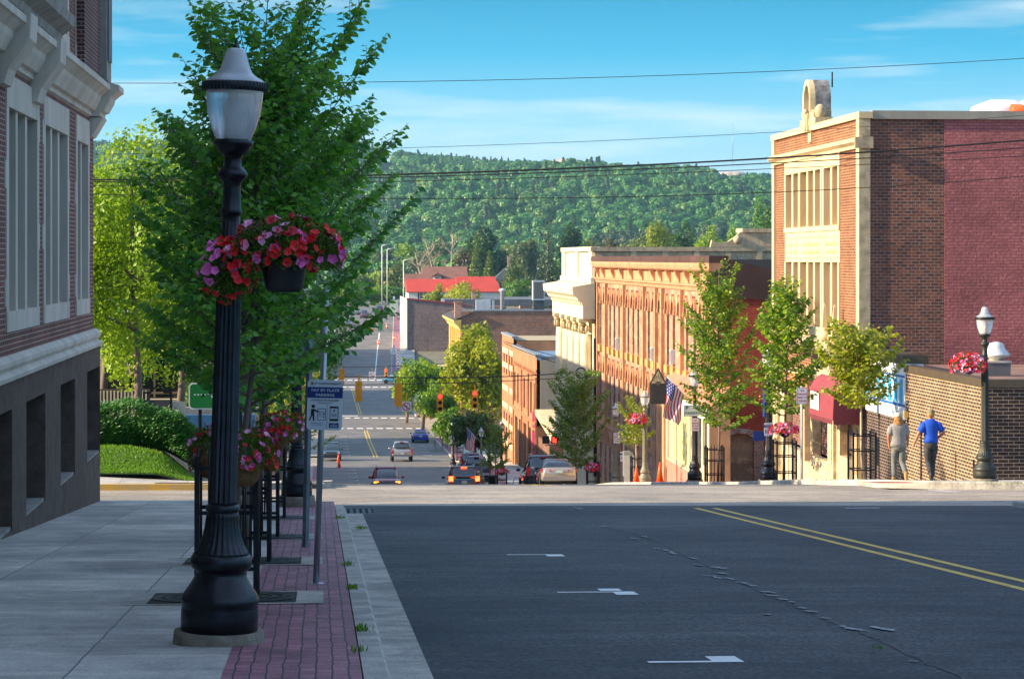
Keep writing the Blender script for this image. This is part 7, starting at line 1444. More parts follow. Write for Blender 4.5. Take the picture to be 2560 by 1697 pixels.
# ---------------------------------------------------------------- houses
def house(name, label, px0, px1, d, zw0, ze, zr, depth, roofm, wallm, hip=(0, 0), wins=(), chim=None, dorm=None, ridge_off=.5):
    x0, y0 = gp(px0, d); x1, y1 = gp(px1, d); W = x1 - x0; T = thing(name, label, 'house', (x0, y0, zw0)); w_ = MB(); w_.box(0, 0, 0, W, depth, ze - zw0, wallm)
    if hip[0] == 0: w_.add([(0, 0, ze - zw0), (0, depth, ze - zw0), (0, depth * ridge_off, zr - zw0 - .15)], [(0, 1, 2)], wallm)
    if hip[1] == 0: w_.add([(W, 0, ze - zw0), (W, depth, ze - zw0), (W, depth * ridge_off, zr - zw0 - .15)], [(0, 1, 2)], wallm)
    w_.build('wall', T); r = MB(); o = .4; E0, RZ = ze - zw0 - .05, zr - zw0
    V = [(-o, -o, E0), (W + o, -o, E0), (W + o, depth + o, E0), (-o, depth + o, E0), (hip[0] - (o if not hip[0] else 0), depth * ridge_off, RZ), (W - hip[1] + (o if not hip[1] else 0), depth * ridge_off, RZ)]
    V += [(a, b, c - .18) for a, b, c in V]; r.add(V, [(0, 1, 5, 4), (2, 3, 4, 5), (0, 4, 3), (1, 2, 5), (6, 7, 11, 10), (8, 9, 10, 11), (0, 1, 7, 6), (1, 2, 8, 7), (2, 3, 9, 8), (3, 0, 6, 9)], roofm); r.build('roof', T)
    fn = lambda u, v, t: (u, -t, v)
    for (u, v, w2, h2, sh) in wins:
        window(fn, u, v, u + w2, v + h2, T, WSH, BLGL, t=.05, rec=.02, fw=.1, bars=(0, 1))
        if sh: each('shutter', T, [lambda q, a=a: q.box(a, -.06, v, a + .38, 0, v + h2, mat('plum_shutter_paint', (.10, .03, .08), .6)) for a in (u - .42, u + w2 + .04)])
    if chim: m = MB(); m.box(chim[0] - .3, chim[1] - .3, chim[2], chim[0] + .3, chim[1] + .3, chim[3], OLDB); m.build('chimney', T)
    if dorm:
        u, v, dw, dh = dorm; m = MB(); m.box(u - dw / 2, 0.2, v, u + dw / 2, depth * .45, v + dh, wallm); m.build('dormer', T); m = MB(); m.add([(u - dw * .8, -.2, v + dh * .9), (u, -.2, v + dh * 2.0), (u + dw * .8, -.2, v + dh * .9), (u - dw * .8, depth * .45, v + dh * .9), (u, depth * .45, v + dh * 2.0), (u + dw * .8, depth * .45, v + dh * .9)], [(0, 1, 2), (0, 3, 4, 1), (1, 4, 5, 2)], roofm); m.build('dormer_roof', T)
        window(fn, u - dw * .3, v + .2, u + dw * .3, v + dh * .85, T, WSH, DKGL, t=-.15, rec=.02, fw=.1, bars=(1, 0))
    return T
RROOF = mat('red_roof_tiles', (.46, .045, .03), .7, var=.12, vs=.6, bump=.2); BROOF = mat('brown_shingle_roof', (.20, .085, .06), .8, var=.2, vs=.7, bump=.3, bs=8); DROOF = mat('dark_green_grey_shingles', (.035, .05, .055), .8, var=.3); WSID = mat('white_clapboard', (.66, .64, .58), .7, var=.08, bump=.1); CSID = mat('cream_siding', (.50, .44, .26), .7, var=.1)
house('red_roof_house', 'white house with long bright red roof and plum shutters', 1021, 1150, 560, -11.5, -6.15, -3.3, 9, RROOF, WSID, wins=((2.6, 3.6, 1.1, 1.5, True), (5.9, 3.6, 1.1, 1.5, True)))
house('red_roof_house', 'red roofed house joined at the right with its slightly higher ridge', 1147, 1251, 558, -11.5, -6.1, -2.7, 9.5, RROOF, WSID, hip=(0, 1.0))
house('brown_roof_house', 'large brown hipped roof house with white gable behind the red roof', 1036, 1168, 605, -11, -4.4, -.55, 13, BROOF, WSID, hip=(3.4, 0), dorm=(5.8, 7.2, 2.0, .9))
house('brown_roof_house', 'small brown roofed wing left of the large brown roof', 1017, 1050, 604, -11, -5.6, -2.4, 8, BROOF, WSID)
house('gabled_house', 'dark steep roofed house with white dormer and brick chimney', 1238, 1313, 645, -11, -4.2, -.2, 9, DROOF, CSID, hip=(3.9, 3.9), chim=(3.9, 4.0, 10.5, 13.2), dorm=(4.1, 7.4, 1.4, .9), wins=((1.0, 4.5, 1, 1.2, False), (5, 4.5, 1, 1.2, False)))
house('small_house', 'small pinkish roofed house gable near the spruce', 1302, 1330, 600, -11, -7.4, -5.6, 6, mat('pink_roof', (.4, .2, .14), .8), OLDB)
# ---------------------------------------------------------------- left row (its shade falls over the street) and plaza
def plain_block(name, label, d0, d1, zt, wm, trim, seed, X0=-3.9, storeys=3, w2=16):
    Ya, Yb = yf(X0, d0), yf(X0, d1); zb = min(G(-2, Ya), G(-2, Yb)) - 1; zt0 = max(G(-2, Ya), G(-2, Yb)); T = thing(name, label, 'building', (X0, Ya, zb)); f = lambda u, v, t: (t, u - Ya, v - zb); ops = []
    L_ = Yb - Ya; n = int(L_ / 3.2); sh = (zt - zt0 - .8) / storeys
    for s_ in range(storeys):
        for k in range(n):
            u = Ya + L_ * (k + .5) / n; ops.append((u - .55, zt0 + s_ * sh + (.9 if s_ else .5), u + .55, zt0 + s_ * sh + sh * .82))
    w_ = MB(); wall(w_, f, Ya, Yb, zb, zt, ops, wm, rec=.3); w_.box(-w2, .01, 0, -.31, L_, zt - zb - .3, wm); w_.quad((-w2, 0, 0), (0, 0, 0), (0, 0, zt - zb), (-w2, 0, zt - zb), wm); w_.build('wall', T)
    for o in ops: window(f, *o, T, mat('brown_frame', (0, 0, 0)), DKGL, rec=.2, fw=.08)
    c = MB(); profile(c, f, Ya, Yb, [(0, zt - .7), (.2, zt - .6), (.4, zt - .2), (.45, zt), (-.5, zt + .02)], trim); c.build('cornice', T); return T
LRB = brick('left_row_brick', (.28, .09, .05), (.2, .07, .05), (.3, .22, .17), .24, .09, .01)
plain_block('brick_building', 'red brick block on the left side of the street behind the near trees', 116, 184, 3.0, LRB, CREAM, 1, storeys=4)
plain_block('brick_building', 'lower brick building past the side street on the left', 186, 216, -4.8, OLDB, CREAMD, 2)
plain_block('brick_building', 'cream front building farther down on the left', 246, 281, -6.5, CREAMD, CREAM, 3)
plain_block('brick_building', 'long brick building on the distant left side', 336, 412, -9.5, LRB, CREAM, 4)
plain_block('brick_building', 'last brick building on the left before the street rises', 458, 500, -8.0, OLDB, CREAM, 5)
plain_block('brick_building', 'tall red brick building behind the locust trees', 150, 176, 6.2, LRB, LIME, 6, X0=-10.5, storeys=6)
def plaza():
    T = thing('glass_bank', 'low cream building with large dark glass panes behind the hedge', 'building', (*gp(560, 82), -3.7)); ox, oy = T.location.x, T.location.y
    g = lambda u, v, t: (u - ox, -t, v + 3.7); L = lambda px: gp(px, 82)[0]; CRW = mat('cream_panel', (.60, .50, .34), .7, var=.1)
    Z = lambda py: zz(py, 82); w_ = MB(); bx(w_, g, L(505), -3.7, -1, L(540), 1.1, .1, CRW); bx(w_, g, L(160), -3.7, -12, L(262), 1.1, .1, CRW); bx(w_, g, L(262), Z(1006), -12, L(505), Z(996), .3, CRW); bx(w_, g, L(262), Z(1030), -.2, L(610), Z(1006), .2, LIMED); bx(w_, g, L(262), Z(760) , -12, L(540), 1.1, .1, CRW); bx(w_, g, L(262), -3.7, -12, L(505), 1.0, -.6, mat('dark_interior', (.03, .028, .025), .8)); w_.build('wall', T)
    for a, b_ in ((262, 319), (319, 386), (386, 451), (451, 505)):
        for p, q in ((996, 982), (982, 853), (853, 762)): window(g, L(a), Z(p), L(b_), Z(q), T, mat('bronze_light_frame', (.35, .24, .15), .5), DKGL, rec=.25, fw=.035, bars=(0, 0))
    f = thing('slatted_wall', 'cream vertical slat screen at the left of the hedge', 'screen', (*gp(275, 76), -3.65)); [None]; m = MB()
    for k in range(16): m.box(-.55 + k * .11, 0, 0, -.5 + k * .11, .04, 1.1, CRW)
    m.box(-.6, .05, 0, 1.25, .09, 1.15, mat('slat_back', (.08, .06, .04), .8)); m.build('slats', f)
    S = thing('monument_frame', 'black framed notice board with pointed top rail behind the hedge', 'notice board', (*gp(394, 66), -3.6)); m = MB()
    for sg in (-1, 1): m.box(sg * .37 - .03, -.03, 0, sg * .37 + .03, .03, 1.55, BLKI)
    m.tube([(-.4, 0, 1.55), (-.2, 0, 1.55), (0, 0, 1.78), (.2, 0, 1.55), (.4, 0, 1.55)], .03, BLKI, 6); m.build('frame', S); m = MB(); m.box(-.34, -.02, .1, .34, .02, 1.35, mat('slate_panel', (.05, .052, .06), .6, var=.2)); m.build('panel', S)
    m = MB(); m.prism(rrect(.5, .5, .12), mat('pale_board', (.5, .5, .42), .7), lambda u, v, t: (u + .5, t + .25, v + 1.05), 0, .03); m.build('rear_board', S)
    x, y = gp(556, 72.5); S = thing('green_sign', 'green rounded sign board with white border half hidden by leaves', 'sign', (x, y, zz(1020, 72.5))); m = MB(); plate(m, -.1, .37, 1.82, .80, WSH, 0, .12, .06); plate(m, -.1, .37, 1.74, .72, GRNP, -.062, .1, .005); m.text('S', .3, (-.27, -.07, .42), WSH, bold=.03)
    for k in range(5): m.box(-.85 + k * .1, -.07, .40, -.79 + k * .1, -.066, .43, WSH)
    m.build('sign_panel', S, fixn=False); m = MB(); m.box(-.72, .02, -1.3, -.62, .12, .0, BLKI); m.build('post', S); m = MB(); m.box(.5, .02, -1.3, .6, .12, .0, BLKI); m.build('post', S)
    W = thing('low_wall', 'grey retaining wall with blue metal cap below the green sign', 'wall', (*gp(520, 76), -3.7)); m = MB(); m.box(-1.2, 0, 0, 1.6, .5, .62, LIMED); m.box(-1.0, -.6, 0, 1.5, -.05, .42, mat('blue_metal', (.06, .18, .36), .4, .3)); m.build('wall', W)
    H = thing('handrail', 'dark blue steel stair handrail crossing behind the hedge', 'railing', (0, 0, 0)); m = MB(); RB = mat('blue_black_rail', (.02, .04, .07), .4, .5)
    P = lambda px, py, d: (*gp(px, d), zz(py, d))
    for dz in (0, 16): m.tube([P(252, 1003 + dz, 65), P(355, 1056 + dz * .4, 65), P(462, 1058 + dz * .4, 65), P(510, 1090 + dz * .3, 64.5)], .022, RB, 6)
    for px, py in ((300, 1030), (328, 1042), (360, 1058), (432, 1058), (463, 1058)): a = P(px, py, 65); m.tube([a, (a[0], a[1], a[2] - .8)], .015, RB, 5)
    for k in range(9): a = P(255 + k * 6, 1015 + k * 3, 65); m.tube([a, (a[0], a[1], a[2] - .55)], .007, RB, 4)
    m.build('rail', H)
plaza()
# ---------------------------------------------------------------- span wires and signals
SIGY = mat('signal_yellow', (.75, .36, .01), .5, var=.08); SIGR = mat('signal_red_on', (1, .03, .02), .3, var=0, emit=1.6); SIGD = mat('signal_lens_dark', (.02, .015, .012), .3, var=0)
def signal(px, py, d, label, back=False, s=1.0):
    x, y = gp(px, d); T = thing('traffic_light', label, 'traffic light', (x, y, zz(py, d)), 0, 'signals hanging over the street'); T.scale = (s, s, s)
    h = MB(); yb = -.1 if not back else .1
    for k in range(3): h.box(-.19, -.1, -.58 + k * .39, .19, .12, -.21 + k * .39, SIGY)
    h.box(-.05, -.04, .575, .05, .04, .95, SIGY); h.build('housing', T)
    for k in range(3):
        zc = -.395 + k * .39; l = MB(); n = 14; sg = 1 if back else -1; q = sg * .101 if not back else .125
        l.add([(.13 * math.cos(2 * math.pi * j / n), q, zc + .13 * math.sin(2 * math.pi * j / n)) for j in range(n)], [tuple(range(n))], SIGR if (k == 2 and not back) else SIGD)
        l.build('lens', T, ('dark lower lens', 'dark middle lens', 'lit red lens' if not back else 'lens')[k], fixn=False)
        v = MB(); vs = []
        for j in range(9):
            a_ = R(-10 + 200 * j / 8)
            for yy in (q, q + sg * .22): vs.append((.15 * math.cos(a_), yy, zc + .15 * math.sin(a_)))
        v.add(vs, [(2 * j, 2 * j + 1, 2 * j + 3, 2 * j + 2) for j in range(8)], SIGY); v.build('visor', T, fixn=False)
    return T
signal(1100, 1006, 171, 'yellow signal with red light on, left of the two red ones nearest', s=1.12); signal(1187, 998, 171, 'yellow signal with red light on, right of the two nearest', s=1.12)
signal(897, 978, 158, 'yellow signal seen from behind over the middle of the street', True, 1.15); signal(996, 987, 158, 'yellow signal seen from behind, right of the centre one', True, 1.3)
signal(854, 943, 150, 'yellow signal partly behind the pay sign seen from behind', True, .9)
signal(965, 933, 315, 'distant signal with red light left of the tree', s=1.0); signal(1008, 932, 315, 'distant signal with red light against the tree', s=1.15)
def noleft(px, py, d, s, label):
    x, y = gp(px, d); T = thing('no_left_turn_sign', label, 'sign', (x, y, zz(py, d))); m = MB(); w_ = s / 2; m.box(-w_, -.01, -w_, w_, .01, w_, WSH); r = lambda q, k: (q * math.cos(R(k)), q * math.sin(R(k)))
    for k in range(0, 360, 15): a, b_, c, e_ = r(w_ * .82, k), r(w_ * .82, k + 15), r(w_ * .66, k + 15), r(w_ * .66, k); m.add([(p[0], -.013, p[1]) for p in (a, b_, c, e_)], [(0, 1, 2, 3)], REDP)
    m.add([(p[0] * w_, -.014, p[1] * w_) for p in ((-.06, -.5), (.1, -.5), (.1, .2), (-.2, .2), (-.2, .38), (-.5, .1), (-.2, -.15), (-.2, .04), (-.06, .04))], [tuple(range(9))], BLKP); m.add([(p[0] * w_, -.016, p[1] * w_) for p in ((-.58, .42), (-.45, .55), (.58, -.42), (.45, -.55))], [(0, 1, 2, 3)], REDP); m.build('sign_panel', T, fixn=False)
    m = MB(); m.box(-.03, 0, w_, .03, .04, w_ + .6, SIGY); m.build('hanger', T)
noleft(1016, 1016, 171, .72, 'larger square no left turn sign hanging at the right of the street'); noleft(930, 937, 315, .8, 'tiny distant square no left turn sign over the street')
WIRE = mat('wire_black', (.015, .015, .017), .6, var=0)
def wire(label, pts, d, r, n=40):
    """pts are photo points at one distance; a smooth curve through them"""
    P_ = [((px - 1280) / F, (py - 645) / F) for px, py in pts]; xs = [p[0] for p in P_]; co = np.polyfit(xs, [p[1] for p in P_], min(3, len(P_) - 1)); m = MB(); o = []
    for i in range(n + 1):
        k = xs[0] + (xs[-1] - xs[0]) * i / n; o.append(Vector((k * d * CS + d * SN, -k * d * SN + d * CS, EYE - float(np.polyval(co, k)) * d)))
    m.tube(o, r, WIRE, 6); T = m.build('cable', None, fixn=False); return tag(T, label, 'cable', 'overhead cables')
wire('thin highest cable crossing the sky above the lamp', [(-400, 202), (265, 205), (1080, 207), (1620, 190), (2560, 145), (3200, 100)], 52, .0075)
wire('thin cable crossing low in the sky above the hills', [(-400, 392), (265, 385), (1000, 372), (1440, 353), (1930, 333), (2560, 288), (3200, 230)], 55, .006)
wire('thickest cable bundle crossing the hills', [(-400, 450), (240, 447), (980, 442), (1460, 415), (1930, 398), (2560, 350), (3200, 290)], 52, .021)
wire('second thick cable just under the thickest bundle', [(-400, 455), (240, 452), (980, 449), (1460, 425), (1930, 407), (2560, 372), (3200, 318)], 52.4, .013)
wire('thin cable under the thick bundle', [(-400, 462), (240, 458), (980, 462), (1460, 440), (1930, 418), (2560, 392), (3200, 350)], 52.8, .009)
wire('lowest cable sagging across the forest', [(-400, 475), (240, 478), (1050, 497), (1500, 504), (1930, 480), (2560, 432), (3200, 370)], 53, .010)
wire('black signal cable strung between the poles', [(500, 950), (800, 941), (1000, 944), (1250, 941), (1487, 925)], 165, .04)
wire('dark signal cable holding the nearer red lights', [(700, 962), (1000, 960), (1190, 955), (1480, 940)], 171, .03); wire('far signal cable over the distant crossing', [(800, 915), (930, 917), (1010, 914), (1120, 908)], 315, .05)
wire('service cable from the orange building to the pole', [(1258, 852), (1370, 885), (1480, 908)], 200, .03); wire('lower service cable to the pole', [(1258, 856), (1370, 900), (1480, 930)], 199, .03)
x, y = gp(1488, 157); T = thing('utility_pole', 'dark utility pole with cable coil in front of the classical building', 'utility pole', (x, y, zz(1190, 157))); m = MB(); m.tube([(0, 0, 0), (0, 0, 9.0)], .12, BLKI, 8); m.build('pole', T); m = MB(); m.tube([(-.95 + .33 * math.cos(R(k * 20)), -.1, 7.1 - 0 + .33 * math.sin(R(k * 20)) - .35) for k in range(19)], .05, WIRE, 6); m.build('cable_coil', T)
x, y = gp(1408, 196); T = thing('utility_pole', 'pale grey pole between the beige wall and the classical building', 'utility pole', (x, y, G(x, y))); m = MB(); m.tube([(0, 0, 0), (0, 0, 9.3)], .17, mat('pale_pole', (.5, .52, .52), .6), 10); m.build('pole', T)
x, y = gp(1378, 150); T = thing('pedestrian_signal', 'black pedestrian signal pair with red hand lit, left of the dark tree', 'pedestrian signal', (x, y, zz(1099, 150))); m = MB(); m.box(-.55, -.1, -.24, -.12, .1, .24, BPL); m.box(.0, -.1, -.24, .42, .1, .24, BPL); m.tube([(-.4, .05, .34), (.5, .05, .34)], .03, BPL, 6); m.tube([(-.4, .05, -.34), (.5, .05, -.34)], .03, BPL, 6); m.build('housing', T); m = MB(); m.box(.08, -.115, -.17, .32, -.105, .17, SIGR); m.build('lit_hand', T)
# street-end furniture
x, y = gp(951, 560); T = thing('message_board', 'black trailer mounted message board among the orange drums', 'message board', (x, y, G(x, y))); m = MB(); m.box(-1.3, -.1, 1.4, 1.3, .1, 3.0, mat('board_black', (.015, .02, .035), .5)); m.build('screen', T); m = MB(); m.box(-.1, 0, .3, .1, .1, 1.4, BLKI); m.box(-.9, -.4, .2, .9, .8, .5, ORC); m.build('trailer', T)
m0 = None
DL = ('orange drum nearest the white edge line at the far road works', 'orange drum left of the black message board', 'orange drum just right of the black message board', 'orange drum close to the parked blue car', 'leftmost orange drum far up the street', 'orange drum farthest up the street under the light masts')
for i, (px, d) in enumerate(((946, 512), (932, 545), (968, 550), (985, 522), (915, 535), (942, 580))):
    x, y = gp(px, d)
    if m0 is None:
        T = thing('traffic_drum', DL[0], 'traffic drum', (x, y, G(x, y)), 0, 'orange drums at the far road works'); m = MB(); m.lathe([(.30, 0), (.27, .1), (.25, .8), (.2, .95)], ORC, 12); m.build('drum', T); m = MB(); m.lathe([(.275, .4), (.265, .6)], WHT, 12); m.build('band', T); m0 = T
    else: dup(m0, (x, y, G(x, y)), None, DL[i])
for px, d in ((848, 217), (846, 232)): x, y = gp(px, d); T = thing('traffic_cone', ('orange cone with white band beside the dark teal car' if d < 220 else 'orange cone farther behind the dark teal car'), 'traffic cone', (x, y, G(x, y) + RD)); m = MB(); m.lathe([(.17, .03), (.03, .8)], ORC, 12); m.build('cone', T); m = MB(); m.box(-.2, -.2, 0, .2, .2, .03, ORC); m.build('foot', T)
x, y = gp(951, 545); T = thing('green_bin', 'green cabinet beside the far message board', 'cabinet', (x, y, G(x, y))); m = MB(); m.box(-.5, -.4, 0, .5, .4, 2.0, GRNP); m.box(-.55, -.45, 2.0, .55, .45, 2.15, GRNP); m.build('cabinet', T)
x, y = gp(985, 470); T = thing('shop_sign_post', 'tall pale green lettered sign board on a blue post at the far pavement', 'sign', (x, y, G(x, y))); m = MB(); m.box(-.12, -.1, 0, .12, .1, 4.6, mat('blue_post', (.02, .22, .45), .5)); m.build('post', T); m = MB(); m.box(-.75, -.15, zz(784, 470) - G(x, y), .75, .15, zz(750, 470) - G(x, y), mat('pale_green_board', (.62, .68, .5), .6)); m.box(-.2, -.12, zz(748, 470) - G(x, y), .2, .12, zz(741, 470) - G(x, y), WSH); m.build('board', T)
x, y = gp(984, 385); T = thing('work_zone_sign', 'white work zone begins sign at the distant right pavement', 'sign', (x, y, G(x, y))); text_sign(T, 0, zz(877, 385) - G(x, y), 1.05, 1.0, ['WORK', 'ZONE', 'BEGINS'], BLKP, size=.24); m = MB(); m.box(-.04, -.02, 0, .04, .04, zz(884, 385) - G(x, y), GALV); m.build('post', T)
x, y = gp(995, 350); T = thing('route_sign', 'post with small white route markers above the distant crossing', 'sign', (x, y, G(x, y))); m = MB(); m.box(-.04, -.02, 0, .04, .04, zz(880, 350) - G(x, y), BLKI); m.build('post', T)
for k, (py, q) in enumerate(((883, 0), (891, 0), (899, 0), (908, 45), (915, 0))):
    m = MB(); zc = zz(py, 350) - G(x, y); a = .21 if q == 0 else .25; r_ = R(q); m.add([(a * (math.cos(r_) * u - math.sin(r_) * v), -.04, zc + a * (math.sin(r_) * u + math.cos(r_) * v)) for u, v in ((-1, -1), (1, -1), (1, 1), (-1, 1))], [(0, 1, 2, 3)], WSH); m.add([(.09 * u, -.045, zc + .1 * v) for u, v in ((-1, -1), (1, -1), (1, 1), (-1, 1))], [(0, 1, 2, 3)], BLKP); m.build('marker', T, fixn=False)
for px, d, h, lb in ((955, 655, 16, 'left pale street light mast at the end of the street'), (968, 655, 15, 'right pale street light mast at the end of the street'), (1009, 590, 13, 'pale light mast beside the brown roofed wing')):
    x, y = gp(px, d); T = thing('light_mast', lb, 'light mast', (x, y, G(x, y))); m = MB(); m.tube([(0, 0, 0), (0, 0, h)], .13, mat('white_mast', (.6, .6, .56), .5), 8); m.build('mast', T); m = MB(); m.tube([(0, 0, h), (2.2, 0, h + .5)], .09, mat('white_mast', (0, 0, 0)), 6); m.build('arm', T)
x, y = gp(1138, 262); T = thing('market_tent', 'bright orange red pointed tent under the trees', 'tent', (x, y, G(x, y))); m = MB(); OT = mat('orange_tent', (.75, .09, .01), .7); m.add([(-2.3, -1.5, 2.3), (2.3, -1.5, 2.3), (2.3, 1.5, 2.3), (-2.3, 1.5, 2.3), (0, 0, 4.0)], [(0, 1, 4), (1, 2, 4), (2, 3, 4), (3, 0, 4)], OT); m.build('canopy', T)
each('pole', T, [lambda q, a=a, b=b: q.tube([(a, b, 0), (a, b, 2.3)], .04, GALV, 6) for a in (-2.2, 2.2) for b in (-1.4, 1.4)])
x, y = gp(1232, 165); T = thing('litter_bin', 'dark slatted litter bin beside the navy pickup', 'litter bin', (x, y, G(x, y))); m = MB(); m.lathe([(.26, 0), (.3, .1), (.32, .85), (.34, .95), (.2, 1.0)], BLKI, 14); m.build('bin', T)
x, y = gp(1262, 155); T = thing('street_chair', 'black curved iron chair near the guard with flowers', 'chair', (x + .4, y, G(x, y))); m = MB(); m.tube([(.3, 0, 1.0), (.15, 0, .75), (.12, 0, .45)], .02, BLKI, 5); m.box(-.25, -.2, .42, .2, .2, .46, BLKI); m.build('seat', T); each('leg', T, [lambda q, a=a, b=b: q.tube([(a * .7, b, .44), (a, b, 0)], .02, BLKI, 5) for a in (-.25, .3) for b in (-.2, .2)])
# far town fill right of the frame edge and guard rail at the street end
m = MB(); a = gp(880, 640); b = gp(1010, 640); m.tube([(a[0], a[1], G(*a) + .7), (b[0], b[1], G(*b) + .7)], .18, GALV, 6); T = m.build('guard_rail'); tag(T, 'grey guard rail across the far end of the street', 'guard rail')
x, y = gp(450, 2350); T = thing('radio_mast', 'thin lattice radio mast on the far left ridge', 'mast', (x, y, zz(346, 2350))); m = MB(); m.tube([(0, 0, -5), (0, 0, 15)], .35, GALV, 4); m.tube([(-1.5, 0, 8), (1.5, 0, 8)], .25, GALV, 4); m.build('mast', T)
x, y = gp(1832, 2350); T = thing('radio_mast', 'very thin tall mast standing on the right ridge', 'mast', (x, y, zz(400, 2350))); m = MB(); m.tube([(0, 0, -5), (0, 0, 36)], .2, GALV, 4); m.build('mast', T)
# ---------------------------------------------------------------- forested hills
RPX = [-3500, -800, 200, 450, 900, 1100, 1300, 1500, 1700, 1900, 2150, 2600, 3600, 6000]; RPY = [440, 392, 375, 375, 399, 413, 422, 432, 443, 457, 465, 452, 425, 440]
DH0, DH1 = 1180.0, 2550.0
def hillz(px, d):
    zr = EYE + (645 - np.interp(px, RPX, RPY)) * DH1 / F; t = (d - DH0) / (DH1 - DH0); t = min(1.25, max(0, t))
    u = (px - 1280) / F * d; b = 9 * math.sin(u * .006 + d * .004) + 6 * math.sin(u * .013 - d * .007 + 1) + 3 * math.sin(u * .03 + d * .017)
    e_ = min(1, t * 4) * (1 - max(0, (t - .75) / .25)) if t < 1 else 0
    base = -11 + (zr + 11) * (t ** .85 if t < 1 else 1 - (t - 1) * .8)
    return base + b * e_
def hill_mesh():
    mb = MB(); pxs = list(range(-3600, 6200, 140)); dsn = [1160 + i * 45 for i in range(37)]; vs = []
    for d in dsn:
        for px in pxs: x, y = gp(px, d); vs.append((x, y, hillz(px, d)))
    n = len(pxs); mb.add(vs, [(i * n + j, i * n + j + 1, (i + 1) * n + j + 1, (i + 1) * n + j) for i in range(len(dsn) - 1) for j in range(n - 1)], mat('forest_floor', (.02, .035, .015), .9, var=.3, vs=.05), True)
    struct(mb.build('hills'))
hill_mesh()
ROCK = mat('pale_rock', (.42, .34, .28), .9, var=.3, vs=.15, bump=.5)
bare = [(1415, 404, 90, 9), (1830, 437, 85, 10), (960, 410, 60, 8)]
def protos():
    out = []
    for k in range(5):
        rg_ = np.random.default_rng(900 + k); n = 1300; C_ = []
        con = k >= 3
        if con: cs_ = [(0, 0, 3 + q * 1.25, 2.5 * (1 - q / 9.5), .8) for q in range(9)] if k == 3 else [(rg_.normal(0, .6), rg_.normal(0, .6), 8 + q * 1.0, 2.6 - abs(q - 2) * .6, .9) for q in range(5)]
        else: cs_ = [(rg_.normal(0, 2.0), rg_.normal(0, 2.0), 5.5 + rg_.uniform(-2.5, 3.2), rg_.uniform(1.9, 3.0), rg_.uniform(1.6, 2.4)) for q in range(9)]
        C_ = np.array(cs_); ix = rg_.integers(0, len(C_), n); v = rg_.normal(0, 1, (n, 3)); v /= np.linalg.norm(v, axis=1)[:, None]; c = C_[ix]
        P_ = c[:, :3] + v * np.stack([c[:, 3], c[:, 3], c[:, 4]], 1) * rg_.uniform(.8, 1.05, n)[:, None]; L_ = np.full(n, 1.25 if not con else .8) * rg_.uniform(.6, 1.3, n)
        m = (LF1, LF1, LF2, LF3, LF3)[k]; N_ = v + np.array([0, 0, .25]) + rg_.normal(0, .22, (n, 3)); D_ = rg_.normal(0, 1, (n, 3)); D_ = D_ - (D_ * N_).sum(1)[:, None] * N_ / (N_ * N_).sum(1)[:, None]; me = leaves(P_ - D_ * .3, D_, N_, L_, L_ * .8, np.clip(.5 + .2 * np.sin(ix * 2.1) + rg_.normal(0, .12, n), 0, 1), m)
        me2 = me
        if con:
            t = MB(); t.tube([(0, 0, -1), (0, 0, 13 if k == 3 else 10)], .22, mat('pine_trunk', (.30, .2, .14), .9), 5); tm = t.mesh('t'); bm = bmesh.new(); bm.from_mesh(me)
            nf = len(bm.faces); bm.from_mesh(tm); bm.faces.ensure_lookup_table()
            for f in bm.faces[nf:]: f.material_index = 1
            bm.to_mesh(me); bm.free(); me.materials.append(mat('pine_trunk', (0, 0, 0)))
        out.append(bpy.data.objects.new('crown_pattern', me2))
    return out
LF1 = leafmat('forest_leaf', (.015, .10, .014), (.10, .27, .03), .12); LF2 = leafmat('forest_leaf_light', (.045, .14, .022), (.17, .29, .045), .12); LF3 = leafmat('pine_foliage', (.015, .045, .012), (.05, .09, .03), .15)
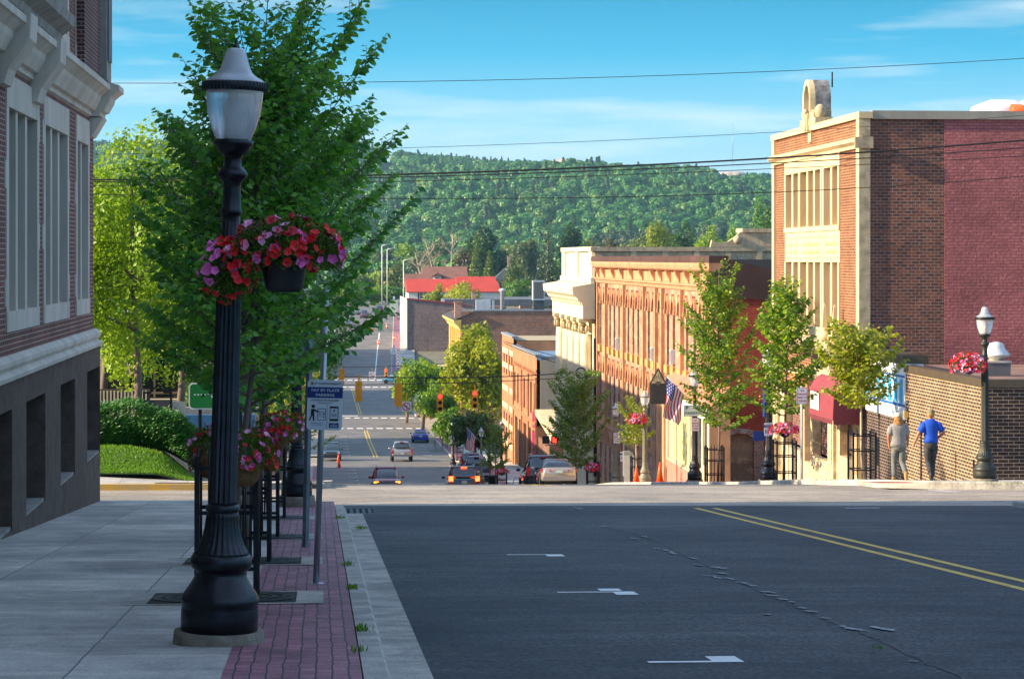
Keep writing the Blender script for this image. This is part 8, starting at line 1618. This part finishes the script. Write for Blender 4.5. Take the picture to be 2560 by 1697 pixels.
def forest(name, label, pts, idx, scl, seed):
    me = bpy.data.meshes.new(name); me.from_pydata(pts, [], []); a = me.attributes.new('idx', 'INT', 'POINT'); a.data.foreach_set('value', idx); a = me.attributes.new('scl', 'FLOAT', 'POINT'); a.data.foreach_set('value', scl)
    o = link(name, me); o['label'] = label; struct(o, 'stuff')
    ng = bpy.data.node_groups.new('scatter_trees', 'GeometryNodeTree'); ng.interface.new_socket('Geometry', in_out='INPUT', socket_type='NodeSocketGeometry'); ng.interface.new_socket('Geometry', in_out='OUTPUT', socket_type='NodeSocketGeometry')
    gi = ng.nodes.new('NodeGroupInput'); go = ng.nodes.new('NodeGroupOutput'); ip = ng.nodes.new('GeometryNodeInstanceOnPoints'); gg = ng.nodes.new('GeometryNodeGeometryToInstance'); Lk = ng.links.new
    for p in PRO[::-1]:
        oi = ng.nodes.new('GeometryNodeObjectInfo'); oi.inputs['Object'].default_value = p; oi.inputs['As Instance'].default_value = False; Lk(oi.outputs['Geometry'], gg.inputs[0]) if False else None
        g1 = ng.nodes.new('GeometryNodeGeometryToInstance'); Lk(oi.outputs['Geometry'], g1.inputs[0]); JN.append((ng, g1))
    jn = ng.nodes.new('GeometryNodeJoinGeometry')
    for n_, g1 in JN:
        if n_ == ng: Lk(g1.outputs[0], jn.inputs[0])
    Lk(jn.outputs[0], ip.inputs['Instance']); ng.nodes.remove(gg)
    ip.inputs['Pick Instance'].default_value = True
    na = ng.nodes.new('GeometryNodeInputNamedAttribute'); na.data_type = 'INT'; na.inputs[0].default_value = 'idx'; Lk(na.outputs[0], ip.inputs['Instance Index'])
    ns = ng.nodes.new('GeometryNodeInputNamedAttribute'); ns.data_type = 'FLOAT'; ns.inputs[0].default_value = 'scl'; Lk(ns.outputs[0], ip.inputs['Scale'])
    rv = ng.nodes.new('FunctionNodeRandomValue'); rv.data_type = 'FLOAT'; rv.inputs[3].default_value = 6.28; cx = ng.nodes.new('ShaderNodeCombineXYZ'); Lk([q for q in rv.outputs if q.enabled][0], cx.inputs[2]); Lk(cx.outputs[0], ip.inputs['Rotation'])
    Lk(gi.outputs[0], ip.inputs['Points']); Lk(ip.outputs[0], go.inputs[0]); o.modifiers.new('scatter', 'NODES').node_group = ng; return o
JN = []; PRO = protos()
rr = random.Random(12); pts, idx, scl = [], [], []
for _ in range(25000):
    t = rr.random(); d = DH0 - 30 + (DH1 + 60 - DH0) * t ** .9; px = rr.uniform(-500, 3000); z = hillz(px, d); py = 645 - (z - EYE) * F / d
    if any(abs(px - b_[0]) < b_[2] * .5 and -8 < py - b_[1] < 34 for b_ in bare): continue
    x, y = gp(px, d); grove = 1480 < px < 1800 and d < 1330
    k = 4 if grove else (3 if (rr.random() < .06 or (d > 2400 and rr.random() < .25)) else rr.choice((0, 1, 2)))
    if grove and rr.random() < .3: continue
    pts.append((x, y, z - .5)); idx.append(k); scl.append((rr.choice((rr.uniform(.6, 1.1), rr.uniform(.9, 1.5))) if k < 3 else (rr.uniform(.9, 1.3) if k == 3 else rr.uniform(1.25, 1.5))) * (.75 if d > 2300 else 1))
forest('hill_forest', 'green mixed forest covering the hills', pts, idx, scl, 1)
pts, idx, scl = [], [], []
for _ in range(2200):
    d = rr.uniform(780, 1180); px = rr.uniform(-400, 3000); x, y = gp(px, d); pts.append((x, y, -11.3)); idx.append(rr.choice((0, 1, 2, 2, 2))); scl.append(rr.uniform(.7, 1.4))
forest('valley_wood', 'belt of green trees on the valley floor before the hills', pts, idx, scl, 2)
for (px, py, w_, h) in bare:
    d = 2350; m = MB(); x, y = gp(px, d); s = d / F
    m.ell((0, 0, 0), (w_ * s * .5, 14, h * s * 1.3), ROCK, 24, 8, .15, int(px)); o = m.build('rock_outcrop'); o.location = (x, y, zz(py + 5, d)); struct(o)
# ---------------------------------------------------------------- evening air
hz = MB(); hz.box(-1500, -130, -24.5, 2400, 3000, 215, mat('x', (1, 1, 1)))
def haze():
    m = bpy.data.materials.new('thin_haze'); m.use_nodes = True; t = m.node_tree; t.nodes.remove(t.nodes['Principled BSDF'])
    v = nn(t, 'ShaderNodeVolumePrincipled'); v.inputs['Color'].default_value = (.42, .78, 1, 1); v.inputs['Density'].default_value = HZD; v.inputs['Anisotropy'].default_value = .2
    t.links.new(v.outputs[0], t.nodes['Material Output'].inputs['Volume']); hz.m = [m]; o = hz.build('haze'); struct(o, 'stuff'); o['label'] = 'thin blue evening haze over the valley'
HZD = .000085
haze()
